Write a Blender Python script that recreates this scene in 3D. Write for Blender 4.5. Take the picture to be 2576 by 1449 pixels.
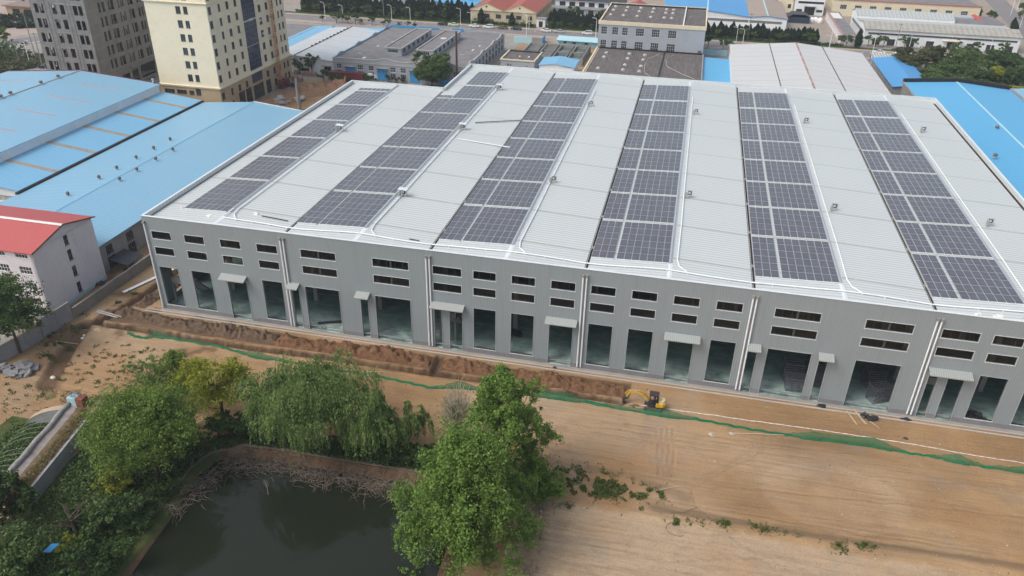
import bpy, math, random
import numpy as np
from mathutils import Matrix, Vector
random.seed(7); rng = np.random.default_rng(11)
for o in list(bpy.data.objects): bpy.data.objects.remove(o)
C = bpy.context.scene.collection
SC = bpy.context.scene

# ---------------------------------------------------------------- camera
cam = bpy.data.cameras.new('camera'); camo = bpy.data.objects.new('camera', cam); C.objects.link(camo)
yaw, pit, rol = math.radians(-12.23), math.radians(29.616), math.radians(1.129)
fwd = Vector((math.sin(yaw)*math.cos(pit), math.cos(yaw)*math.cos(pit), -math.sin(pit)))
rt = Vector((math.cos(yaw), -math.sin(yaw), 0)); up = rt.cross(fwd)
r2 = rt*math.cos(rol)+up*math.sin(rol); u2 = -rt*math.sin(rol)+up*math.cos(rol)
M4 = Matrix.Identity(4)
for i in range(3): M4[i][0], M4[i][1], M4[i][2] = r2[i], u2[i], -fwd[i]
M4.translation = Vector((83.403, -100.113, 70.93)); camo.matrix_world = M4
cam.sensor_width = 36; cam.lens = 36*1970.468/2576; cam.clip_start = 1; cam.clip_end = 3000
SC.camera = camo

# ---------------------------------------------------------------- world, sun, exposure (bright overcast)
W = bpy.data.worlds.new('World'); SC.world = W; W.use_nodes = True
nt = W.node_tree; bg = nt.nodes['Background']
sky = nt.nodes.new('ShaderNodeTexSky'); sky.sky_type = 'NISHITA'; sky.sun_disc = False
SUN_EL, SUN_AZ = math.radians(52), math.radians(232)   # azimuth clockwise from +Y: light arrives from the front left
sky.sun_elevation = SUN_EL; sky.sun_rotation = SUN_AZ; sky.air_density = 1.2; sky.dust_density = 5; sky.ozone_density = 1.5
hsv = nt.nodes.new('ShaderNodeHueSaturation'); hsv.inputs['Saturation'].default_value = 0.62
nt.links.new(sky.outputs[0], hsv.inputs['Color']); nt.links.new(hsv.outputs[0], bg.inputs[0]); bg.inputs[1].default_value = 0.145
sl = bpy.data.lights.new('sun', 'SUN'); sl.energy = .8; sl.angle = math.radians(22); sl.color = (1, .97, .93)
so = bpy.data.objects.new('sun', sl); C.objects.link(so)
sd = Vector((math.sin(SUN_AZ)*math.cos(SUN_EL), math.cos(SUN_AZ)*math.cos(SUN_EL), math.sin(SUN_EL)))
so.rotation_euler = sd.to_track_quat('Z', 'Y').to_euler(); so.location = (0, 0, 150)
SC.view_settings.view_transform = 'Standard'; SC.view_settings.look = 'None'
SC.view_settings.exposure = 0.42; SC.view_settings.gamma = 1
SC.render.engine = 'CYCLES'
SC.cycles.max_bounces = 6; SC.cycles.diffuse_bounces = 3; SC.cycles.glossy_bounces = 2; SC.cycles.transparent_max_bounces = 12
SC.cycles.volume_bounces = 0; SC.cycles.caustics_reflective = False; SC.cycles.caustics_refractive = False

# ---------------------------------------------------------------- materials
def lin(c):
    return tuple((x/12.92 if x <= .04045 else ((x+.055)/1.055)**2.4) for x in c)
class NM:
    """small node helper"""
    def __init__(s, name, rough=.6, spec=.5, metal=0.):
        s.m = bpy.data.materials.new(name); s.m.use_nodes = True; s.t = s.m.node_tree; s.b = s.t.nodes['Principled BSDF']
        s.b.inputs['Roughness'].default_value = rough; s.b.inputs['Metallic'].default_value = metal
        s.b.inputs['Specular IOR Level'].default_value = spec
    def n(s, k, **kw):
        x = s.t.nodes.new(k)
        for a, v in kw.items(): setattr(x, a, v)
        return x
    def l(s, a, b): s.t.links.new(a, b)
    def pos(s): return s.n('ShaderNodeNewGeometry').outputs['Position']
    def xyz(s, v):
        x = s.n('ShaderNodeSeparateXYZ'); s.l(v, x.inputs[0]); return x.outputs
    def math(s, op, a, b=None, clamp=False):
        x = s.n('ShaderNodeMath', operation=op, use_clamp=clamp)
        for i, v in enumerate((a, b)):
            if v is None: continue
            if isinstance(v, (int, float)): x.inputs[i].default_value = v
            else: s.l(v, x.inputs[i])
        return x.outputs[0]
    def noise(s, scale, detail=4, rough=.6, vec=None, stretch=None, off=0.):
        v = vec or s.pos()
        if stretch or off:
            mp = s.n('ShaderNodeMapping'); mp.inputs['Scale'].default_value = stretch or (1, 1, 1)
            mp.inputs['Location'].default_value = (off, off*.7, off*.3); s.l(v, mp.inputs[0]); v = mp.outputs[0]
        x = s.n('ShaderNodeTexNoise'); x.inputs['Scale'].default_value = scale; x.inputs['Detail'].default_value = detail
        x.inputs['Roughness'].default_value = rough; s.l(v, x.inputs['Vector']); return x.outputs['Fac']
    def ramp(s, f, stops):
        x = s.n('ShaderNodeValToRGB'); e = x.color_ramp.elements
        while len(e) < len(stops): e.new(.5)
        for el, (p, c) in zip(e, stops): el.position = p; el.color = (*c, 1) if len(c) == 3 else c
        s.l(f, x.inputs[0]); return x.outputs[0]
    def mix(s, f, a, b, mode='MIX'):
        x = s.n('ShaderNodeMix', data_type='RGBA', blend_type=mode)
        for i, v in ((0, f), (6, a), (7, b)):
            if isinstance(v, (int, float)): x.inputs[i].default_value = v
            elif isinstance(v, tuple): x.inputs[i].default_value = (*v, 1)
            else: s.l(v, x.inputs[i])
        return x.outputs[2]
    def col(s, c):
        if isinstance(c, tuple): s.b.inputs['Base Color'].default_value = (*c, 1)
        else: s.l(c, s.b.inputs['Base Color'])
        return s
    def bump(s, h, strength=.5, dist=.05):
        x = s.n('ShaderNodeBump'); x.inputs['Strength'].default_value = strength; x.inputs['Distance'].default_value = dist
        s.l(h, x.inputs['Height']); s.l(x.outputs[0], s.b.inputs['Normal']); return s

def plain(name, c, rough=.6, spec=.4, metal=0., var=.12, scale=1.2):
    k = NM(name, rough, spec, metal); f = k.noise(scale, 5)
    d = tuple(x*(1-var) for x in c); u = tuple(min(1, x*(1+var)) for x in c)
    k.col(k.ramp(f, [(.3, d), (.7, u)])); return k.m
def sheet(name, c, axis=1, pitch=.45, seam=.5, rough=.42, grime=(.30, .27, .22), gamt=.25, seams=None, spec=.5, lines=None, linecol=(.5, .47, .38), stretch=None):
    """ribbed metal sheet: ribs repeat along axis, joints are darker, faint dirt runs along the ribs"""
    k = NM(name, rough, spec); p = k.pos(); X = k.xyz(p)
    t = k.math('FRACT', k.math('MULTIPLY', X[axis], 1/pitch))
    tri = k.math('PINGPONG', k.math('MULTIPLY', t, 1.), .5)
    rib = k.math('GREATER_THAN', tri, .40)
    joint = k.math('LESS_THAN', tri, .07)
    st = stretch or ((.12, 1.2, 1.2) if axis == 1 else ((1.2, .12, 1.2) if axis == 0 else (1, 1, 1)))
    big = k.noise(.09, 4, .6); run = k.noise(1.3, 5, .65, stretch=st)
    base = k.mix(k.math('MULTIPLY', k.math('SUBTRACT', big, .35, True), .5, True), c, tuple(x*.86 for x in c))
    base = k.mix(k.math('MULTIPLY', k.math('MULTIPLY', k.math('SUBTRACT', run, .5, True), 3, True), gamt), base, grime)
    base = k.mix(k.math('MULTIPLY', joint, seam), base, tuple(x*.40 for x in c)); base = k.mix(k.math('MULTIPLY', rib, .10 if axis == 0 and pitch < .4 else .26), base, tuple(min(1, x*1.25) for x in c))
    if lines:      # lap joints across the sheets: (axis, start, period, width, end)
        ax, s0, per, w = lines
        g = k.math('FRACT', k.math('MULTIPLY', k.math('SUBTRACT', X[ax], s0), 1/per))
        ln = k.math('LESS_THAN', g, w/per); ns = k.math('GREATER_THAN', k.noise(1.7, 4, .7), .38)
        base = k.mix(k.math('MULTIPLY', k.math('MULTIPLY', ln, ns), .85), base, linecol)
        base = k.mix(k.math('MULTIPLY', k.math('LESS_THAN', g, .10/per), .6), base, tuple(x*.5 for x in c))
    k.col(base); k.bump(k.math('ADD', rib, k.math('MULTIPLY', run, .2)), .55, .04); return k.m

MT = {}
MT['roof_main'] = sheet('white_roof_sheet', (.52, .555, .55), 1, .76, .75, .38, (.46, .43, .34), .28, lines=(1, 7.2, 12.05, .38), linecol=(.34, .33, .27))
MT['roof_trim'] = plain('pale_metal_trim', (.64, .68, .69), .38, .5, 0, .06)
MT['parapet_in'] = sheet('white_parapet_sheet', (.60, .64, .645), 1, .9, .3, .4)
MT['clad'] = sheet('grey_green_cladding', (.275, .315, .330), 0, .36, .24, .45, (.20, .20, .185), .38, stretch=(1.4, 1, .07))
MT['canopy'] = sheet('pale_canopy_sheet', (.34, .365, .35), 0, .3, .6, .45)
MT['blue'] = sheet('pale_blue_roof_sheet', (.21, .42, .58), 1, .76, .6, .45, (.34, .40, .40), .7)
MT['blue2'] = sheet('mid_blue_roof_sheet', (.18, .42, .62), 1, .76, .65, .45, (.24, .34, .42), .35)
MT['blue3'] = sheet('bright_blue_roof_sheet', (.10, .38, .63), 1, .9, .4, .5, (.16, .33, .5), .2)
MT['blue4'] = sheet('deep_blue_roof_sheet', (.075, .30, .59), 0, .6, .25, .5, (.12, .28, .45), .2)
MT['red'] = sheet('red_roof_sheet', (.45, .085, .08), 0, .6, .5, .5, (.40, .16, .13), .3)
MT['redtile'] = sheet('red_tile_roof', (.36, .09, .06), 0, .5, .5, .7, (.25, .12, .08), .7)
MT['whiteroof'] = sheet('weathered_white_roof_sheet', (.55, .555, .545), 1, .55, .4, .5, (.42, .38, .33), .45, lines=(1, 147.5, 6.4, .3), linecol=(.40, .36, .30))
MT['whiteroof2'] = sheet('patched_white_roof_sheet', (.50, .53, .545), 1, .6, .3, .5, (.38, .36, .34), .5, lines=(1, 149.5, 9.3, .3), linecol=(.35, .33, .3))
MT['oldroof'] = sheet('rusty_corrugated_roof', (.36, .35, .31), 0, 2.1, .5, .6, (.25, .15, .09), 1., stretch=(.16, .5, 1))
MT['oldroof2'] = sheet('grey_corrugated_roof', (.41, .44, .43), 0, 1.6, .5, .6, (.35, .28, .21), .45)
MT['brownroof'] = sheet('brown_corrugated_roof', (.33, .27, .22), 1, 1.4, .45, .7, (.2, .15, .11), .6)
def concrete(name, c, var=.25, rough=.85, bands=None):
    k = NM(name, rough, .3); a = k.noise(.35, 6, .65); b = k.noise(4, 5, .7, stretch=(1, 1, .35))
    base = k.ramp(a, [(.25, tuple(x*(1-var) for x in c)), (.75, tuple(min(1, x*(1+var)) for x in c))])
    base = k.mix(k.math('MULTIPLY', k.math('SUBTRACT', b, .52, True), 1.6, True), base, tuple(x*.6 for x in c))
    if bands:
        X = k.xyz(k.pos()); g = k.math('FRACT', k.math('MULTIPLY', X[2], 1/bands))
        base = k.mix(k.math('MULTIPLY', k.math('LESS_THAN', g, .1), .35), base, tuple(x*1.35 for x in c))
    k.col(base); k.bump(b, .3, .03); return k.m
MT['conc'] = concrete('grey_concrete', (.27, .265, .255))
MT['blockwork'] = concrete('raw_grey_blockwork', (.205, .20, .192), .22, .9, bands=3.6)
MT['plinth'] = concrete('mauve_grey_plinth', (.225, .22, .225), .15)
MT['cream'] = concrete('cream_painted_render', (.76, .68, .50), .06, .8)
MT['cream_side'] = MT['cream']
MT['tanstone'] = concrete('tan_stone_cladding', (.42, .32, .20), .12, .8)
MT['pinkwhite'] = concrete('pale_pink_white_render', (.68, .65, .675), .08, .8)
MT['white'] = concrete('white_render', (.74, .76, .77), .1, .7)
MT['greyblue'] = concrete('grey_blue_render', (.36, .39, .425), .08, .8)
MT['yellowband'] = concrete('pale_yellow_render', (.70, .62, .45), .08, .8)
MT['stainedyellow'] = concrete('stained_yellow_render', (.52, .45, .31), .22, .8)
MT['tarroof'] = (lambda k: (k.col(k.mix(k.math('MULTIPLY', k.math('LESS_THAN', k.math('FRACT', k.math('MULTIPLY', k.xyz(k.pos())[0], .9)), .07), .6), k.ramp(k.noise(.8, 7, .7, stretch=(1.2, .25, 1)), [(.3, (.085, .075, .07)), (.55, (.14, .125, .12)), (.75, (.22, .20, .185))]), (.05, .045, .04))), k.m)[1])(NM('dark_felt_roof', .9, .2))
MT['greyroof'] = (lambda k: (k.col(k.mix(k.math('MULTIPLY', k.math('LESS_THAN', k.math('FRACT', k.math('MULTIPLY', k.xyz(k.pos())[1], .13)), .03), .7), k.ramp(k.noise(.35, 7, .75), [(.3, (.13, .13, .14)), (.52, (.20, .195, .20)), (.75, (.27, .245, .23))]), (.09, .09, .09))), k.m)[1])(NM('grey_patched_roof', .9, .2))
MT['glass'] = (lambda k: (k.col(k.ramp(k.noise(.6, 3), [(.3, (.014, .018, .022)), (.7, (.035, .042, .048))])), k.m)[1])(NM('dark_window_glass', .08, .6))
MT['curtain'] = (lambda k: (k.col(k.ramp(k.noise(.5, 3), [(.3, (.012, .028, .06)), (.7, (.025, .05, .10))])), k.m)[1])(NM('blue_curtain_glass', .12, .6))
MT['frame'] = plain('white_window_frame', (.62, .64, .65), .4)
MT['frame_mid'] = plain('grey_window_bar', (.06, .065, .07), .5)
MT['frame_dark'] = plain('dark_window_frame', (.10, .10, .11), .4)
MT['whitepipe'] = plain('white_plastic_pipe', (.80, .82, .83), .3, .5, 0, .04)
MT['galv'] = plain('galvanised_steel', (.55, .58, .60), .35, .5, .5, .1, 3)
MT['steel_dark'] = plain('dark_grey_steel', (.055, .055, .065), .5, .5, .3, .2, 2)
MT['black'] = plain('black_rubber', (.02, .02, .022), .6, .3, 0, .3, 3)
MT['bluepaint'] = plain('blue_door_paint', (.05, .30, .62), .5)
MT['ltblue'] = plain('pale_blue_paint', (.38, .60, .66), .6, .4, 0, .1)
MT['ventbrown'] = plain('dusty_brown_steel', (.17, .13, .11), .7, .3, 0, .25, 3)
MT['rust'] = plain('rusty_steel', (.10, .05, .035), .7, .3, 0, .3, 2)
MT['maroon'] = sheet('maroon_container_steel', (.17, .025, .04), 0, .3, .5, .5, (.2, .06, .05), .3)
MT['timber'] = plain('weathered_timber', (.48, .38, .25), .8, .3, 0, .15, 4)
MT['whitestuff'] = plain('crumpled_white_plastic', (.66, .64, .60), .7, .3, 0, .15, 4)
MT['orange'] = plain('orange_lattice_paint', (.50, .20, .06), .6)
MT['cratebrown'] = plain('brown_board', (.33, .20, .13), .8)
MT['gutterdark'] = plain('rusty_dark_gutter', (.045, .032, .028), .8, .2, 0, .4, 2)
MT['solar'] = None
# solar cells: dark blue grey cells, thin busbar lines, mid joint
def solar():
    k = NM('solar_cells', .16, .5); tc = k.n('ShaderNodeTexCoord').outputs['Object']; X = k.xyz(tc)
    oi = k.n('ShaderNodeObjectInfo').outputs['Random']
    gx = k.math('LESS_THAN', k.math('FRACT', k.math('MULTIPLY', X[0], 1/.182)), .05)
    mid = k.math('LESS_THAN', k.math('ABSOLUTE', X[1]), .022)
    base = k.ramp(oi, [(0, (.058, .064, .084)), (.5, (.070, .073, .088)), (1, (.064, .078, .098))])
    base = k.mix(k.math('MULTIPLY', gx, .35), base, (.16, .17, .19)); base = k.mix(k.math('MULTIPLY', mid, .8), base, (.22, .23, .26))
    dust = k.noise(.5, 5, .6); base = k.mix(k.math('MULTIPLY', dust, .28), base, (.24, .22, .21))
    k.col(base); return k.m
MT['solar'] = solar()
MT['alu'] = plain('aluminium_frame', (.58, .60, .63), .35, .5, .35, .05)
def leafmat(name, a, b, c=None, trans=.25):
    k = NM(name, .6, .25); at = k.n('ShaderNodeAttribute', attribute_name='tint'); oi = k.n('ShaderNodeObjectInfo').outputs['Random']
    base = k.ramp(at.outputs['Fac'], [(0, a), (.6, b), (1, c or b)])
    base = k.mix(k.math('MULTIPLY', oi, .25), base, tuple(x*.72 for x in a)); k.col(base)
    tr = k.n('ShaderNodeBsdfTranslucent'); k.l(base, tr.inputs[0]); mx = k.n('ShaderNodeMixShader'); mx.inputs[0].default_value = trans
    k.l(k.b.outputs[0], mx.inputs[1]); k.l(tr.outputs[0], mx.inputs[2]); k.l(mx.outputs[0], k.t.nodes['Material Output'].inputs[0]); return k.m
MT['lf_poplar'] = leafmat('poplar_leaves', (.08, .15, .03), (.175, .285, .055), (.31, .43, .10))
MT['lf_willow'] = leafmat('willow_leaves', (.085, .145, .038), (.19, .28, .08), (.31, .41, .13))
MT['lf_big'] = leafmat('bright_leaves', (.09, .15, .03), (.19, .28, .055), (.32, .42, .10))
MT['lf_yellow'] = leafmat('yellow_green_leaves', (.15, .19, .022), (.32, .35, .04), (.5, .5, .07))
MT['lf_dark'] = leafmat('dark_leaves', (.03, .065, .018), (.065, .115, .032), (.115, .18, .05))
MT['lf_olive'] = leafmat('olive_leaves', (.06, .075, .03), (.10, .115, .045), (.15, .13, .06))
MT['lf_cyp'] = leafmat('cypress_leaves', (.012, .03, .014), (.022, .045, .02), (.035, .065, .028), .1)
MT['lf_mid'] = leafmat('mid_green_leaves', (.05, .095, .028), (.105, .17, .05), (.18, .26, .08))
MT['lf_grass'] = leafmat('grass_blades', (.05, .09, .02), (.09, .14, .03), (.2, .19, .07))
MT['lf_dry'] = leafmat('dry_grass_blades', (.16, .12, .05), (.22, .17, .08), (.12, .15, .04))
MT['bark'] = plain('grey_brown_bark', (.10, .075, .055), .9, .2, 0, .3, 3)
MT['twig'] = plain('dead_grey_twigs', (.20, .16, .125), .9, .2, 0, .3, 2)
MT['palebark'] = plain('pale_twigs', (.33, .30, .22), .9, .2, 0, .2, 3)

# ---------------------------------------------------------------- mesh and object helpers
class MB:
    def __init__(s): s.v = []; s.f = []; s.mi = []; s.m = 0
    def add(s, vs, fs):
        b = len(s.v); s.v += [tuple(v) for v in vs]
        for f in fs: s.f.append(tuple(b+i for i in f)); s.mi.append(s.m)
        return s
    def box(s, x0, x1, y0, y1, z0, z1):
        return s.add([(x0,y0,z0),(x1,y0,z0),(x1,y1,z0),(x0,y1,z0),(x0,y0,z1),(x1,y0,z1),(x1,y1,z1),(x0,y1,z1)],
                     [(0,3,2,1),(4,5,6,7),(0,1,5,4),(1,2,6,5),(2,3,7,6),(3,0,4,7)])
    def obox(s, c, d, hw, hh, hl):
        """box with its length along d"""
        d = Vector(d).normalized(); a = Vector((0,0,1)) if abs(d.z) < .95 else Vector((1,0,0))
        u = d.cross(a).normalized(); w = u.cross(d); c = Vector(c); vs = []
        for k in (-1, 1):
            for i, j in ((-1,-1),(1,-1),(1,1),(-1,1)): vs.append(c+d*hl*k+u*hw*i+w*hh*j)
        return s.add(vs, [(0,3,2,1),(4,5,6,7),(0,1,5,4),(1,2,6,5),(2,3,7,6),(3,0,4,7)])
    def bar(s, a, b, hw, hh=None):
        a, b = Vector(a), Vector(b); return s.obox((a+b)/2, b-a, hw, hh or hw, (b-a).length/2)
    def tube(s, pts, r, n=6, cap=True):
        pts = [Vector(p) for p in pts]; rs = r if isinstance(r, (list, tuple)) else [r]*len(pts); base = len(s.v)
        for i, p in enumerate(pts):
            d = (pts[min(i+1, len(pts)-1)]-pts[max(i-1, 0)])
            d = d.normalized() if d.length > 1e-9 else Vector((0,0,1)); a = Vector((0,0,1)) if abs(d.z) < .9 else Vector((1,0,0))
            u = d.cross(a).normalized(); w = d.cross(u)
            for k in range(n):
                t = 2*math.pi*k/n; s.v.append(tuple(p+u*math.cos(t)*rs[i]+w*math.sin(t)*rs[i]))
        for i in range(len(pts)-1):
            for k in range(n):
                s.f.append((base+i*n+k, base+i*n+(k+1)%n, base+(i+1)*n+(k+1)%n, base+(i+1)*n+k)); s.mi.append(s.m)
        if cap:
            s.f.append(tuple(base+k for k in range(n))[::-1]); s.mi.append(s.m)
            e = base+(len(pts)-1)*n; s.f.append(tuple(e+k for k in range(n))); s.mi.append(s.m)
        return s
    def prism(s, prof, axis, a, b):
        """extrude a closed 2D profile from a to b; axis 'y': profile (x,z), 'x': profile (y,z), 'z': profile (x,y)"""
        n = len(prof); P = {'y': lambda p, t: (p[0], t, p[1]), 'x': lambda p, t: (t, p[0], p[1]), 'z': lambda p, t: (p[0], p[1], t)}[axis]
        vs = [P(p, a) for p in prof]+[P(p, b) for p in prof]
        return s.add(vs, [tuple(range(n))[::-1], tuple(range(n, 2*n))]+[(i, (i+1)%n, n+(i+1)%n, n+i) for i in range(n)])
    def lathe(s, c, prof, n=12):
        b = len(s.v); c = Vector(c)
        for r, z in prof:
            for k in range(n): t = 2*math.pi*k/n; s.v.append((c.x+r*math.cos(t), c.y+r*math.sin(t), c.z+z))
        for i in range(len(prof)-1):
            for k in range(n): s.f.append((b+i*n+k, b+i*n+(k+1)%n, b+(i+1)*n+(k+1)%n, b+(i+1)*n+k)); s.mi.append(s.m)
        s.f.append(tuple(b+(len(prof)-1)*n+k for k in range(n))); s.mi.append(s.m); return s
    def holes(s, face, x0, x1, z0, z1, at, hl, depth=.25):
        """wall sheet with real openings. face S/N: x range at y=at; E/W: y range at x=at; reveals run inwards"""
        us = sorted({x0, x1, *[min(max(h[0], x0), x1) for h in hl], *[min(max(h[1], x0), x1) for h in hl]})
        vs = sorted({z0, z1, *[min(max(h[2], z0), z1) for h in hl], *[min(max(h[3], z0), z1) for h in hl]})
        inw = {'S': 1, 'N': -1, 'E': -1, 'W': 1}[face]
        P = (lambda u, v, d: (u, at+inw*d, v)) if face in 'SN' else (lambda u, v, d: (at+inw*d, u, v))
        flip = face in 'NW'
        def q(a, b, c, d): s.add([a, b, c, d], [(3,2,1,0) if flip else (0,1,2,3)])
        for i in range(len(us)-1):
            for j in range(len(vs)-1):
                um, vm = (us[i]+us[i+1])/2, (vs[j]+vs[j+1])/2
                if any(h[0] < um < h[1] and h[2] < vm < h[3] for h in hl): continue
                q(P(us[i], vs[j], 0), P(us[i+1], vs[j], 0), P(us[i+1], vs[j+1], 0), P(us[i], vs[j+1], 0))
        for a, b, c, d in hl:
            a, b, c, d = max(a, x0), min(b, x1), max(c, z0), min(d, z1)
            if b <= a or d <= c: continue
            q(P(a,c,0), P(a,d,0), P(a,d,depth), P(a,c,depth)); q(P(b,d,0), P(b,c,0), P(b,c,depth), P(b,d,depth))
            q(P(a,d,0), P(b,d,0), P(b,d,depth), P(a,d,depth)); q(P(b,c,0), P(a,c,0), P(a,c,depth), P(b,c,depth))
        return s
    def mesh(s, name, mats, o=(0,0,0), smooth=False):
        me = bpy.data.meshes.new(name); o = Vector(o)
        me.from_pydata([(v[0]-o.x, v[1]-o.y, v[2]-o.z) for v in s.v], [], s.f)
        for m in (mats if isinstance(mats, (list, tuple)) else [mats]): me.materials.append(MT[m] if isinstance(m, str) else m)
        if any(s.mi): me.polygons.foreach_set('material_index', s.mi)
        if smooth: me.polygons.foreach_set('use_smooth', [True]*len(s.f))
        me.update(); return me
WP = {}
def wpos(o): return WP[o.name] if o else Vector((0,0,0))
def put(name, me, parent=None, at=(0,0,0)):
    o = bpy.data.objects.new(name, me); C.objects.link(o); at = Vector(at)
    if parent: o.parent = parent; o.location = at-wpos(parent)
    else: o.location = at
    WP[o.name] = at; return o
def part(name, mb, mats, parent, at=None, smooth=False, label=None):
    at = Vector(at) if at is not None else wpos(parent)
    o = put(name, mb.mesh(name, mats, at, smooth), parent, at)
    if label: o['label'] = label
    return o
def inst(src, name, parent, at):
    return put(name, src.data, parent, at)
def tag(o, label=None, cat=None, group=None, kind=None):
    if label: o['label'] = label
    if cat: o['category'] = cat
    if group: o['group'] = group
    if kind: o['kind'] = kind
    return o
def thing(name, label, cat, loc, group=None):
    o = put(name, None, None, loc); o.empty_display_size = .5; return tag(o, label, cat, group)
def solo(name, mb, mats, label, cat, group=None, at=None, smooth=False):
    if at is None:
        a = np.array(mb.v); at = (float(a[:,0].mean()), float(a[:,1].mean()), float(a[:,2].min()))
    return tag(put(name, mb.mesh(name, mats, at, smooth), None, at), label, cat, group)
def struct(name, mb, mats, kind='structure', smooth=False): return tag(put(name, mb.mesh(name, mats, (0,0,0), smooth)), kind=kind)
def copytree(o, parent=None):
    c = o.copy(); C.objects.link(c); c.parent = parent
    for ch in list(o.children): copytree(ch, c)
    return c
# ---------------------------------------------------------------- ground
_g = [np.random.default_rng(k).random((256, 256)) for k in range(4)]
def vn(x, y, s, k=0):
    x = np.asarray(x)*s+37.3; y = np.asarray(y)*s+91.7; xi = np.floor(x).astype(int); yi = np.floor(y).astype(int); fx = x-xi; fy = y-yi
    fx = fx*fx*(3-2*fx); fy = fy*fy*(3-2*fy); g = _g[k]
    a = g[xi%256, yi%256]; b = g[(xi+1)%256, yi%256]; c = g[xi%256, (yi+1)%256]; d = g[(xi+1)%256, (yi+1)%256]
    return (a*(1-fx)+b*fx)*(1-fy)+(c*(1-fx)+d*fx)*fy-.5
def fbm(x, y, s, n=4, k=0): return sum(vn(x, y, s*2**i, (k+i)%4)/1.8**i for i in range(n))
POND = [(29.6,-62),(29.2,-52),(28.6,-44),(28.2,-39),(27.6,-34.5),(28.6,-31.2),(31.5,-29.2),(36,-28.9),(45,-28.8),(56.5,-28.6),(61.5,-29.4),(63.6,-34),(63.8,-44),(64.5,-62)]
def sdpoly(x, y, P):
    x = np.asarray(x, float); y = np.asarray(y, float); d = np.full(x.shape, 1e9); ins = np.zeros(x.shape, bool)
    for (ax, ay), (bx, by) in zip(P, P[1:]+P[:1]):
        ex, ey = bx-ax, by-ay; t = np.clip(((x-ax)*ex+(y-ay)*ey)/(ex*ex+ey*ey), 0, 1)
        d = np.minimum(d, np.hypot(x-ax-t*ex, y-ay-t*ey))
        c = ((ay > y) != (by > y)) & (x < (bx-ax)*(y-ay)/((by-ay) if by != ay else 1e-9)+ax); ins ^= c
    return np.where(ins, -d, d)
def seg(x, y, a, b):
    ex, ey = b[0]-a[0], b[1]-a[1]; t = np.clip(((x-a[0])*ex+(y-a[1])*ey)/(ex*ex+ey*ey), 0, 1); return np.hypot(x-a[0]-t*ex, y-a[1]-t*ey)
def pl(x, y, P):
    d = seg(x, y, P[0], P[1])
    for a, b in zip(P[1:], P[2:]): d = np.minimum(d, seg(x, y, a, b))
    return d
sm = lambda v, a, b: np.clip((v-a)/(b-a), 0, 1)**2*(3-2*np.clip((v-a)/(b-a), 0, 1))
TR = [(-9.5,-8.2),(-7.7,-7.3),(8,-7.4),(21,-7.8),(33,-7.2),(51,-7.4),(59.5,-7.1),(79.6,-7.3)]
TR2 = [(51.2,-7.2),(50.7,-2.9)]; TR3 = [(-7.5,-7.2),(-6.4,-1.6),(-5.6,4),(-4.8,16)]
DITCH = [(-3.4,-23.4),(-4.6,-20.5),(-6.8,-15.5),(-8.6,-10.5),(-9.1,-8.6)]; DITCH2 = [(-3,-23.5),(1.4,-23.8),(8,-23.8),(18,-23.6)]
EDGE = [(85,-27.8),(91,-28.0),(103,-27.9),(115,-27.4),(140,-26.6)]
def H(x, y):
    x = np.asarray(x, float); y = np.asarray(y, float)
    z = .16*fbm(x, y, .09, 3)+.05*fbm(x, y, .8, 3, 1)
    wob = .25*vn(x, y, .5, 2)
    near = sm(y, -1.6, -2.6)                     # flat next to the building
    z = z*near
    z = z-.85*(1-sm(pl(x, y, TR)+wob*.6, .28, .62))-.8*(1-sm(pl(x, y, TR2)+wob*.5, .3, .65))-.8*(1-sm(pl(x, y, TR3)+wob*.5, .3, .65))
    z = z-.7*(1-sm(pl(x, y, DITCH)+wob, .8, 1.6))-.45*(1-sm(pl(x, y, DITCH2)+wob, .1, .7))
    z = z+.25*(1-sm(np.abs(pl(x, y, TR)-.9)+wob, .0, .55))*(x < 80)
    d = sdpoly(x, y, POND)+wob*.5; z = z-2.4*(1-sm(d, -2.2, .25))-.25*(1-sm(d, 0, 3))*(x < 30)
    lo = (y < -28.3)*sm(x, 68, 80); z = z-.28*lo*sm(-y, 28, 29.2)+.18*(1-sm(pl(x, y, EDGE), .2, .8))*(x > 84)
    z = z+1.1*sm(-18-x, 0, 8)*0
    return z
def axis(segs):
    out = []
    for a, b, st in segs: out += list(np.arange(a, b, st))
    out.append(segs[-1][1]); return np.array(out)
xs = axis([(-900,-200,50),(-200,-40,8),(-40,-16,1),(-16,140,.36),(140,160,2),(160,420,10),(420,1200,60)])
ys = axis([(-300,-66,20),(-66,-30,.42),(-30,-11,.24),(-11,-2.5,.2),(-2.5,0,.5),(0,20,1),(20,240,10),(240,1500,60)])
XX, YY = np.meshgrid(xs, ys); Z = H(XX, YY)
inr = (XX > -40) & (XX < 150) & (YY > -66) & (YY < 18); Z = np.where(inr, Z, 0.)
Z = np.where((YY > -1.6) & (XX > -2.5), np.minimum(Z, 0)*0, Z)
gm = bpy.data.meshes.new('ground'); nx, ny = len(xs), len(ys)
co = np.stack([XX, YY, Z], -1).reshape(-1, 3); gm.vertices.add(len(co)); gm.vertices.foreach_set('co', co.ravel())
i = np.arange(nx-1)[None, :]+nx*np.arange(ny-1)[:, None]; q = np.stack([i, i+1, i+1+nx, i+nx], -1).reshape(-1, 4)
gm.loops.add(q.size); gm.loops.foreach_set('vertex_index', q.ravel()); gm.polygons.add(len(q))
gm.polygons.foreach_set('loop_start', np.arange(len(q))*4); gm.polygons.foreach_set('use_smooth', np.ones(len(q), bool)); gm.update()
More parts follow.
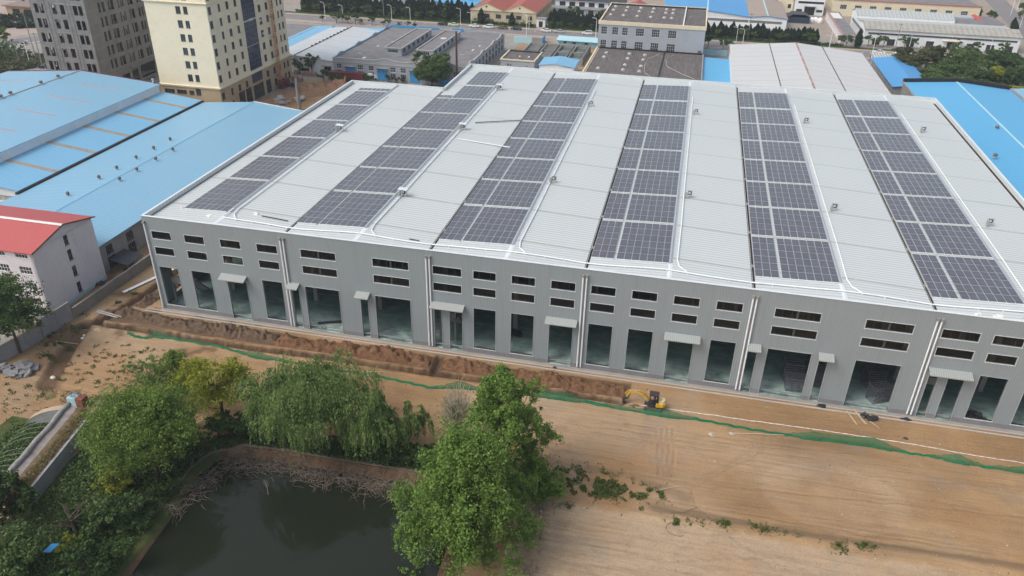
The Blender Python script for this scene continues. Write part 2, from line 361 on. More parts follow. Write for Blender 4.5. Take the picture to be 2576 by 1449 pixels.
# soil kinds: r = freshly dug brown earth, g = green growth, b = paved yard, a = pale dry soil
x, y = co[:, 0], co[:, 1]; n1 = fbm(x, y, .25, 4, 2); n2 = fbm(x, y, 1.3, 3, 1)
fresh = np.maximum(1-sm(pl(x, y, TR)+.5*n2, .3, 1.2), 1-sm(pl(x, y, TR3)+.5*n2, .5, 1.6))
fresh = np.maximum(fresh, (1-sm(np.abs(y+4.4)+n1, 1.3, 2.2))*(x < 81)*(x > -9)*.8)
fresh = np.maximum(fresh, (1-sm(pl(x, y, DITCH)+n1, .9, 2.2))*.8); fresh = np.maximum(fresh, (1-sm(pl(x, y, TR2)+.5*n2, .5, 1.2)))
fresh = np.maximum(fresh, sm(n1, .1, .4)*(x < 20)*(y > -14)*.7); fresh *= (y < 18)
pd = sdpoly(x, y, POND)
grn = (1-sm(pd+1.5*n1, 2.2, 4.2))*(x < 64)*(pd > 1.3); fresh = np.maximum(fresh, (pd < 1.4)*.85*(1-.5*n2))
grn = np.maximum(grn, (x > 11)*(x < 29)*(y < -30)*(y > -75)*.9)
grn = np.maximum(grn, (x < 7)*(y < -31)*(x > -3)*.8)
for wx, wy, wr in [(75.5,-25.2,3.6),(80,-25.2,2.6),(84.5,-25.2,1.6),(88.9,-28.7,1),(94.7,-28,1.2),(98.4,-27.8,1.3),(103,-27.7,.7),(107,-28.3,1.2),(110,-27.6,1.2),(-9,-14.5,2.2),(-8,-17.5,1.6),(5,-25.5,3.4),(-1,-26,2.2),(10,-25.5,2.6),(68,-27,5),(62,-24,4)]:
    grn = np.maximum(grn, (1-sm(np.hypot(x-wx, (y-wy)*1.7)+1.6*n1+1.4*n2, wr*.1, wr*.8))*(.8 if wx > 72 and wx < 86 else .6))
grn = np.where((y > 228) & (y < 262) & (x > -110) & (x < 230), 0, grn)
pav = ((y > 20) | (x > 146)*(y > 4) | (x < -17)*(y > -20)).astype(float); pav = np.where((x > -48) & (x < -24) & (y > 92) & (y < 141), .0, pav)
pav = np.where((y > 256)&(n1*0 == 0), .7, pav); pav = np.where((x > 15)&(x < 50)&(y > 160)&(y < 225), .25, pav)
pale = np.clip(sm(y+.5*n2, -28.3, -29.3)*(x > 70)*.95+sm(fbm(x, y, .06, 3, 3), .05, .45)*.6+(np.hypot(x-108, (y+20)*1.5) < 9)*.3, 0, 1)
ca = gm.color_attributes.new('soil', 'FLOAT_COLOR', 'POINT'); ca.data.foreach_set('color', np.stack([np.clip(fresh, 0, 1), np.clip(grn, 0, 1), pav, pale], -1).ravel())
TK = [[(85.5,-11.9),(86.4,-21.4)],[(86.1,-11.8),(86.9,-21.3)],[(87.0,-11.5),(87.6,-21.1)],[(87.6,-11.4),(88.2,-21.0)],[(100.2,-9.7),(100,-12.2),(98.1,-15),(95.1,-17.6),(92.5,-20.3),(90.4,-22.7),(91,-25.5),(96,-30),(104,-36)],[(98.9,-10.4),(98.2,-12.6),(96.2,-15.8),(93.4,-18.6),(90.8,-21)],
      [(68,-21.2),(77.5,-21.6),(84,-21.8),(90,-21.6)],[(68,-19.3),(82.7,-19.7)],[(97,-21),(108.9,-19.9),(131,-18.0)],[(93.5,-25.5),(110.5,-25.6),(126,-25)],[(91,-26.6),(104,-26.7),(118,-26.3),(132,-25.6)],[(74,-34),(88,-35),(101,-31)],[(76,-38),(92,-36),(108,-36.5)]]
_r = random.Random(77)
for _ in range(22):
    x0 = _r.uniform(72, 122); y0 = _r.uniform(-26, -11.5); l = _r.uniform(8, 26); sl = _r.uniform(-.02, .09); TK.append([(x0, y0), (x0+l*.5, y0+sl*l*.5+_r.uniform(-.25, .25)), (x0+l, y0+sl*l)])
for _ in range(14):
    x0 = _r.uniform(72, 100); y0 = _r.uniform(-40, -29.5); l = _r.uniform(6, 16); a_ = _r.uniform(-.5, .5); TK.append([(x0, y0), (x0+l*.5*math.cos(a_), y0+l*.5*math.sin(a_)+_r.uniform(-.6, .6)), (x0+l*math.cos(a_), y0+l*math.sin(a_))])
for _ in range(9):
    x0 = _r.uniform(-2, 50); y0 = _r.uniform(-20, -11.5); l = _r.uniform(5, 12); TK.append([(x0, y0), (x0+l, y0+_r.uniform(-.6, .4))])
tk = np.zeros(len(x)); sel = np.where((x > -6) & (x < 140) & (y > -50) & (y < -9))[0]; xs_, ys_ = x[sel]+.12*fbm(x[sel], y[sel], .7, 2, 1), y[sel]+.25*fbm(x[sel], y[sel], .5, 2, 2); acc = np.zeros(len(sel))
for i, P in enumerate(TK): acc = np.maximum(acc, (1-sm(pl(xs_, ys_, P), .06, .34))*(.7 if i < 13 else .2+.4*_r.random()))
tk[sel] = acc; ca2 = gm.color_attributes.new('track', 'FLOAT_COLOR', 'POINT'); ca2.data.foreach_set('color', np.stack([tk]*3+[tk*0+1], -1).ravel())
TK = [[(85.5,-11.9),(86.4,-21.4)],[(86.1,-11.8),(86.9,-21.3)],[(87.0,-11.5),(87.6,-21.1)],[(87.6,-11.4),(88.2,-21.0)],[(100.2,-9.7),(100,-12.2),(98.1,-15),(95.1,-17.6),(92.5,-20.3),(90.4,-22.7),(91,-25.5),(96,-30),(104,-36)],[(98.9,-10.4),(98.2,-12.6),(96.2,-15.8),(93.4,-18.6),(90.8,-21)],
      [(68,-21.2),(77.5,-21.6),(84,-21.8),(90,-21.6)],[(68,-19.3),(82.7,-19.7)],[(97,-21),(108.9,-19.9),(131,-18.0)],[(93.5,-25.5),(110.5,-25.6),(126,-25)],[(91,-26.6),(104,-26.7),(118,-26.3),(132,-25.6)],[(74,-34),(88,-35),(101,-31)],[(76,-38),(92,-36),(108,-36.5)]]
_r = random.Random(77)
for _ in range(22):
    x0 = _r.uniform(72, 122); y0 = _r.uniform(-26, -11.5); l = _r.uniform(8, 26); sl = _r.uniform(-.02, .09); TK.append([(x0, y0), (x0+l*.5, y0+sl*l*.5+_r.uniform(-.25, .25)), (x0+l, y0+sl*l)])
for _ in range(14):
    x0 = _r.uniform(72, 100); y0 = _r.uniform(-40, -29.5); l = _r.uniform(6, 16); a_ = _r.uniform(-.5, .5); TK.append([(x0, y0), (x0+l*.5*math.cos(a_), y0+l*.5*math.sin(a_)+_r.uniform(-.6, .6)), (x0+l*math.cos(a_), y0+l*math.sin(a_))])
for _ in range(9):
    x0 = _r.uniform(-2, 50); y0 = _r.uniform(-20, -11.5); l = _r.uniform(5, 12); TK.append([(x0, y0), (x0+l, y0+_r.uniform(-.6, .4))])
tk = np.zeros(len(x)); sel = np.where((x > -6) & (x < 140) & (y > -50) & (y < -9))[0]; xs_, ys_ = x[sel]+.12*fbm(x[sel], y[sel], .7, 2, 1), y[sel]+.25*fbm(x[sel], y[sel], .5, 2, 2); acc = np.zeros(len(sel))
for i, P in enumerate(TK): acc = np.maximum(acc, (1-sm(pl(xs_, ys_, P), .06, .34))*(.7 if i < 13 else .2+.4*_r.random()))
tk[sel] = acc; ca2 = gm.color_attributes.new('track', 'FLOAT_COLOR', 'POINT'); ca2.data.foreach_set('color', np.stack([tk]*3+[tk*0+1], -1).ravel())
eg = np.clip((1-sm(np.abs(pl(x, y, [(86,-27.3),(103,-27.2),(115,-26.9),(140,-26.0)])+.6*n1), .2, 1.1))*(x > 84)*.9+(1-sm(pl(x, y, [(69,-21.8),(84,-22.6),(90,-24.6)])+.7*n1, .2, 1.0))*.6, 0, 1); ca3 = gm.color_attributes.new('edge', 'FLOAT_COLOR', 'POINT'); ca3.data.foreach_set('color', np.stack([eg]*3+[eg*0+1], -1).ravel())
def groundmat():
    k = NM('site_earth', .95, .15); at = k.n('ShaderNodeAttribute', attribute_name='soil'); sp = k.n('ShaderNodeSeparateColor'); k.l(at.outputs['Color'], sp.inputs[0])
    big = k.noise(.045, 6, .62); mid = k.noise(.35, 6, .7); fine = k.noise(2.6, 6, .75); rake = k.noise(1.1, 4, .6, stretch=(.10, 1.9, 1)); gr = k.noise(9, 3, .7)
    c = k.ramp(k.math('ADD', k.math('MULTIPLY', big, .7), k.math('MULTIPLY', k.noise(.16, 5, .6, stretch=(.35, 1.5, 1), off=20.), .3)), [(.32, (.225, .135, .068)), (.48, (.345, .213, .106)), (.66, (.48, .322, .176))])
    c = k.mix(k.math('MULTIPLY', at.outputs['Alpha'], .75), c, (.52, .395, .27))
    gv = None
    at2 = k.n('ShaderNodeAttribute', attribute_name='track'); tf = at2.outputs['Fac']; brk = k.math('MULTIPLY', k.math('SUBTRACT', k.noise(.55, 4, .7, off=5.), .36, True), 4, True); c = k.mix(k.math('MULTIPLY', k.math('MULTIPLY', tf, brk), .42), c, (.20, .13, .075))
    ''', wave_type='BANDS', bands_direction='Y'); gv.inputs['Scale'].default_value = .42; gv.inputs['Distortion'].default_value = 3.2; gv.inputs['Detail'].default_value = 3; gv.inputs['Detail Scale'].default_value = .35; k.l(k.pos(), gv.inputs['Vector'])
    gvm = k.math('MULTIPLY', k.math('SUBTRACT', gv.outputs['Fac'], .62, True), k.math('MULTIPLY', k.math('SUBTRACT', k.noise(.07, 3, .5, off=12.), .42, True), 6, True)); '''
    c = k.mix(k.math('MULTIPLY', k.math('SUBTRACT', rake, .46, True), 2.6, True), c, k.mix(.5, c, (.17, .105, .062)))
    c = k.mix(k.math('MULTIPLY', k.math('SUBTRACT', mid, .52, True), 2.4, True), c, (.22, .155, .105))
    orange = k.noise(.075, 3, .5, off=31.); c = k.mix(k.math('MULTIPLY', k.math('SUBTRACT', orange, .55, True), 3.2, True), c, (.42, .235, .11))
    grey = k.noise(.11, 4, .6, off=77.); c = k.mix(k.math('MULTIPLY', k.math('SUBTRACT', grey, .57, True), 3., True), c, (.30, .265, .225))
    c = k.mix(k.math('MULTIPLY', k.math('SUBTRACT', gr, .58, True), 2.5, True), c, (.50, .39, .27)); g3 = k.noise(5.5, 5, .8, off=3.); c = k.mix(k.math('MULTIPLY', k.math('SUBTRACT', g3, .5, True), 2.6, True), c, (.17, .115, .068)); c = k.mix(k.math('MULTIPLY', k.math('SUBTRACT', .44, g3, True), 3., True), c, (.52, .40, .265))
    dug = k.ramp(fine, [(.3, (.058, .035, .022)), (.6, (.118, .072, .045)), (.8, (.22, .145, .095))]); c = k.mix(sp.outputs[0], c, dug)
    gm_ = k.math('MULTIPLY', k.math('SUBTRACT', k.math('ADD', sp.outputs[1], k.math('MULTIPLY', fine, .8)), .75, True), 3., True)
    c = k.mix(gm_, c, k.ramp(mid, [(.3, (.035, .055, .018)), (.55, (.075, .095, .03)), (.75, (.15, .125, .055))]))
    at3 = k.n('ShaderNodeAttribute', attribute_name='edge'); c = k.mix(k.math('MULTIPLY', at3.outputs['Fac'], .75), c, (.20, .14, .085)); pv = k.ramp(mid, [(.3, (.24, .225, .205)), (.6, (.33, .31, .285)), (.8, (.37, .325, .28))]); c = k.mix(sp.outputs[2], c, pv)
    k.col(c); k.bump(k.math('ADD', k.math('ADD', fine, k.math('MULTIPLY', rake, .8)), k.math('ADD', gr, k.math('MULTIPLY', tf, -1.2))), .9, .14); return k.m
MT['earth'] = groundmat(); gm.materials.append(MT['earth']); tag(put('ground', gm), kind='structure')
# pond water
k = NM('pond_water', .03, .27); k.col((.014, .018, .011)); k.bump(k.noise(1.6, 3, .5), .04, .02); MT['water'] = k.m
b = MB(); b.add([(26,-64,-.95),(67,-64,-.95),(67,-27,-.95),(26,-27,-.95)], [(0,1,2,3)]); struct('water', b, 'water')
# roads and pavements
k = NM('road_asphalt', .85, .2); c = k.ramp(k.noise(.5, 6, .7, stretch=(.2, 1.5, 1)), [(.3, (.165, .155, .155)), (.7, (.25, .235, .23))]); k.col(c); MT['asphalt'] = k.m
MT['paving'] = concrete('pinkish_paving', (.36, .29, .245), .12); MT['curb'] = concrete('pale_kerb_stone', (.45, .43, .40), .1); MT['mark'] = plain('worn_white_paint', (.60, .60, .58), .7, .2)
b = MB(); b.box(-400, 420, 235.5, 246.4, -.2, .03); struct('road', b, 'asphalt')
b = MB(); b.box(-400, 420, 246.4, 249.4, -.2, .14); struct('pavement', b, 'paving')
b = MB(); b.box(-400, 420, 249.4, 252.5, -.2, .16); struct('grass_verge', b, 'lf_grass')
b = MB(); b.box(-400, 420, 231.5, 235.5, -.2, .13); struct('near_pavement', b, 'paving')
b = MB()
for i in range(-30, 62): b.box(i*4.-.9, i*4.-.75+.9, 241.0, 241.12, .03, .036) if i % 2 else None
for i in range(-8, 60): b.box(i*5.6, i*5.6+.14, 242.6, 245.6, .03, .036)
struct('road_marking', b, 'mark')
b = MB(); b.prism([(238.6,402),(223.8,287),(222,252),(232,252),(240.5,340),(250,404)], 'z', -.2, .035); struct('side_road', b, 'asphalt')
b = MB(); b.prism([(250,404),(240.5,340),(232,252),(236,252),(244.5,340),(254,404)], 'z', -.2, .13); struct('side_pavement', b, 'paving')
b = MB(); b.prism([(143.4,252),(147.9,252),(150,330),(146,330)], 'z', -.2, .05); struct('factory_lane', b, 'paving')
b = MB(); b.prism([(-240,60),(-232,60),(-112,252),(-128,252)], 'z', -.2, .034); struct('west_road', b, 'asphalt')
b = MB(); b.prism([(-232.,60),(-230.6,60),(-110.6,252),(-112,252)], 'z', -.2, .14); struct('west_kerb', b, 'curb')
b = MB(); b.prism([(-130,260),(-158,205),(-190,160),(-262,190),(-262,300)], 'z', -.2, .02); struct('sandy_lot', b, 'paving')

# ---------------------------------------------------------------- the big factory hall with the solar roof
V = [0., 24.5, 48.5, 72.5, 96.5, 120.5, 144.5]; ZV, ZR, ZP = 16.6, 17.12, 17.4; L1, L2 = 86.5, 111.8
MT['trim_grey'] = plain('grey_metal_trim', (.40, .43, .435), .45, .5, 0, .05)
hall = thing('factory_hall', 'huge grey green hall with open doorways and rows of solar panels on its pale roof', 'factory hall', (72, 0, 0))
ups, los, big, nar, wdo, dor = [], [], [], [], [], []
cl4 = lambda v, a=1.1: [(v+a+6*i, v+a+6*i+3.58) for i in range(4)]
w4a = [(1.25,4.7),(7.2,10.7),(13.6,17.1),(20.,23.5)]; w4b = cl4(72.5); w3 = [(49.3,53.8),(55.7,59.2),(61.65,65.2),(67.65,71.25)]; w6 = [(a+72.1, b+72.3) for a, b in w3]
w2 = [(27.55,33.4),(39.55,45.4)]; w5 = [(99.6,105.75),(111.65,117.8)]
allw = w4a+w2+w3+w4b+w5+w6
doors = [(13.6,17.1,0,7.5),(25.1,26.4,0,7.6),(27.55,33.4,0,8.2),(37.,38.25,0,7.55),(39.55,45.4,0,8.2),(49.3,50.5,0,7.45),(51.8,53.85,0,7.45),(67.65,71.25,0,7.5),
         (85.6,89.2,0,7.45),(97.,98.3,0,7.6),(99.7,105.75,0,8.15),(106.9,108.1,0,7.5),(111.7,117.75,0,8.15),(121.6,122.8,0,7.45),(124.1,126.2,0,7.45),(139.8,143.4,0,7.5)]
tall = [(1.25,4.7),(7.2,10.7),(20.,23.5),(55.7,59.2),(61.65,65.2),(73.6,77.2),(79.6,83.2),(91.6,95.2),(127.9,131.5),(133.9,137.4)]
hl = [(a, b_, 13.5, 14.88) for a, b_ in allw]+[(a, b_, 10.6, 11.97) for a, b_ in allw]+[(a, b_, 1.0, 8.3) for a, b_ in tall]+doors
b = MB(); b.holes('S', 0, 144.5, .75, ZP, -.06, [h if h[2] >= .75 else (h[0], h[1], .5, h[3]) for h in hl], .32)
b.holes('W', -.06, L1, 0, ZP, 0, [(4, 8, 1, 6), (14, 18, 1, 6)], .3)
b.holes('N', 0, 24.5, 0, ZP, L1, [], .3); b.holes('W', L1, L2, 0, ZP, 24.5, [], .3); b.holes('N', 24.5, 144.5, 0, ZP, L2, [], .3); b.holes('E', -.06, L2, 0, ZP, 144.5, [], .3)
part('wall', b, 'clad', hall)
b = MB(); b.holes('S', 0, 144.5, 0, .78, -.10, [(h[0], h[1], 0, 1) for h in doors], .36)
for a, c in zip([0]+[d[1] for d in doors], [d[0] for d in doors]+[144.5]): b.add([(a,-.10,.78),(c,-.10,.78),(c,.26,.78),(a,.26,.78)], [(0,1,2,3)])
part('plinth', b, 'plinth', hall)
b = MB()   # inner skins close the hall off from daylight
b.holes('N', 0, 144.5, .0, 16.9, .27, hl, .01)
part('inner_lining', b, 'clad', hall)
def rz(x):  # roof height
    for i in range(6):
        if V[i] <= x <= V[i+1]:
            m = V[i+1]-12 if i else 12.6
            return ZV+(ZR-ZV)*((x-V[i])/(m-V[i]) if x < m else (V[i+1]-x)/(V[i+1]-m))
    return ZV
b = MB()
for i in range(6):
    m = V[i+1]-12 if i else 12.6; a, c = V[i]+(.16 if i else .3), V[i+1]-(.16 if i < 5 else .3); y1 = L1 if i == 0 else L2
    b.prism([(a, ZV-.12), (a, rz(a)), (m, ZR), (c, rz(c)), (c, ZV-.12), (m, ZR-.12)], 'y', .27, y1-.3)
part('roof', b, 'roof_main', hall)
for i in range(1, 6):
    b = MB(); b.box(V[i]-.3, V[i]+.3, 1.1, L2-.3 if i > 1 else L1, ZV-.35, ZV-.2); b.box(V[i]-.32, V[i]-.24, 1.1, L2-.3 if i > 1 else L1, ZV-.2, ZV+.035)
    None; part('valley_gutter', b, 'gutterdark', hall)
    b = MB(); b.box(V[i]-.3, V[i]+.3, .3, 1.1, ZV-.2, ZV+.03); part('gutter_cover', b, 'roof_trim', hall)
b = MB(); b.box(143.6, 144.1, 1.5, L2-2.5, ZV-.05, ZV+.04); part('side_gutter', b, 'gutterdark', hall)
b = MB(); b.box(.32, .5, 2, L1-1, ZV+.0, ZV+.03); part('side_gutter', b, 'gutterdark', hall)
for i in range(6):
    m = V[i+1]-12 if i else 12.6; b = MB(); b.prism([(m-.32, ZR-.01), (m, ZR+.045), (m+.32, ZR-.01)], 'y', .35, (L1 if i == 0 else L2)-.35); part('ridge_cap', b, 'roof_trim', hall)
b = MB(); pt = .34   # parapets with caps
b.box(0, 144.5, -.14, .27, ZP, ZP+.06); b.box(-.06, pt, .27, L1, ZP, ZP+.06); b.box(0, 24.5, L1-pt, L1+.06, ZP, ZP+.055); b.box(24.44, 24.84, L1+.06, L2, ZP, ZP+.06)
b.box(24.84, 144.5, L2-pt, L2+.06, ZP, ZP+.055); b.box(144.16, 144.56, .27, L2-pt, ZP, ZP+.06); part('parapet_cap', b, 'roof_trim', hall)
b = MB(); b.box(.03, pt-.03, .27, L1-pt, ZV-.6, ZP); b.box(.03, 24.5, L1-pt+.03, L1-.03, ZV-.6, ZP); b.box(24.53, 24.81, L1, L2-pt, ZV-.6, ZP); b.box(24.84, 144.2, L2-pt+.03, L2-.03, ZV-.6, ZP)
b.box(144.19, 144.47, .27, L2-pt, ZV-.6, ZP); b.box(.3, 144.2, .27, .31, ZV-.6, ZP); part('parapet', b, 'parapet_in', hall)
# floor, inner columns, stairs
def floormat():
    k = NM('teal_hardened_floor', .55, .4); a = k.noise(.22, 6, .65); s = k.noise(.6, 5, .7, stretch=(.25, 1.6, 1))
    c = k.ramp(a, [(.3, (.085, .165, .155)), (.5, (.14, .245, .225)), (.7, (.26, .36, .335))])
    Y_ = k.xyz(k.pos())[1]; dust = k.math('ADD', k.math('MULTIPLY', k.math('SUBTRACT', 7., Y_, True), 0), k.math('MULTIPLY', k.math('SUBTRACT', s, .5, True), 3, True)); near = k.math('SUBTRACT', 1., k.math('MULTIPLY', Y_, .16), True); f2_ = k.math('MULTIPLY', near, k.math('MULTIPLY', k.math('SUBTRACT', k.noise(.5, 4, .6, off=9.), .34, True), 4, True)); c = k.mix(f2_, c, (.50, .62, .57)); c = k.mix(k.math('MULTIPLY', dust, .5), c, (.55, .56, .52)); k.col(c); return k.m  # chalky patches by the doors; daylight fading inwards is put into this colour too
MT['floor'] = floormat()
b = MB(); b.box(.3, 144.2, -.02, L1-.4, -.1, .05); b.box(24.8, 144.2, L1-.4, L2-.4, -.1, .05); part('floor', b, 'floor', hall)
b = MB(); b.box(-.35, .35, -.35, .35, 0, 16.5); cm = b.mesh('column', 'conc'); n = 0
for yy in (9, 21, 33, 45, 57, 69, 81):
    for xx in (8.5, 24.5, 36.5, 48.5, 60.5, 72.5, 84.5, 96.5, 108.5, 120.5, 132.5):
        put('column', cm, hall, (xx, yy, .05)) if n < 66 else None; n += 1
def stair(x0, x1, y0):
    b = MB(); b.box(x0, x1, y0, y0+2.2, 4.0, 4.2); b.box(x0, x1, y0+.02, y0+.1, 4.2, 5.2)
    for k_ in range(12): b.box(x0+.1, x1-.6, y0+2.2+k_*.28, y0+2.5+k_*.28, 3.9-.33*k_-.18, 4.0-.33*k_)
    b.box(x0+.0, x0+.25, y0, y0+.25, 0, 4); b.box(x1-.3, x1-.02, y0, y0+.28, 0, 8); return part('staircase', b, 'conc', hall, label='concrete stair landing just inside the doorway')
stair(1.3, 4.9, 2.0); stair(49.3, 52, 2.6); stair(121.5, 124, 2.6)
# windows: frame with mullions, pane behind, light surround
def mkwin(a, c, z0, z1, nm, pane=True, two=False):
    w = c-a; ctr = ((a+c)/2, .0, z0); b = MB()
    for X0, X1, Z0, Z1 in ((a-.09, c+.09, z0-.10, z0), (a-.07, c+.07, z1, z1+.07), (a-.07, a, z0, z1), (c, c+.07, z0, z1)): b.box(X0, X1, -.115 if Z0 < z0 else -.10, -.05, Z0, Z1)
    o = part('window', b, 'roof_trim', hall, ctr)
    g = MB(); ms = [a+w*t for t in nm]
    for m in ms: g.box(m-.018, m+.018, .05, .11, z0+.04, z1-.04)
    if two: m = (a+c)/2; g.box(m-.14, m+.14, .02, .14, z0+.04, z1-.04)
    g.box(a, c, .05, .11, z0, z0+.05); g.box(a, c, .05, .11, z1-.05, z1); g.box(a, a+.04, .05, .11, z0+.05, z1-.05); g.box(c-.04, c, .05, .11, z0+.05, z1-.05)
    part('window_frame', g, 'frame_mid', o, ctr)
    if pane: g = MB(); g.add([(a+.02, .08, z0+.02), (c-.02, .08, z0+.02), (c-.02, .08, z1-.02), (a+.02, .08, z1-.02)], [(0,1,2,3)]); part('pane', g, 'clearglass', o, ctr)
k = NM('clear_window_glass', .02, .5); tr = k.n('ShaderNodeBsdfTransparent'); tr.inputs[0].default_value = (.62, .68, .68, 1); gl = k.n('ShaderNodeBsdfGlossy'); gl.inputs['Roughness'].default_value = .03
fr = k.n('ShaderNodeFresnel'); fr.inputs[0].default_value = 1.5; mx = k.n('ShaderNodeMixShader'); k.l(fr.outputs[0], mx.inputs[0]); k.l(tr.outputs[0], mx.inputs[1]); k.l(gl.outputs[0], mx.inputs[2])
k.l(mx.outputs[0], k.t.nodes['Material Output'].inputs[0]); MT['clearglass'] = k.m
for a, c in allw:
    wide = c-a > 5
    mkwin(a, c, 13.5, 14.88, (.17, .38, .62, .85) if wide else ((.25, .5, .75) if c-a > 4 else (.25, .75)), True, wide)
    mkwin(a, c, 10.6, 11.97, () if not wide else (), True, wide)
for a, c in tall:
    b = MB(); ctr = ((a+c)/2, 0, 1)
    b.box(a-.09, c+.09, -.13, .26, .88, 1.0); b.m = 1; b.box(a-.07, a, -.10, -.05, 1.0, 8.3); b.box(c, c+.07, -.10, -.05, 1.0, 8.3); b.box(a-.07, c+.07, -.10, -.05, 8.3, 8.37); part('tall_opening_trim', b, ['roof_trim', 'trim_grey'], hall, ctr)
for a, c, z0, z1 in doors:
    b = MB(); b.box(a-.07, a, -.135, -.05, 0, z1); b.box(c, c+.07, -.135, -.05, 0, z1); b.box(a-.07, c+.07, -.135, -.05, z1, z1+.07); part('door_trim', b, 'trim_grey', hall, ((a+c)/2, 0, 0))
for a, c in ((12.75,17.35),(24.75,26.7),(36.45,38.75),(48.9,54.3),(67.1,71.9),(84.9,90.1),(96.8,98.7),(106.6,108.7),(121.2,126.8),(139.2,144.2)):
    b = MB(); b.prism([(-.06, 8.62), (-.06, 8.5), (-1.35, 8.02), (-1.35, 7.98), (-1.40, 7.98), (-1.40, 8.12)], 'x', a, c)
    for t in (a+.1, c-.15): b.bar((t, -.06, 7.7), (t, -1.2, 8.0), .04)
    part('door_canopy', b, 'canopy', hall, ((a+c)/2, -.06, 8))
def downpipe(x):
    b = MB(); b.tube([(x, -.28, 16.2), (x, -.28, .35)], .12, 8); p = part('downpipe', b, 'whitepipe', hall, (x, -.1, 0))
    for z in np.arange(2, 16, 2.6): pass
    h = MB(); h.box(x-.2, x+.2, -.46, -.1, 16.2, 16.55); h.add([(x-.18,-.45,16.555),(x+.18,-.45,16.555),(x+.18,-.15,16.555),(x-.18,-.15,16.555)], [(0,1,2,3)]); part('hopper', h, 'conc', p, (x, -.1, 16))
downpipe(.35)
for v in V[1:6]:
    for d in (-.27, .27): downpipe(v+.1+d)
# drain channel and kerb in front
b = MB(); b.box(-2.3, 150, -1.75, -1.55, -.25, .12); b.box(-2.3, 150, -1.0, -.86, -.25, .11); tag(put('drain_kerb', b.mesh('drain_kerb', 'curb')), 'pale concrete drain kerbs running along the foot of the grey hall', 'kerb')
b = MB(); b.box(-2.2, 150, -1.55, -1.0, -.2, -.06); struct('drain_channel', b, 'conc')
MT['apron'] = concrete('dusty_concrete_apron', (.30, .285, .255), .2)
b = MB(); b.box(0, 150, -.86, -.10, -.2, .04); struct('concrete_apron', b, 'apron')

# ---------------------------------------------------------------- solar arrays
th = math.atan((ZR-ZV)/12); pw, ph = 1.134, 2.27
b = MB(); b.box(-.545, .545, -1.12, 1.12, 0, .03); b.m = 1; b.add([(-.515,-1.09,.033),(.515,-1.09,.033),(.515,1.09,.033),(-.515,1.09,.033)], [(0,1,2,3)]); pm = b.mesh('solar_panel', ['alu', 'solar'])
blocks = [(5.3, 6)]+[(7.65+12.04*k_, 5) for k_ in range(1, 7)]+[(92.35, 6)]
ORD = ['first','second','third','fourth','fifth','sixth','seventh','eighth']; BAY = ['leftmost', 'second', 'third', 'fourth', 'fifth', 'rightmost']
def array(bay, x0, ncol, y0, nrow, k_, lab):
    t = thing('solar_array', lab, 'solar array', (x0, y0, rz(x0+.1)), 'solar arrays in rows on the factory roof')
    for r in range(nrow):
        for c in range(ncol):
            X = x0+(c+.5)*pw; Y = y0+(r+.5)*ph+.03; o = put('solar_panel', pm, t, (X, Y, rz(X)+.13)); o.rotation_euler.y = -th
    for c in range(ncol+1):   # rails under the panels
        pass
    b = MB(); b.bar((x0, y0+.01, rz(x0)+.1), (x0+ncol*pw, y0+.01, rz(x0+ncol*pw)+.1), .05, .07); part('mounting_rail', b, 'roof_trim', t); b = MB(); b.bar((x0, y0+nrow*ph+.1, rz(x0)+.12), (x0+ncol*pw, y0+nrow*ph+.1, rz(x0+ncol*pw)+.12), .10, .02)
    part('mounting_rail', b, 'roof_trim', t)
for bay in range(6):
    for k_, (y0, nr) in enumerate(blocks):
        if bay == 0:
            if k_ > 6: continue
            if k_ == 6: nr = 1
            array(0, 3.95+.2, 7, y0, nr, k_, f'{"single row" if nr==1 else "wide block"} of panels, {ORD[k_]} from front on leftmost roof bay'); continue
        v = V[bay]
        array(bay, v+3.95, 7, y0, nr, k_, f'wide seven column solar block, {ORD[k_]} from front on {BAY[bay]} roof bay')
        if bay == 1 and k_ == 7: continue
        if bay == 1 and k_ == 6: nr = 1
        array(bay, v+.18, 3, y0, nr, k_, f'narrow gutter side solar block, {ORD[k_]} from front on {BAY[bay]} roof bay')
# cable trays, conduits, inverter stands
for i in range(6):
    m = V[i+1]-12 if i else 12.6; y1 = 100 if i else 80; nm = BAY[i]
    b = MB(); b.box(m-.28, m+.0, 5.5, y1+6, ZR+.07, ZR+.20); b.box(m+.1, m+.2, 5.5, y1+6, ZR+.07, ZR+.14)
    solo('cable_tray', b, 'galv', f'long galvanised cable tray beside the ridge of the {nm} roof bay', 'cable tray', 'cable trays along the roof ridges')
    z = rz(m+1.1)+.18; b = MB(); b.tube([(m+1.0, y1-4, z), (m+1.0, 34, z), (m+1.05, 20, z), (m+.95, 6.6, z), (m+1.3, 4.6, z), (m+2.4, 3.2, z)], .10, 6)
    solo('conduit', b, 'whitepipe', f'white conduit running down the roof just right of the ridge of the {nm} bay', 'conduit', 'white conduits beside the roof ridges')
pts = [(12.8, 3.0, rz(12.8)+.25)]
for xx in np.arange(15, 143, 3.): pts.append((xx, 3.0+.12*math.sin(xx*.4), rz(xx)+.22))
b = MB(); b.tube([(12.8, 6.5, rz(12.8)+.25)]+pts, .11, 6)
for xx in np.arange(15, 143, 3.): b.box(xx-.05, xx+.05, 2.85, 3.15, rz(xx)-.02, rz(xx)+.13)
solo('front_conduit', b, 'whitepipe', 'long wavy white conduit across all roof bays close to the front edge', 'conduit')
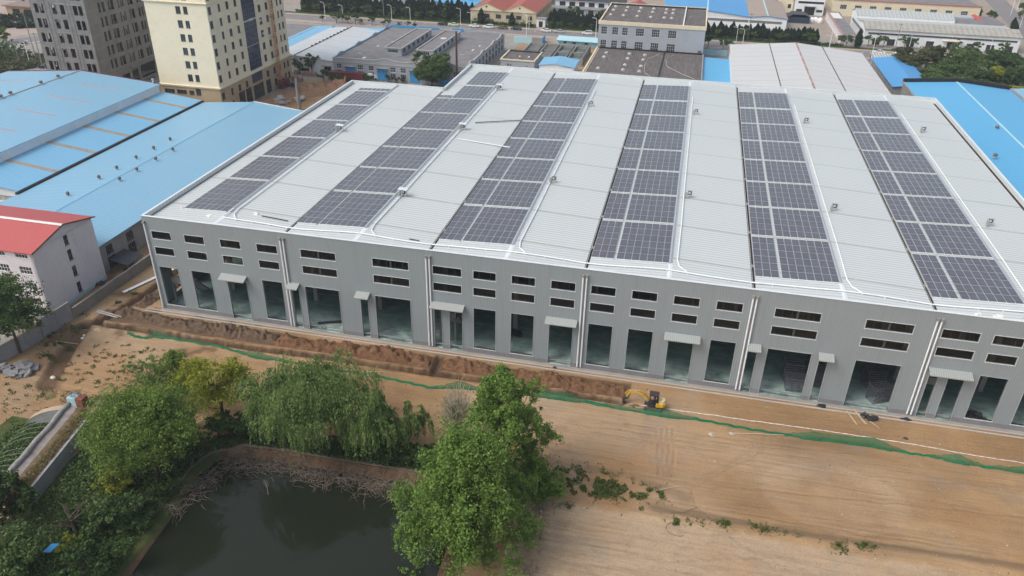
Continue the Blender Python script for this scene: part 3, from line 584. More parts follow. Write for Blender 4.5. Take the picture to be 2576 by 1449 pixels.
def inverter(x, y, canopy, lab):
    z = rz(x); t = thing('inverter_stand', lab, 'inverter', (x, y, z), 'inverter stands beside the roof ridges'); b = MB()
    for dx in (-.45, .45):
        for dy in (-.3, .3): b.bar((x+dx, y+dy*1.4, z), (x+dx, y+dy*.6, z+1.25), .03)
        b.bar((x+dx, y-.4, z+.35), (x+dx, y+.4, z+.9), .02)
    b.bar((x-.45, y-.2, z+1.2), (x+.45, y-.2, z+1.2), .03); b.bar((x-.45, y-.3, z+.5), (x+.45, y-.3, z+.5), .03); part('frame', b, 'galv', t)
    b = MB(); b.box(x-.34, x+.30, y-.16, y+.14, z+.45, z+1.15); part('inverter_box', b, 'steel_dark', t); b = MB(); b.box(x-.26, x+.1, y-.19, y-.165, z+.62, z+1.0); part('label_plate', b, 'whitestuff', t)
    if canopy: b = MB(); b.prism([(x-.85, z+1.42), (x+.75, z+1.30), (x+.75, z+1.34), (x-.85, z+1.46)], 'y', y-.7, y+.55); part('rain_cover', b, 'roof_trim', t)
    b = MB(); b.box(x-.75, x-.42, y-.9, y-.5, z+.1, z+1.1); part('junction_box', b, 'canopy', t)
for x_, y_, c_, l_ in [(13.2,49,1,'covered inverter stand alone on the leftmost roof bay'),(37.9,19.4,1,'covered inverter stand nearest the front on the second roof bay'),(37.9,57.1,1,'covered inverter stand midway back on the second roof bay'),(38.2,89.6,1,'covered inverter stand farthest back on the second roof bay'),
    (62.1,32.6,0,'open inverter stand nearer the front on the third roof bay'),(62.2,82.3,0,'open inverter stand far back on the third roof bay'),(86.5,32.2,0,'open inverter stand nearer the front on the fourth roof bay'),(86.6,82.8,0,'open inverter stand far back on the fourth roof bay'),
    (110.9,32.9,0,'open inverter stand nearer the front on the fifth roof bay'),(111,83,0,'open inverter stand far back on the fifth roof bay'),(135.5,33.1,0,'open inverter stand nearer the front on the rightmost roof bay'),(135.7,83.3,0,'open inverter stand far back on the rightmost roof bay')]: inverter(x_, y_, c_, l_)
# loose things on the roof
def onroof(nm, a, c, hw, hh, mat, lab, cat, grp=None):
    b = MB(); b.bar((a[0], a[1], rz(a[0])+.12), (c[0], c[1], rz(c[0])+.12), hw, hh); return solo(nm, b, mat, lab, cat, grp)
onroof('steel_channel', (39.1,62.5), (48.6,68.3), .07, .05, 'steel_dark', 'long dark steel channel lying slanted on the second roof bay', 'channel')
onroof('steel_channel', (39.3,61.9), (48.5,67.7), .05, .05, 'galv', 'long pale steel channel lying beside the dark one on the second roof bay', 'channel')
onroof('flashing_strip', (38.4,50.9), (50.1,49.6), .22, .03, 'whitepipe', 'loose white flashing strip reaching over the first roof gutter', 'flashing')
onroof('steel_channel', (18.2,5.7), (23.0,5.4), .06, .06, 'steel_dark', 'short dark steel channel near the front edge of the leftmost roof bay', 'channel')
onroof('steel_channel', (44.3,3.9), (46,3.8), .06, .05, 'steel_dark', 'two short dark bars lying near the front edge of the second roof bay', 'channel')
def rag(nm, x, y, z, r, mat, lab, cat, grp=None, h=.3, seed=0):
    R_ = random.Random(seed or int(x*7+y*13)); b = MB(); n = 9; rings = [(r, .02), (r*.75, h*.6), (r*.35, h)]
    for rr, zz in rings:
        for k_ in range(n):
            t = 2*math.pi*k_/n; q_ = rr*R_.uniform(.6, 1.25); b.v.append((x+q_*math.cos(t), y+q_*math.sin(t)*.7, z+zz*R_.uniform(.6, 1.2)+(0 if zz > .03 else -.03)))
    for j in range(2):
        for k_ in range(n): b.f.append((j*n+k_, j*n+(k_+1)%n, (j+1)*n+(k_+1)%n, (j+1)*n+k_)); b.mi.append(0)
    b.f.append(tuple(2*n+k_ for k_ in range(n))); b.mi.append(0); return solo(nm, b, mat, lab, cat, grp)
for x_, y_, r_, l_ in [(10.4,3.6,.8,'crumpled cardboard sheet near the front edge of the leftmost roof bay'),(3.9,5.4,.35,'small white bag left of the first solar block'),(16.9,6.2,.6,'crumpled white wrapping beside the short steel channel'),(125.6,1.4,.6,'white rag at the roof edge above the rightmost pipe pair'),(128.2,1.5,.8,'pile of white wrapping on the right end of the roof edge'),(131.6,1.7,.6,'dark bundle of straps between white wrapping on the roof edge'),(133.3,1.6,1.,'largest white bag pile at the far right roof edge')]:
    rag('wrapping', x_, y_, rz(x_), r_, 'steel_dark' if 'dark' in l_ else 'whitestuff', l_, 'rubbish', None, .35)
# ---------------------------------------------------------------- windows for the other buildings
_wc = {}
def winmesh(face, w, h, nx_, ny_, fm, gm_, fr=.07):
    key = (face, round(w, 2), round(h, 2), nx_, ny_, fm, gm_)
    if key in _wc: return _wc[key]
    b = MB(); g = MB(); S = {'S': lambda u, d: (u, d), 'N': lambda u, d: (u, -d), 'E': lambda u, d: (-d, u), 'W': lambda u, d: (d, u)}[face]
    def bx(mb, u0, u1, d0, d1, z0, z1):
        a, c = S(u0, d0), S(u1, d1); mb.box(min(a[0], c[0]), max(a[0], c[0]), min(a[1], c[1]), max(a[1], c[1]), z0, z1)
    bx(b, -w/2, w/2, .08, .15, 0, fr); bx(b, -w/2, w/2, .08, .15, h-fr, h)
    for i in range(nx_+1): u = -w/2+fr/2+(w-fr)*i/nx_; bx(b, u-fr/2, u+fr/2, .08, .15, fr, h-fr)
    for j in range(1, ny_): z = h*j/ny_; bx(b, -w/2+fr, w/2-fr, .09, .145, z-fr/2, z+fr/2)
    bx(b, -w/2-.08, w/2+.08, -.06, .0, -.08, -.005); bx(g, -w/2+.01, w/2-.01, .12, .13, .01, h-.01)
    _wc[key] = (b.mesh('window', fm), g.mesh('pane', gm_)); return _wc[key]
def addwin(root, face, u, z, at, w, h, nx_=2, ny_=1, fm='frame', gm_='glass', name='window'):
    m = winmesh(face, w, h, nx_, ny_, fm, gm_); P = (u, at, z) if face in 'SN' else (at, u, z)
    o = put(name, m[0], root, P); put('pane', m[1], o, P); return o
def body(root, x0, x1, y0, y1, z0, z1, mat, S=(), E=(), W=(), N=(), depth=.25, name='wall', top=True):
    b = MB(); b.holes('S', x0, x1, z0, z1, y0, list(S), depth); b.holes('E', y0, y1, z0, z1, x1, list(E), depth); b.holes('W', y0, y1, z0, z1, x0, list(W), depth); b.holes('N', x0, x1, z0, z1, y1, list(N), depth)
    if top: b.add([(x0,y0,z1),(x1,y0,z1),(x1,y1,z1),(x0,y1,z1)], [(0,1,2,3)])
    # inner core keeps openings from showing daylight
    return part(name, b, mat, root)
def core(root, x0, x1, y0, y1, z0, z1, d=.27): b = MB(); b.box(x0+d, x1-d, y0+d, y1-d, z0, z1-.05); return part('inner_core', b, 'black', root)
def roofp(root, prof, axis, a, c, mat, th=.12, name='roof', label=None):
    p = [(u, v) for u, v in prof]; b = MB(); b.prism(p+[(u, v-th) for u, v in prof[::-1]], axis, a, c); return part(name, b, mat, root, label=label)
def gable(root, prof, axis, at, z, mat, t=.2):
    """triangular wall under a roof profile"""
    b = MB(); b.prism([(prof[0][0], z)]+[(u, v-.13) for u, v in prof]+[(prof[-1][0], z)], axis, at, at+t); return part('gable_wall', b, mat, root)
def vent(x, y, z, lab, r=.36):
    t = thing('roof_vent', lab, 'roof vent', (x, y, z), 'turbine vents on the blue roofs'); b = MB(); b.lathe((x, y, z-.15), [(r*.7, 0), (r*.7, .45)], 10); part('base', b, 'galv', t)
    b = MB(); b.lathe((x, y, z+.28), [(r*.7, 0), (r, .2), (r*1.0, .45), (r*.6, .65), (.05, .7)], 12); part('turbine', b, 'ventbrown', t, smooth=True)

# ---------------------------------------------------------------- left: long blue sheds
n_ = thing('blue_shed', 'long pale blue ribbed shed between the grey hall and the brown striped blue roof', 'shed', (-33, 8, 0))
ew = [(9.7,11.5,3.0,4.85),(9.6,11.7,.2,2.6),(15.5,17.5,3.0,4.85),(15.4,17.6,.2,2.5)]+[(15.5+6*i, 17.5+6*i, 3.0, 4.85) for i in range(1, 12)]
body(n_, -48.2, -17.3, 8.2, 92.5, 0, 5.6, 'conc', E=ew, top=False); core(n_, -48.2, -17.3, 8.2, 92.5, 0, 5.3)
for a, c, z0, z1 in ew: addwin(n_, 'E', (a+c)/2, z0, -17.3, c-a, z1-z0, 4, 2 if z1-z0 > 2 else 1, 'frame_dark')
pr = [(-48.6, 5.95), (-32.6, 7.35), (-17.0, 5.75)]; roofp(n_, pr, 'y', 7.9, 92.9, 'blue'); gable(n_, pr, 'y', 8.2, 5.6, 'conc'); gable(n_, pr, 'y', 92.3, 5.6, 'conc')
b = MB(); b.prism([(-32.9, 7.36), (-32.6, 7.42), (-32.3, 7.36)], 'y', 7.9, 92.9); part('ridge_cap', b, 'blue2', n_)
b = MB(); b.box(-48.9, -48.3, 24, 93.2, 5.85, 6.35); part('gutter', b, 'gutterdark', n_)
b = MB(); b.box(-33, -17, 92.9, 93.1, 5.5, 6.0); b.bar((-32.6, 93, 7.45), (-17, 93, 5.85), .1, .12); part('verge_trim', b, 'roof_trim', n_)
for i, (x_, y_) in enumerate([(-36,59),(-36,52.5),(-31.,52.5),(-36,46),(-31.,46),(-36,39.2),(-31.,39.2),(-36,33.4),(-31.,33.4),(-36,24)]):
    vent(x_, y_, 7.05 if x_ < -33 else 7.2, 'larger rusty turbine vent nearest the front on the plain blue shed' if i == 9 else f'{["farthest left slope","second left slope","farthest right slope","third left slope","second right slope","fourth left slope","third right slope","fifth left slope","fourth right slope"][i]} turbine vent on the plain blue shed, counted from the back')
m_ = thing('striped_shed', 'lower blue shed roof crossed by grey brown translucent strips beside the plain blue shed', 'shed', (-55, 25, 0))
body(m_, -61.2, -48.9, 25, 92.5, 0, 6.3, 'white', S=[(-60, -49.6, 3.6, 4.9)], top=False)
b = MB(); b.add([(-60,25.2,3.6),(-49.6,25.2,3.6),(-49.6,25.2,4.9),(-60,25.2,4.9)], [(0,1,2,3)]); part('window_band', b, 'oldroof2', m_)
pr = [(-61.3, 8.0), (-48.7, 6.5)]; roofp(m_, pr, 'y', 24.6, 92.9, 'blue2'); b = MB(); b.prism([(-61.2, 6.3), (-61.2, 7.87), (-48.9, 6.38), (-48.9, 6.3)], 'y', 25, 25.2); part('gable_wall', b, 'white', m_)
sl_ = plain('brown_translucent_strip', (.30, .25, .20), .6, .3, 0, .15, 1)
for y_ in (36, 48.5, 60.8, 73.0, 85.3):
    b = MB(); b.prism([(-61.3, 8.03), (-48.72, 6.53), (-48.72, 6.48), (-61.3, 7.98)], 'y', y_-.65, y_+.65); part('roof_strip', b, sl_, m_)
t_ = thing('tall_blue_shed', 'tallest pale blue shed with a white clerestory wall at the left edge', 'shed', (-84, 25, 0))
b = MB(); b.holes('E', 20, 92.5, 6, 10.05, -61.3, [], .2); b.holes('S', -112, -61.3, 0, 10.05, 20, [], .2); b.box(-61.3, -61.0, 20, 92.5, 9.6, 10.0); b.box(-61.3, -61.15, 20, 92.5, 7.9, 8.15)
part('wall', b, 'white', t_)
pr = [(-111, 10.1), (-86, 12.1), (-60.9, 10.15)]; roofp(t_, pr, 'y', 19.7, 92.9, 'blue'); gable(t_, pr, 'y', 92.2, 9.9, 'white')
b = MB(); b.tube([(-86, 19.7, 12.2), (-86, 92.9, 12.2)], .16, 6); part('ridge_cap', b, 'galv', t_)
b = MB(); b.bar((-86, 93, 12.2), (-60.9, 93, 10.2), .08, .12); b.bar((-111, 93, 10.15), (-86, 93, 12.2), .08, .12); part('verge_trim', b, 'maroon', t_)
pink = plain('faded_pink_strip', (.42, .27, .27), .7, .3, 0, .1, 1)
for x0, x1, y_ in ((-78,-66.8,82.8),(-78,-66.8,70.9),(-78,-66.8,59),(-78,-66.8,46.4),(-104,-95,82),(-104,-95,70)):
    z = lambda x: 12.1-(abs(x+86))*.0784+.02
    b = MB(); b.prism([(x0, z(x0)), (x1, z(x1)), (x1, z(x1)-.04), (x0, z(x0)-.04)], 'y', y_-.28, y_+.28); part('roof_strip', b, pink, t_)
for i, y_ in enumerate((84, 77.5, 66.8, 63.6)): vent(-86, y_, 12.2, f'turbine vent on the ridge of the tallest blue shed, {ORD[i]} from the back', .5)
tag(solo('metal_flue', MB().lathe((-62.6, 92.2, 9.5), [(.22, 0), (.22, 1.9), (.34, 1.95), (.3, 2.2), (.1, 2.3)], 10), 'galv', 'small metal flue at the back corner of the tallest blue shed', 'flue'))

# red roofed dormitory
d_ = thing('red_roof_dormitory', 'pinkish white four storey building with a red sheet roof at the left edge', 'building', (-38, 0, 0))
sw = []
for z in (11.0, 8.05, 5.1, 2.1):
    for i in range(8): sw.append((-19.2-i*4.3, -16.9-i*4.3, z, z+1.35))
ew = [(-.5,.45,10.1,11.9),(-.5,.45,7.2,9.2),(-.5,.45,4.1,6.1),(-.5,.45,.9,2.9)]
body(d_, -58, -15.9, -7.5, 6.6, 0, 12.15, 'pinkwhite', S=sw, E=ew, top=False); core(d_, -58, -15.9, -7.5, 6.6, 0, 12)
for a, c, z0, z1 in sw: addwin(d_, 'S', (a+c)/2, z0, -7.5, c-a, z1-z0, 4, 2, 'frame')
for a, c, z0, z1 in ew: addwin(d_, 'E', (a+c)/2, z0, -15.9, c-a, z1-z0, 2, 2, 'frame_dark')
pr = [(-8.0, 12.3), (-.3, 14.1), (7.0, 12.35)]; roofp(d_, pr, 'x', -58.5, -15.4, 'red'); gable(d_, pr, 'x', -16.1, 12.1, 'pinkwhite')
b = MB(); b.prism([(-.7, 14.06), (-.3, 14.2), (.1, 14.06)], 'x', -58.5, -15.4); part('ridge_cap', b, 'whitestuff', d_)
b = MB(); b.bar((-15.35, -8.0, 12.28), (-15.35, -.3, 14.1), .07, .1); b.bar((-15.35, -.3, 14.1), (-15.35, 7.0, 12.33), .07, .1); part('verge_trim', b, 'rust', d_)
b = MB(); b.box(-58, -15.88, -7.53, 6.62, 0, .6); part('blue_skirting', b, 'ltblue', d_); b = MB(); b.tube([(-16.2, -7.65, 12.1), (-16.2, -7.65, 0.6)], .07, 6); part('downpipe', b, 'whitepipe', d_)
b = MB()
for i in range(9): b.tube([(-15.88, 1.2+.1*i, 13-.8*i-.2), (-15.7, 1.3+.1*i, 13.0-.8*i-.2), (-15.7, 1.6+.1*i, 13.-.8*i-.2), (-15.88, 1.7+.1*i, 13-.8*i-.2)], .03, 4)
part('climbing_rung', b, 'galv', d_)

# ---------------------------------------------------------------- cream tower
c_ = thing('cream_tower', 'cream office tower with dark blue curtain glazing and a tan stone base', 'tower', (-56, 98.7, 0))
X0, X1, Y0, Y1, ZT = -65.2, -46.2, 98.7, 142.0, 46.0
rows = [30.5-2.0-3.72*k_ for k_ in range(-4, 6)]; rows = [28.45+3.72*4-3.72*k_ for k_ in range(10)]   # sills
S_ = []
for z in rows: S_ += [(-55.75, -54.25, z, z+2.0), (-53.4, -52.1, z, z+2.0)]
lo_s = [(-64.2,-60.9,6.0,7.2),(-60.2,-57.,6.0,7.2),(-56.2,-54.6,5.9,7.2),(-54,-52.4,5.9,7.9)]
cols = [(99.25,100.75),(104.2,105.4),(108.3,109.75),(112.6,114.0),(125.5,127.2),(129.9,131.4),(133.8,135.0),(137.0,138.1),(139.3,140.6)]
E_ = [];
for z in rows:
    for a, c in cols: E_.append((a, c, z, z+2.05))
E_l = [(a, c, 5.0, 7.0) for a, c in cols]
gl_ = [(116.4,123.7,z,z+7.0) for z in (38.2+.0, 31.0-.0, 23.7, 16.3, 9.1)]
E_ += gl_; El2 = [(108,111.4,0,4.7),(112,115.4,0,4.7),(116.5,122.9,.1,4.5),(124.4,127.4,0,4.2),(99.3,100.9,1.2,3.4),(104,105.3,1.2,3.4),(129.8,131.5,1.2,3.4),(133.8,135,1.2,3.4),(137,138.1,1.2,3.4),(139.3,140.6,1.2,3.4)]
body(c_, X0, X1, Y0, Y1, 8.5, ZT, 'cream', S=S_, E=E_); body(c_, X0-.05, X1+.05, Y0-.05, Y1+.05, 0, 8.3, 'tanstone', S=lo_s, E=E_l+El2+[(116.5,122.9,5.2,8.0)], name='base_wall', top=False); core(c_, X0, X1, Y0, Y1, 0, ZT)
for a, c, z0, z1 in S_: addwin(c_, 'S', (a+c)/2, z0, Y0, c-a, z1-z0, 2, 1, 'frame_dark')
for z in rows[3:]:
    for a, c in cols: addwin(c_, 'E', (a+c)/2, z, X1, c-a, 2.05, 2, 1, 'frame_dark')
for a, c, z0, z1 in lo_s: addwin(c_, 'S', (a+c)/2, z0, Y0-.05, c-a, z1-z0, 3, 1, 'frame_dark')
for a, c, z0, z1 in E_l: addwin(c_, 'E', (a+c)/2, z0, X1+.05, c-a, z1-z0, 2, 1, 'frame_dark')
for a, c, z0, z1 in gl_+[(116.5,122.9,5.2,8.0)]: addwin(c_, 'E', (a+c)/2, z0, X1, c-a, z1-z0, 6, 5, 'frame_dark', 'curtain', 'curtain_glazing')
for a, c, z0, z1 in El2: addwin(c_, 'E', (a+c)/2, z0, X1+.05, c-a, z1-z0, 4 if c-a > 4 else 2, 2, 'frame_dark', 'glass', 'ground_opening')
def band(z0, z1, out, mat='cream', name='cornice'):
    b = MB(); b.box(X0-out, X1+out, Y0-out, Y0-.002, z0, z1); b.box(X1+.002, X1+out, Y0-.002, Y1+out, z0, z1); b.box(X0-out, X0-.06, Y0, Y1, z0, z1); part(name, b, mat, c_)
band(8.15, 8.5, .35); band(8.5, 8.62, .5); band(30.95+.35, 31.15+.35, .3); band(31.5, 31.62, .45)
for y_ in (102.4, 107.0, 111.2, 115.6, 124.5, 129, 132.6, 136.2): b = MB(); b.box(X1+.002, X1+.10, y_-.12, y_+.12, 8.62, 31.2); part('pilaster', b, 'cream', c_)
acm = MB(); acm.box(0, .35, -.4, .4, 0, .6); acm.m = 1; acm.lathe((.36, 0, .3), [(.0, 0)], 3) if False else None; acm = acm.mesh('air_conditioner', ['frame'])
for y_, z in ((114.6,20.7),(110.0,20.5),(114.2,17.1),(126.6,18.0),(125.6,22.0),(119.4,23.9-.6),(120.6,23.9-.6),(126,27.9)): put('air_conditioner', acm, c_, (X1+.02, y_, z))
# construction hoist
h_ = thing('construction_hoist', 'orange lattice hoist mast with a red cage against the cream tower', 'hoist', (-44.6, 131.5, 0)); b = MB(); x_, y_ = -45.0, 131.5
for dx in (-.35, .35):
    for dy in (-.35, .35): b.tube([(x_+dx, y_+dy, 0), (x_+dx, y_+dy, 46)], .06, 4)
for i in range(46):
    z = i+.1
    for (a0, b0), (a1, b1) in (((-.35,-.35),(.35,-.35)),((.35,-.35),(.35,.35)),((.35,.35),(-.35,.35)),((-.35,.35),(-.35,-.35))): b.bar((x_+a0, y_+b0, z), (x_+a1, y_+b1, z), .03); b.bar((x_+a0, y_+b0, z), (x_+a1, y_+b1, z+1), .03)
part('mast', b, 'orange', h_)
b = MB(); k_ = MB()
for z in (4, 10, 16, 22, 28): b.bar((x_, y_+.3, z+.5), (X1+.0, y_+.9, z+.5), .05); b.bar((x_-.6, y_-1.6, z+.5), (x_+.2, y_-.2, z+.5), .06)
part('wall_tie', b, 'steel_dark', h_)
b = MB(); b.box(x_-.2, x_+1.5, y_+.5, y_+3.2, .5, 2.9)
for z in (.5, 1.2, 2, 2.8): b.box(x_-.3, x_+1.6, y_-1.9, y_-.5, z, z+.08)
for dx in (-.3, 1.5):
    for dy in (-1.9, -.6): b.box(x_+dx, x_+dx+.1, y_+dy, y_+dy+.1, .4, 3.0)
b.box(x_-.6, x_+2.2, y_-2.1, y_+3.4, .35, .5); part('cage', b, 'maroon', h_); b = MB(); b.box(x_-1, x_+2.6, y_-2.6, y_+3.8, 0, .35); part('base_slab', b, 'conc', h_)

# ---------------------------------------------------------------- unfinished grey tower: open frame with slabs and rooms
g_ = thing('unfinished_grey_tower', 'unfinished bare grey blockwork tower with empty window openings', 'tower', (-100, 106.4, 0))
GX0, GX1, GY0, GY1, GZ = -109.8, -91.0, 106.4, 133.2, 46.0; st = 4.2; sills = [24.35-st*k_ for k_ in range(-5, 6)]
Sg, Eg = [], []
for z in sills:
    Sg += [(-108.5,-107.2,z,z+2.7),(-106.7,-105.3,z,z+2.7),(-102.4,-100.9,z,z+2.7),(-99.6,-98.1,z,z+2.7),(-95.2,-93.8,z,z+2.7),(-93.4,-92.1,z,z+2.7)]
    if z > 4: Eg += [(111.9,112.8,z,z+2.8),(113.6,114.8,z,z+2.8),(116.3,117.1,z,z+2.8),(117.5,118.9,z,z+2.8),(120.8,121.4,z,z+2.8),(121.9,122.5,z,z+1.6),(122.8,123.5,z+.1,z+2.8),(125.4,126.0,z,z+2.8),(126.5,127.9,z,z+2.8),(129.8,130.9,z,z+2.7),(131.4,132.2,z,z+2.7)]
Eg = [e for e in Eg if e[2] > 6]+[(112.5,115,.3,4.6),(116.2,119.4,.3,4.8),(120.6,123.8,.3,5.2),(124.9,132.6,1.6,6.0)]
body(g_, GX0, GX1, GY0, GY1, 0, GZ, 'blockwork', S=Sg, E=Eg, W=[(a, a+1.5, z, z+2.7) for z in sills for a in (109, 114, 120, 126)], depth=.3, top=True)
b = MB()
for z in sills: b.box(GX0+.32, GX1-.32, GY0+.32, GY1-.32, z-1.15, z-.95)
part('floor_slab', b, 'blockwork', g_)
b = MB()
for z in sills[:]:
    b.box(GX0+.32, GX1-.34, 115.2, 115.4, z-.95, z+3.05); b.box(-100.5, -100.3, 106.8, 115.2, z-.95, z+3.05); b.box(-97, -96.8, 115.4, GY1-.4, z-.95, z+3.05)
part('room_partition', b, 'blockwork', g_)
for i, x_ in enumerate((-104.7, -103.2, -97.3, -96)): b = MB(); b.box(x_-.14, x_+.14, GY0-.09, GY0-.002, 0, GZ); part('pilaster', b, 'blockwork', g_)
b = MB(); b.box(-101.5, -92.4, GY0-.05, GY0-.002, 27.15, 27.55); b.box(-103.5, -94, GY0-.045, GY0-.002, 19.0, 19.25); part('lime_streak', b, 'conc', g_)
b = MB(); b.box(GX1+.002, GX1+.5, GY0+14, GY1, 5.9, 6.4); b.box(GX1+.002, GX1+.35, GY0, GY1, .9, 1.3); part('ledge', b, 'blockwork', g_)

# ---------------------------------------------------------------- behind the hall, left to right
q_ = thing('grey_factory', 'long grey factory with curved parapets, two roof monitors and bright blue doors', 'factory', (-11, 149.5, 0)); A0, A1, B0, B1 = -34.6, 12.3, 149.6, 205
dr = [(-30.3,-26.8,0,3.9),(-18.8,-15.2,0,4.05),(-7.2,-3.6,0,4.1),(3,6.6,0,4.1)]; wn = []
for a, c in ((-33.4,-31.6),(-25.8,-23.8),(-21.9,-20),(-14.1,-12.2),(-10.5,-8.6),(-2,0),(1.,2.6),(8,10)): wn += [(a, c, .9, 2.6), (a, c, 3.1, 4.7)]
eg = []
for i in range(11): eg += [(152+4.8*i, 154.2+4.8*i, .9, 2.9), (152+4.8*i, 154.2+4.8*i, 3.6, 5.2)]
body(q_, A0, A1, B0, B1, 0, 6.2, 'greyblue', S=dr+wn, E=eg, top=False); core(q_, A0, A1, B0, B1, 0, 6)
for a, c, z0, z1 in wn: addwin(q_, 'S', (a+c)/2, z0, B0, c-a, z1-z0, 3, 2, 'frame')
for a, c, z0, z1 in eg: addwin(q_, 'E', (a+c)/2, z0, A1, c-a, z1-z0, 3, 2, 'frame_dark')
for a, c, z0, z1 in dr: b = MB(); b.box(a+.02, c-.02, B0+.1, B0+.2, 0, z1-.02); b.box((a+c)/2-.03, (a+c)/2+.03, B0+.07, B0+.1, 0, z1-.05); part('blue_door', b, 'bluepaint', q_); b = MB(); b.box(a-.4, c+.4, B0-1.0, B0-.002, z1+.15, z1+.28); part('door_canopy', b, 'conc', q_)
b = MB(); b.box(A0+.2, A1-.2, B0+.2, B1-.2, 5.9, 6.15); part('roof', b, 'greyroof', q_)
def wavy(u0, u1, z, amp, bumps):
    pts = []
    for u in np.linspace(u0, u1, 90): pts.append((float(u), z+sum(amp*max(0, math.cos((u-c)/w*math.pi/2))**1.2 if abs(u-c) < w else 0 for c, w in bumps)))
    return pts
P_ = wavy(A0, A1, 6.55, .75, [(-15.6, 3.6), (-4.2, 3.2), (7, 3)]); b = MB()
for (u, z), (u2, z2) in zip(P_, P_[1:]): b.prism([(u, 6.2), (u2, 6.2), (u2, z2), (u, z)], 'y', B0, B0+.25)
part('front_parapet', b, 'greyblue', q_); b = MB()
for (u, z), (u2, z2) in zip(P_, P_[1:]): b.bar((u, B0+.1, z+.06), (u2, B0+.1, z2+.06), .22, .10)
b.box(A0, A1, B0-.16, B0-.002, 5.25, 5.45); part('parapet_coping', b, 'curb', q_)
P_ = wavy(B0+.25, B1, 6.5, .6, [(156, 3), (172, 3), (188, 3), (200, 2.5)])
for nm, xx, m2 in (('side_parapet', A1-.25, 'greyblue'), ('side_parapet', A0, 'greyblue')):
    b = MB()
    for (u, z), (u2, z2) in zip(P_, P_[1:]): b.prism([(u, 6.2), (u2, 6.2), (u2, z2), (u, z)], 'x', xx, xx+.25)
    part(nm, b, m2, q_); b = MB()
    for (u, z), (u2, z2) in zip(P_, P_[1:]): b.bar((xx+.1, u, z+.06), (xx+.1, u2, z2+.06), .2, .09)
    part('parapet_coping', b, 'curb' if xx > 0 else 'blue2', q_)
b = MB(); b.box(A0, A1, B1-.25, B1, 6.2, 6.9); b.box(-6, -1, B1-.3, B1+.01, 6.9, 7.5); part('back_parapet', b, 'greyblue', q_)
b = MB(); b.box(A0, -14, B1-.32, B1-.252, 6.3, 7.05); b.box(-8.5, -4, B1-.34, B1-.302, 6.3, 7.2); part('blue_panel', b, 'bluepaint', q_)
for m0, m1 in ((-19.3,-13.4),(-7.9,-2.0)):
    mo = put('roof_monitor', None, q_, (m0, 159.3, 6.1)); mw = [(m0+1, m0+4.6, 7.2, 8.3)]; me_ = [(161+5*i, 163.6+5*i, 7.0, 8.3) for i in range(6)]
    b = MB(); b.holes('S', m0, m1, 6.1, 8.7, 159.3, mw, .2); b.holes('E', 159.3, 193, 6.1, 8.7, m1, me_, .2); b.holes('W', 159.3, 193, 6.1, 8.7, m0, [], .2); b.holes('N', m0, m1, 6.1, 8.7, 193, [], .2); part('monitor_wall', b, 'greyblue', mo, wpos(mo))
    b = MB(); b.box(m0+.3, m1-.3, 159.6, 192.7, 6.1, 8.5); part('inner_core', b, 'black', mo, wpos(mo))
    b = MB(); b.box(m0+.02, m1-.02, 159.32, 192.98, 8.45, 8.62); part('monitor_roof', b, 'greyroof', mo, wpos(mo)); b = MB(); b.box(m0-.2, m1+.2, 159.1, 159.45, 8.7, 8.95); b.box(m1-.15, m1+.2, 159.45, 193.2, 8.7, 8.95); b.box(m0-.2, m0+.15, 159.45, 193.2, 8.7, 8.95); b.box(m0+.15, m1-.15, 192.85, 193.2, 8.7, 8.95); part('monitor_coping', b, 'curb', mo, wpos(mo))
    for a, c, z0, z1 in mw: addwin(mo, 'S', (a+c)/2, z0, 159.3, c-a, z1-z0, 5, 1, 'frame')
    for a, c, z0, z1 in me_: addwin(mo, 'E', (a+c)/2, z0, m1, c-a, z1-z0, 4, 2, 'frame_dark')
for i, (x_, y_, w_, h2) in enumerate([(-24,180,1.6,.3),(-27,172,.8,1.2),(-29,160,1,.4),(-4.6,180,2.2,1.6),(7.5,176,.5,2.4),(8.2,183,.6,1.6),(5.5,168,1.6,.2),(-25,154,1.,2.2)]):
    b = MB(); b.box(x_-w_/2, x_+w_/2, y_-h2/2, y_+h2/2, 6.15, 6.18) if i != 3 else b.box(x_-1, x_+1, y_-1, y_+1, 8.62, 8.66); part('roof_patch', b, 'whitestuff', q_)
s_ = thing('patched_sheet_shed', 'low shed with patched pale sheet roof and blue outer strip beside the grey factory', 'shed', (-50, 152, 0))
wl = [(-48.3,-44.6,.7,1.7),(-56,-52.3,.7,1.7)]; body(s_, -66, -34.9, 151.5, 204, 0, 4.6, 'white', S=wl+[(-39,-36.4,0,2.9)], top=False); core(s_, -66, -34.9, 151.5, 204, 0, 4.5)
for a, c, z0, z1 in wl: addwin(s_, 'S', (a+c)/2, z0, 151.5, c-a, z1-z0, 4, 1, 'frame_dark')
b = MB(); b.box(-39.4, -36, 150.4, 151.49, 3.05, 3.2); part('door_canopy', b, 'conc', s_)
pr = [(-58.9, 5.0), (-49.4, 6.0), (-34.8, 4.9)]; roofp(s_, pr, 'y', 151, 201.5, 'whiteroof2'); gable(s_, pr, 'y', 151.5, 4.6, 'white')
roofp(s_, [(-68, 4.3), (-58.9, 4.9)], 'y', 151, 206, 'blue2'); roofp(s_, [(-66, 4.4), (-34.9, 5.2)], 'y', 201.6, 206.5, 'blue2')
b = MB(); b.tube([(-49.4, 151, 6.05), (-49.4, 201.5, 6.05)], .16, 6)
for i in range(11): b.lathe((-49.4, 165+3.2*i, 6.05), [(.3, 0), (.38, .35), (.1, .5)], 8)
part('ridge_vent_line', b, 'rust', s_)
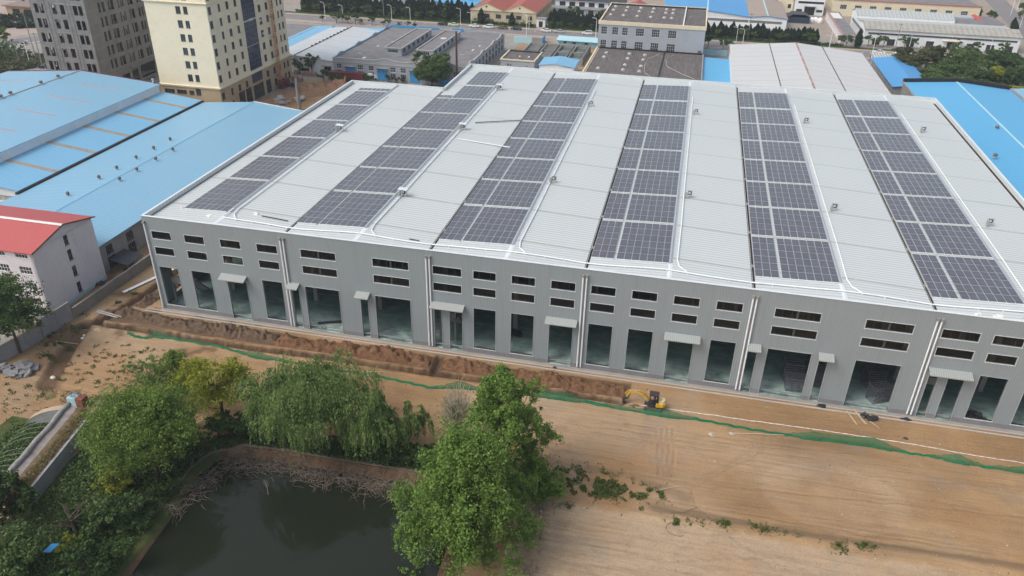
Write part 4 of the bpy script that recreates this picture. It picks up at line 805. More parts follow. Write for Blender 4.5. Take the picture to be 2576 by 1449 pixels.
o2 = thing('low_stone_shed', 'low rough stone shed with dark roof by the road behind the cream tower', 'shed', (-84, 208, 0)); body(o2, -94, -70, 205, 214, 0, 2.6, 'tanstone', top=False); b = MB(); b.box(-94.2, -69.8, 204.8, 214.2, 2.55, 2.75); part('roof', b, 'greyroof', o2); roofp(o2, [(-96, 2.6), (-68.5, 3.2)], 'y', 168, 204, 'greyroof')
# small house, tanks, pump shed, pale blue hut
k2 = thing('cornice_house', 'small grey flat roofed house with a cream cornice behind the hall', 'house', (25, 172, 0)); wn = [(20.9,21.7,2.2,3.2),(21.9,22.6,2.2,3.2),(27.6,28.5,2.4,2.9)]
body(k2, 18.7, 30.7, 172.3, 186.3, 0, 4.5, 'greyblue', S=wn, top=False); core(k2, 18.7, 30.7, 172.3, 186.3, 0, 4.3)
for a, c, z0, z1 in wn: addwin(k2, 'S', (a+c)/2, z0, 172.3, c-a, z1-z0, 2, 1)
b = MB(); b.box(18.9, 30.5, 172.5, 186.1, 4.2, 4.32); part('roof', b, 'tarroof', k2); b = MB(); b.box(18.45, 30.95, 172.05, 172.5, 4.35, 4.75); b.box(18.45, 18.9, 172.5, 186.5, 4.35, 4.75); b.box(30.5, 30.95, 172.5, 186.5, 4.35, 4.75); part('cornice', b, 'yellowband', k2); b = MB(); b.box(18.9, 30.5, 186.1, 186.5, 4.3, 4.75); part('back_cornice', b, 'black', k2)
for x_, y_ in ((24.2,178.4),(27.6,178.4)): b = MB(); b.lathe((x_, y_, 4.32), [(.3, 0), (.3, .25), (.12, .42)], 10); part('roof_dome', b, 'whitepipe', k2)
k3 = thing('pump_shed', 'small white shed with a bright blue gable roof beside the settling tanks', 'shed', (39, 170, 0)); body(k3, 33, 45, 170, 181.3, 0, 3.9, 'white', top=False); pr = [(32.6, 4.05), (38.5, 4.85), (45.4, 3.95)]; roofp(k3, pr, 'y', 169.7, 181.8, 'blue2'); gable(k3, pr, 'y', 170, 3.9, 'white')
b = MB(); b.box(34, 44, 169.95, 169.99, 1.9, 2.5); part('dark_louvre', b, 'black', k3)
k4 = thing('settling_tank', 'open concrete settling tanks with greenish water and walkways behind the hall', 'tank', (33, 188, 0)); b = MB()
xs_ = [21.8, 27, 28.2, 33, 34.2, 39, 40, 45]
b.box(21.5, 45.6, 188, 188.4, 0, 2.6); b.box(21.5, 45.6, 210, 210.4, 0, 2.6)
for x_ in xs_: b.box(x_-.2, x_+.2, 188.4, 210, 0, 2.6)
for y_ in (193, 197.5, 202, 206): b.box(22, 33, y_-.15, y_+.15, 1.2, 2.3)
b.box(34, 45, 198.8, 199.2, 0, 2.6); part('tank_wall', b, 'conc', k4)
b = MB(); b.add([(21.8,188.4,1.5),(45,188.4,1.5),(45,210,1.5),(21.8,210,1.5)], [(0,1,2,3)]); kk = NM('tank_water', .1, .5); kk.col((.09, .13, .13)); MT['tankwater'] = kk.m; part('tank_water', b, 'tankwater', k4)
for x_ in (27.6, 33.6, 39.5, 44.9):
    b = MB()
    for y_ in np.arange(188.5, 210, 2.2): b.tube([(x_, y_, 2.6), (x_, y_, 3.6)], .04, 4)
    b.tube([(x_, 188.5, 3.6), (x_, 210, 3.6)], .04, 4); b.tube([(x_, 188.5, 3.1), (x_, 210, 3.1)], .03, 4); part('railing', b, 'steel_dark', k4)
k5 = thing('pale_blue_hut', 'long low pale blue hut between the tanks and the road', 'hut', (39, 219, 0)); body(k5, 31, 47, 219, 224, 0, 2.6, 'ltblue', S=[(33.5,34.6,1.2,2),(37,38.4,1.2,1.9),(42,43.3,1.2,1.9)], top=False); core(k5, 31, 47, 219, 224, 0, 2.5); roofp(k5, [(217.6, 2.6), (224.3, 3.1)], 'x', 30.6, 47.4, 'ltblue')
f_ = thing('yard_wall', 'pale blue painted yard wall with pots on top beside the grey factory', 'wall', (18, 220, 0)); b = MB(); b.box(12.6, 20.2, 220, 220.3, 0, 2.5); part('painted_panel', b, 'ltblue', f_); b = MB(); b.box(20.2, 24.4, 220.02, 220.4, 0, 2.3); part('rough_panel', b, 'conc', f_); b = MB(); b.box(24.4, 24.7, 220, 226, 0, 2.5); part('blue_gate_panel', b, 'bluepaint', f_)
f2 = thing('street_wall', 'pale blue street wall between the three storey block and the white warehouse', 'wall', (93, 221, 0)); b = MB(); b.box(88.3, 97.5, 221, 221.3, 0, 2.4); part('panel', b, 'ltblue', f2); b = MB(); b.box(88.3, 97.5, 220.9, 221.4, 2.4, 2.5); part('coping', b, 'conc', f2)
b = MB(); b.box(23.4, 23.8, 169, 216, 0, .25) ; b = None

# three storey block with dark felt roofs
ob = thing('grey_office_block', 'grey blue office block with a cream roof band and rows of skylight domes', 'office block', (69, 193.6, 0)); wn = []
for a, c in ((51.,53.1),(55,57.1),(58.6,60.6),(63.5,66.4),(69.2,72),(75,77.9)): wn += [(a, c, 11, 13.65), (a, c, 6.3, 8.95)]
wn += [(86,87.5,6.2,7.4)]
body(ob, 50, 87.9, 193.6, 234.3, 0, 14.4, 'greyblue', S=wn, top=False); core(ob, 50, 87.9, 193.6, 234.3, 0, 14)
for a, c, z0, z1 in wn: addwin(ob, 'S', (a+c)/2, z0, 193.6, c-a, z1-z0, 4 if c-a > 2.5 else 3, 3 if z1-z0 > 2 else 1, 'frame')
b = MB(); b.box(49.8, 88.1, 193.4, 193.9, 14.4, 15.7); b.box(49.8, 50.2, 193.9, 234.5, 14.4, 15.3); b.box(87.7, 88.1, 193.9, 234.5, 14.4, 15.3); b.box(50.2, 87.7, 234.1, 234.5, 14.4, 15.3); part('roof_band', b, 'yellowband', ob)
b = MB(); b.box(50.2, 87.7, 193.9, 234.1, 14.3, 14.6); part('roof', b, 'tarroof', ob); b = MB(); b.box(79.7, 80.1, 193.9, 234.1, 14.6, 15.2); part('roof_divider', b, 'whitepipe', ob); b = MB(); b.box(50.3, 87.6, 233.6, 234.05, 14.6, 15.1); part('dark_upstand', b, 'black', ob)
def dome(x, y, z, root):
    b = MB(); b.box(x-.75, x+.75, y-.75, y+.75, z, z+.3); p_ = part('skylight', b, 'conc', root, (x, y, z)); b = MB(); b.lathe((x, y, z+.3), [(.75, 0), (.68, .25), (.45, .48), (.12, .58)], 12); part('dome', b, 'domeglass', p_, (x, y, z), True)
kk = NM('cloudy_dome_plastic', .25, .5); kk.col((.38, .38, .36)); MT['domeglass'] = kk.m
for x_ in (52.4, 57.3, 62.4, 67.5, 72.5, 75.2):
    for y_ in (211.0, 221, 228.6): dome(x_, y_-1.2, 14.6, ob)
an = thing('felt_roof_annex', 'low annex with brown black felt roof and domes directly behind the hall', 'annex', (69, 150, 0)); body(an, 50, 88.2, 118, 193.5, 0, 5.9, 'greyblue', top=False); b = MB(); b.box(50.3, 87.9, 118, 193.5, 5.8, 6.0); part('roof', b, 'tarroof', an)
b = MB(); b.box(49.8, 50.3, 118, 193.5, 5.8, 6.35); b.box(50.6, 50.8, 118, 193.5, 6.0, 6.2); part('left_kerb', b, 'yellowband', an); b = MB(); b.box(87.9, 88.3, 118, 193.5, 5.8, 6.25); part('right_kerb', b, 'conc', an); b = MB(); b.box(50.3, 87.9, 193.1, 193.4, 6.0, 6.5); b.box(74.3, 74.8, 118, 193.1, 6.0, 6.15); part('dark_flashing', b, 'black', an)
for x_, ys_ in ((54.4, (185.6,179.1,162.6)), (62.6, (186.3,179.2,169.7,162.9)), (68, (186,178.7,169.5,162.3))):
    for y_ in ys_: dome(x_, y_-.6, 6.0, an)
b = MB(); pts = [(73, 190, 6.1), (69.5, 182, 6.1), (69, 172, 6.1), (69.6, 162, 6.1), (72, 157, 6.1)]; b.tube(pts, .05, 4); b.tube([(78, 190, 6.1), (75.5, 182, 6.1), (76.5, 172, 6.1), (82, 163, 6.1), (86, 158, 6.1)], .05, 4); part('hose', b, 'whitestuff', an)
lb = thing('flat_blue_roof', 'flat light blue sheet roof between the felt roof annex and the white warehouse', 'roof', (93, 150, 0)); body(lb, 88.6, 97.4, 118, 193.5, 0, 4.8, 'white', top=False); roofp(lb, [(88.4, 5.1), (97.4, 4.9)], 'y', 118, 194.3, 'blue3')
ww = thing('white_warehouse', 'wide weathered white warehouse with a rust stained ridge behind the solar roof', 'warehouse', (119, 150, 0)); body(ww, 97.4, 141.6, 122, 199, 0, 8.7, 'white', top=False); pr = [(97, 9.0), (119.6, 11.1), (142.2, 9.0)]; roofp(ww, pr, 'y', 121.5, 199.6, 'whiteroof'); gable(ww, pr, 'y', 122, 8.7, 'white')
b = MB(); b.prism([(119.3, 11.1), (119.6, 11.2), (119.9, 11.1)], 'y', 121.5, 199.6); rs = NM('rust_stained_trim', .8, .2); rs.col(rs.ramp(rs.noise(1.5, 5, .8), [(.42, (.5, .48, .45)), (.52, (.28, .10, .07))])); part('ridge_cap', b, rs.m, ww)
for x_ in (110.6, 128.6): z = 9+2.1*(1-abs(x_-119.6)/22.6); b = MB(); b.box(x_-.12, x_+.12, 121.6, 199.5, z-.05, z+.09); part('drip_pipe', b, 'rust', ww)
b = MB(); b.box(142.0, 142.35, 121.6, 199.5, 8.8, 9.0); part('eave_gutter', b, 'rust', ww)
b = MB(); b.box(146.2, 146.5, 118, 216, 0, 2.2); solo('brick_side_wall', b, 'rust', 'long brown side wall right of the white warehouse', 'wall', at=(146.3, 150, 0))
sb = thing('narrow_blue_shed', 'narrow shed with a bright blue gable roof between warehouse and trees', 'shed', (155, 176, 0)); body(sb, 149.6, 161.8, 176, 216, 0, 3.6, 'conc', top=False); pr = [(149.1, 3.9), (156, 5.0), (162.3, 3.8)]; roofp(sb, pr, 'y', 175.4, 216.6, 'blue4'); gable(sb, pr, 'y', 176, 3.6, 'conc')
cp = thing('striped_carport', 'carport with a black and white striped sheet roof beside the parked white cars', 'carport', (157, 225, 0))
for x_ in (151.5, 157, 163): b = MB(); b.box(x_-.1, x_+.1, 229.5, 229.7, 0, 3.0); b.box(x_-.1, x_+.1, 221.5, 221.7, 0, 2.6); part('post', b, 'steel_dark', cp)
b = MB(); b.prism([(220.8, 2.7), (230, 3.2), (230, 3.1), (220.8, 2.6)], 'x', 151, 164); 
kk = NM('striped_sheet', .6, .4); t = kk.math('FRACT', kk.math('MULTIPLY', kk.xyz(kk.pos())[0], 1/1.05)); kk.col(kk.mix(kk.math('LESS_THAN', t, .2), (.5, .49, .47), (.05, .05, .05))); part('roof', b, kk.m, cp)
# big blue roof on the right
bb = thing('right_blue_hall', 'large bright blue roofed hall with a black back parapet at the right edge', 'hall', (165, 110, 0)); wn = [(160.5,162,5,7),(156,157.6,2,4.4),(151.5,153,5,7),(147,148.4,2,4.4),(142.5,144,5,7)]
body(bb, 149.4, 179.8, 30, 165, 0, 7.9, 'conc', W=wn, top=False); core(bb, 149.4, 179.8, 30, 165, 0, 7.8)
for a, c, z0, z1 in wn: addwin(bb, 'W', (a+c)/2, z0, 149.4, c-a, z1-z0, 2, 2)
pr = [(149.5, 8.3), (164.4, 9.5), (179.8, 8.2)]; roofp(bb, pr, 'y', 30, 164.4, 'blue3'); b = MB(); b.prism([(164.1, 9.51), (164.4, 9.57), (164.7, 9.51)], 'y', 30, 164.4); part('ridge_cap', b, 'ltblue', bb)
b = MB(); b.prism([(149.2, 7.8), (149.2, 9.3), (164.4, 10.5), (180, 9.2), (180, 7.8)], 'y', 164.7, 165.1); part('back_parapet', b, 'black', bb); b = MB(); b.box(149.1, 149.5, 30, 165.1, 7.85, 8.42); b.box(179.6, 180.3, 30, 165.1, 7.9, 8.6); part('side_parapet', b, 'conc', bb)
for i, (x_, y_) in enumerate(((162.5,117.5),(155.6,94.2))): vent(x_, y_, 9.2, ('far' if i == 0 else 'near')+' turbine vent on the large right hand blue roof', .5)
b2 = thing('pale_blue_side_hall', 'pale blue hall roof with faint pink stripes cut by the right edge', 'hall', (190, 140, 0)); body(b2, 180.6, 215, 60, 166, 0, 7.6, 'white', top=False); roofp(b2, [(180.4, 8.2), (215, 10.6)], 'y', 60, 166.3, 'blue')
for y_ in (158, 146, 134, 122): b = MB(); b.prism([(182, 8.34), (205, 9.93), (205, 9.9), (182, 8.30)], 'y', y_-.3, y_+.3); part('roof_strip', b, pink, b2)

# ---------------------------------------------------------------- across the road
rb = thing('red_roof_factory', 'cream factory with twin gables and a red roof across the road', 'factory', (1, 254.5, 0)); wn = [(-11.8,-10,2.4,4.1),(-8.8,-6.2,2.4,4.1),(-3.4,-.9,2.4,4.1),(3-1.7+.0,3.4,2.4,4.0),(6.0,8.4,2.4,4.0),(11.5,13.3,2.4,4.1)]
es = [(258+3.4*i, 259.4+3.4*i, 2.6, 4.6) for i in range(22)]
body(rb, -15, 15, 254.5, 335, 0, 5.4, 'stainedyellow', S=wn, E=es, top=False); core(rb, -15, 15, 254.5, 335, 0, 5.3)
for a, c, z0, z1 in wn: addwin(rb, 'S', (a+c)/2, z0, 254.5, c-a, z1-z0, 4, 2, 'frame_dark')
for a, c, z0, z1 in es: addwin(rb, 'E', (a+c)/2, z0, 15, c-a, z1-z0, 2, 2, 'frame_dark')
for u0, um, u1 in ((-15.2,-7.6,-.1),(.1,7.6,15.2)):
    pr = [(u0, 5.6), (um, 8.5), (u1, 5.6)]; roofp(rb, pr, 'y', 254.8, 335.4, 'redtile'); b = MB(); b.prism([(u0, 5.4), (u0, 5.75), (um, 8.75), (u1, 5.75), (u1, 5.4)], 'y', 254.4, 254.8); part('gable_wall', b, 'yellowband', rb)
    b = MB(); b.bar((u0, 254.3, 5.75), (um, 254.3, 8.72), .12, .12); b.bar((um, 254.3, 8.72), (u1, 254.3, 5.75), .12, .12); b.box(u0, u1, 254.2, 254.39, 5.3, 5.5); part('gable_moulding', b, 'tanstone', rb)
    b = MB(); b.add([(um+.45*math.cos(t), 254.37, 7.2+.45*math.sin(t)) for t in np.linspace(0, 2*math.pi, 13)[:-1]]+[(um+.45*math.cos(t), 254.41, 7.2+.45*math.sin(t)) for t in np.linspace(0, 2*math.pi, 13)[:-1]], [tuple(range(12))]+[(j, (j+1)%12, 12+(j+1)%12, 12+j) for j in range(12)]); part('round_vent', b, 'rust', rb)
gh_ = thing('gatehouse', 'small white gatehouse with a dark doorway beside the red roofed factory', 'gatehouse', (17.5, 252, 0)); body(gh_, 15.6, 19.6, 252.6, 256, 0, 3.6, 'white', S=[(16.7,18.5,0,2.6)], top=False); core(gh_, 15.6, 19.6, 252.6, 256, 0, 3.4); b = MB(); b.box(15.3, 19.9, 252.3, 256.3, 3.6, 3.8); part('roof', b, 'conc', gh_)
b = MB(); b.box(16, 19, 246.6, 252.6, .1, .17); struct('entrance_path', b, 'paving')
wt = thing('two_storey_house', 'white two storey house with dark roof and a balcony behind the cypress hedge', 'house', (35, 284, 0)); wn = []
for i in range(7): wn += [(20.5+4.6*i, 23.3+4.6*i, 4.4, 6.3), (20.5+4.6*i, 23+4.6*i, .9, 2.8)]
body(wt, 18.5, 51.5, 284, 293, 0, 7.1, 'white', S=wn, top=False); core(wt, 18.5, 51.5, 284, 293, 0, 7)
for a, c, z0, z1 in wn: addwin(wt, 'S', (a+c)/2, z0, 284, c-a, z1-z0, 3, 2, 'frame_dark')
b = MB(); b.box(17, 52, 282, 283.99, 3.5, 3.75); b.box(17, 52, 282, 282.15, 3.75, 4.6); part('balcony', b, 'greyblue', wt); pr = [(283.2, 7.2), (288.5, 9.4), (293.8, 7.2)]; roofp(wt, pr, 'x', 18, 52, 'steel_dark')
fp = thing('flagpole', 'flagpole with a small red flag in front of the two storey house', 'flagpole', (30.5, 268, 0)); b = MB(); b.tube([(30.5, 268, 0), (30.5, 268, 12)], .07, 6); part('pole', b, 'galv', fp); b = MB(); b.add([(30.5,268,11.7),(31.4,268.2,11.5),(31.4,268.2,9.4),(30.5,268,9.6),(30.5,268.03,11.7),(31.4,268.23,11.5),(31.4,268.23,9.4),(30.5,268.03,9.6)], [(0,1,2,3),(7,6,5,4),(0,4,5,1),(1,5,6,2),(2,6,7,3),(3,7,4,0)]); fm = plain('red_flag_cloth', (.55, .03, .03), .8); part('flag', b, fm, fp)
wf = thing('grey_white_workshop', 'long grey white workshop with tall barred windows behind the left cypress row', 'workshop', (-60, 275, 0)); wn = [(-96+8.2*i, -90.5+8.2*i, 4.0, 6.6) for i in range(9)]
body(wf, -98, -22, 275, 300, 0, 9, 'greyblue', S=wn, top=False); core(wf, -98, -22, 275, 300, 0, 8.8)
for a, c, z0, z1 in wn: addwin(wf, 'S', (a+c)/2, z0, 275, c-a, z1-z0, 9, 1, 'frame')
for i in range(10): b = MB(); b.box(-98.3+8.2*i, -97.7+8.2*i, 274.7, 274.998, 0, 9); part('pilaster', b, 'white', wf)
roofp(wf, [(274.4, 9.1), (287, 11), (300.6, 9.1)], 'x', -98.6, -21.4, 'oldroof2')
sh = thing('open_blue_shelter', 'open shelter with a pale blue sheet roof left of the red roofed factory', 'shelter', (-21, 268, 0)); roofp(sh, [(-35, 6.8), (-15.5, 5.6)], 'y', 262, 300, 'blue3')
for x_ in (-34, -25, -16.5): b = MB(); b.box(x_-.12, x_+.12, 262.5, 262.75, 0, 5.7 if x_ > -20 else 6.2); part('post', b, 'steel_dark', sh)
b = MB(); b.prism([(-35, 6.68), (-15.5, 5.48), (-15.5, 5.2), (-35, 6.4)], 'y', 262.1, 262.4); part('edge_beam', b, 'steel_dark', sh)
rp = thing('red_gable_hut', 'small cream hut with a red gabled roof behind the office block', 'hut', (56, 300, 0)); body(rp, 51.5, 61, 292, 302, 0, 3.6, 'yellowband', top=False); pr = [(51, 3.8), (56.2, 6.2), (61.4, 3.8)]; roofp(rp, pr, 'y', 291.6, 302.4, 'redtile'); gable(rp, pr, 'y', 292, 3.6, 'yellowband')
lw = thing('low_grey_outbuilding', 'low grey outbuilding in front of the red gabled hut', 'outbuilding', (58, 283, 0)); body(lw, 52, 66, 283, 289, 0, 2.8, 'conc', S=[(54,56,1,2),(58,60,1,2)], top=False); roofp(lw, [(282.6, 3.0), (289.4, 3.4)], 'x', 51.6, 66.4, 'greyroof')
bf = thing('blue_brown_factory', 'white factory with a deep blue roof and brown corrugated right bay across the road', 'factory', (96, 279.5, 0))
body(bf, 68.5, 123.8, 279.5, 345, 0, 4.6, 'white', S=[(89.3,107.3,2.4,3.55),(107.7,121.8,2.4,3.55)], top=False); core(bf, 68.5, 123.8, 279.5, 345, 0, 4.5)
b = MB(); b.add([(89.3,279.68,2.4),(121.8,279.68,2.4),(121.8,279.68,3.55),(89.3,279.68,3.55)], [(0,1,2,3)]); part('window_band', b, 'greyroof', bf)
pr = [(68.5, 4.7), (88.9, 6.75), (107.4, 5.05)]; gable(bf, pr+[(115.4, 5.85), (123.8, 4.9)], 'y', 279.5, 4.55, 'white'); roofp(bf, pr, 'y', 279.2, 345, 'blue4'); roofp(bf, [(107.4, 5.06), (115.4, 5.86), (124.1, 4.95)], 'y', 279.2, 345, 'brownroof')
b = MB(); b.box(88.6, 89.2, 279.1, 345, 6.6, 6.85); b.box(115.1, 115.7, 279.1, 345, 5.75, 5.95); part('ridge_cap', b, 'ltblue', bf)
b = MB()
for (a0, z0), (a1, z1) in zip(pr+[(115.4, 5.85)], pr[1:]+[(115.4, 5.85), (124.1, 4.95)]): b.bar((a0, 279.15, z0-.05), (a1, 279.15, z1-.05), .06, .12)
part('blue_verge', b, 'bluepaint', bf); b = MB()
for z in np.arange(.3, 5, .4): b.box(124.0, 124.5, 280.2, 280.26, z, z+.05)
b.box(123.95, 124.0, 280.1, 280.2, 0, 5.2); b.box(124.5, 124.56, 280.1, 280.2, 0, 5.2); part('ladder', b, 'galv', bf)
wh = thing('white_hall', 'white hall with a big dark doorway behind the blue tarpaulin shelter', 'hall', (138, 322, 0)); body(wh, 130.8, 144.3, 322, 350, 0, 7.4, 'white', S=[(135.3,140.2,0,3.9),(132,143.9,5.2,6.3),(131.6,134.4,1.4,2.6),(141,143.8,1.4,2.6)], depth=.3); core(wh, 130.8, 144.3, 322, 350, 0, 7, .32); b = MB(); b.box(135, 140.5, 320.6, 321.99, 4, 4.15); part('door_canopy', b, 'conc', wh)
yg = thing('yellow_gable_house', 'pale yellow gabled house beside the white hall', 'house', (127, 326, 0)); body(yg, 122.6, 130.4, 326, 350, 0, 5.6, 'yellowband', S=[(127.8,129.3,2,4)], top=False); core(yg, 122.6, 130.4, 326, 350, 0, 5.5); pr = [(122, 5.8), (126.5, 8), (131, 5.8)]; roofp(yg, pr, 'y', 325.7, 350, 'redtile'); gable(yg, pr, 'y', 326, 5.6, 'yellowband')
tb = thing('blue_tarp_shelter', 'dark blue tarpaulin shelter wrapped with creepers beside the white hall', 'shelter', (131, 298, 0)); body(tb, 126.2, 135.6, 299, 307, 0, 2.6, 'curtain', top=False); roofp(tb, [(125.8, 2.6), (128, 3.9), (133.6, 3.9), (136, 2.6)], 'y', 298.6, 307.5, 'steel_dark')
tk = []
for i, (x_, y_) in enumerate(((137.2,303),(139,304.2),(141,303.4))): b = MB(); b.lathe((x_, y_, 0), [(1.1, 0), (1.2, .6), (1.1, 1.6), (.6, 2.2), (.2, 2.3)], 12); solo('storage_tank', b, 'whitepipe', ('left', 'middle', 'right')[i]+' one of three white storage tanks beside the blue tarpaulin shelter', 'tank', 'white storage tanks', smooth=True)
da = thing('pink_edged_annex', 'long narrow annex with dark roof and pink edging left of the white workshop', 'annex', (147, 258, 0)); body(da, 144.6, 150.6, 256, 314, 0, 3.6, 'pinkwhite', S=[(147.3,148.4,1.6,2.6)], W=[(260+4*i, 261.2+4*i, 1, 2.8) for i in range(12)], top=False); core(da, 144.6, 150.6, 256, 314, 0, 3.5); b = MB(); b.box(144.9, 150.3, 256.3, 313.7, 3.5, 3.7); part('roof', b, 'greyroof', da); b = MB(); b.box(144.3, 144.9, 255.8, 314, 3.55, 3.95); b.box(144.9, 150.9, 255.7, 256.3, 3.55, 3.95); part('pink_edge', b, plain('pink_trim', (.42, .24, .20), .8), da)
b = MB(); b.box(145.5, 149.5, 296, 310, 3.7, 3.75); part('white_sheet', b, 'whitestuff', da)
wb = thing('white_workshop', 'long white workshop with a dark strip window and rusty corrugated roof on the right', 'workshop', (183, 261, 0)); big_ = [(157.2,160.2,0,2.6),(163,166,0,2.6),(170.6,173.6,0,2.6),(178,181,0,2.7),(186,188.8,0,2.9),(193.4,196.4,0,2.7),(200.9,203.9,0,2.7),(207.9,210.9,0,2.6)]
body(wb, 153.3, 212.8, 261, 297, 0, 6.1, 'white', S=big_+[(154.9,211.8,4.1,4.9)], W=[(263+3.2*i, 264.2+3.2*i, 1.2, 3.8) for i in range(10)], top=False); core(wb, 153.3, 212.8, 261, 297, 0, 6)
for a, c, z0, z1 in big_: addwin(wb, 'S', (a+c)/2, z0+.02, 261, c-a, z1-z0, 3, 3, 'frame_dark')
for i in range(14): addwin(wb, 'S', 156.93+4.064*i, 4.1, 261, 4.06, .8, 5, 1, 'greyblue')
b = MB(); b.box(184, 191.5, 259.6, 260.99, 3.3, 3.5); part('door_canopy', b, 'yellowband', wb); b = MB(); b.box(188.8, 192, 260.8, 260.95, 0, 3.0); part('sliding_door', b, 'white', wb)
b = MB(); b.box(152.9, 153.29, 263, 292, 4.2, 5.0); part('side_strip', b, 'greyroof', wb)
pr = [(260.5, 6.3), (268, 8.2), (275.5, 6.9)]; roofp(wb, pr, 'x', 153.0, 213.2, 'oldroof'); roofp(wb, [(275.5, 6.9), (283, 6.6)], 'x', 153, 213, 'oldroof2'); roofp(wb, [(283, 7.6), (290.5, 9.4), (297.5, 7.6)], 'x', 153, 193, 'oldroof2'); roofp(wb, [(283, 6.6), (297.5, 6.2)], 'x', 193, 213, 'greyroof')
b = MB(); b.prism([(261, 6.1), (268, 8.05), (275.5, 6.75), (283, 6.4), (283, 7.4), (290.5, 9.25), (297, 7.4), (297, 6.1)], 'x', 153.3, 153.6); b.prism([(283, 6.1), (283, 7.5), (290.5, 9.25), (297, 7.5), (297, 6.1)], 'x', 192.6, 192.9); b.box(153.6, 192.6, 283, 283.2, 6.1, 7.5); b.prism([(261, 6.1), (268, 8.05), (275.5, 6.75), (275.5, 6.1)], 'x', 212.5, 212.8); part('gable_wall', b, 'white', wb)
yf = thing('yellow_factory', 'long pale yellow factory with a red edged dark roof at the top right', 'factory', (183, 325, 0)); wn = [(152+6.8*i, 155+6.8*i, 3.2, 5.2) for i in range(9)]
body(yf, 148.5, 214.5, 325, 372, 0, 7.4, 'yellowband', S=wn, W=[(328+3*i, 329.4+3*i, 3, 5.4) for i in range(12)], top=False); core(yf, 148.5, 214.5, 325, 372, 0, 7.2)
for a, c, z0, z1 in wn: addwin(yf, 'S', (a+c)/2, z0, 325, c-a, z1-z0, 4, 2, 'frame')
b = MB(); b.box(148.8, 214.2, 325.3, 371.7, 7.3, 7.5); part('roof', b, 'greyroof', yf); b = MB(); b.box(148.2, 214.8, 324.7, 325.3, 7.35, 7.8); b.box(148.2, 148.8, 325.3, 372, 7.35, 7.8); part('red_edge', b, plain('faded_red_trim', (.40, .15, .13), .8), yf)
re = thing('red_eaved_cabin', 'small white cabin with a red edged grey roof by the side road', 'cabin', (214, 300, 0)); body(re, 210.5, 219, 300.5, 320, 0, 4.1, 'white', W=[(303+4*i, 304.6+4*i, 1.2, 2.8) for i in range(4)], top=False); b = MB(); b.box(210.8, 218.8, 301, 319.8, 4.0, 4.2); part('roof', b, 'greyroof', re); b = MB(); b.prism([(209.2, 4.0), (209.2, 4.3), (211, 5.0), (211, 4.0)], 'y', 300, 320); b.box(211, 214, 300, 300.8, 4, 5.0); part('red_eave', b, plain('red_eave_tiles', (.42, .08, .06), .8), re)
hb = thing('grey_back_office', 'small grey office behind the white workshop', 'office', (206, 312, 0)); body(hb, 199, 208, 309, 316, 0, 5, 'greyblue', S=[(203,205.5,2.6,4)], top=True); core(hb, 199, 208, 309, 316, 0, 4.8)
by = thing('far_left_pavilion', 'small tan pavilion with open bays beside the parking lot at the top left', 'pavilion', (-208, 206, 0)); body(by, -216, -200, 206, 214, 0, 4, 'tanstone', S=[(-213,-209,0,3),(-207,-203,0,3)], top=True); core(by, -216, -200, 206, 214, 0, 3.9); b = MB(); b.box(-217, -199, 205, 215, 4.0, 4.5); part('roof', b, plain('brown_roof_edge', (.25, .17, .14), .8), by)
# far filler factories beyond the picture's first rows
for i, (x0, x1, y0, y1, h, rm, nm, lab) in enumerate([(-15,60,352,400,8,'blue3','far_blue_factory','distant factory with a blue roof behind the red roofed factory'),(66,120,362,400,8,'oldroof2','far_grey_factory','distant factory with a grey roof behind the deep blue roof'),(-110,-30,330,380,9,'blue','far_pale_factory','distant pale blue roofed factory behind the grey white workshop')]):
    t = thing(nm, lab, 'factory', ((x0+x1)/2, y0, 0)); body(t, x0, x1, y0, y1, 0, h, 'white', top=False); pr = [(y0-.4, h+.1), ((y0+y1)/2, h+3), (y1+.4, h+.1)]; roofp(t, pr, 'x', x0-.4, x1+.4, rm)

# ---------------------------------------------------------------- containers, crates, cars, lamps, poles
t = thing('shipping_container', 'maroon shipping container in front of the grey factory', 'container', (-28.5, 146, 0)); b = MB(); b.box(-34.8, -22.6, 145.6, 148.1, .15, 2.7); part('body', b, 'maroon', t)
b = MB()
for x_ in (-34.8, -22.6):
    for y_ in (145.55, 148.0): b.box(x_-.08, x_+.08, y_, y_+.15, 0, 2.75)
b.box(-34.8, -22.6, 145.52, 145.6, 2.6, 2.75); part('corner_post', b, 'rust', t)
b = MB()
for y_ in (146.3, 146.7, 147.1, 147.5): b.tube([(-22.55, y_, .3), (-22.55, y_, 2.6)], .03, 4)
part('door_rod', b, 'galv', t)
t = thing('covered_truck', 'small truck covered with crumpled white sheeting beside the maroon container', 'truck', (-20.8, 150.3, 0)); b = MB()
b.box(-22.8, -19.9, 149.2, 151.2, .6, 1.5); part('bed', b, 'steel_dark', t); b = MB(); b.lathe((-21.3, 150.2, 1.5), [(1.35, 0), (1.2, .5), (.7, .8), (.1, .85)], 9); part('load_cover', b, 'whitestuff', t); b = MB(); b.prism([(-19.9, .5), (-19.9, 1.9), (-19.3, 1.9), (-18.7, 1.3), (-18.6, .5)], 'y', 149.2, 151.2); part('cab', b, 'frame', t)
for x_ in (-22.2, -19.3): b = MB(); b.tube([(x_, 149.1, .4), (x_, 151.3, .4)], .4, 10); part('wheel', b, 'black', t)
i = 0
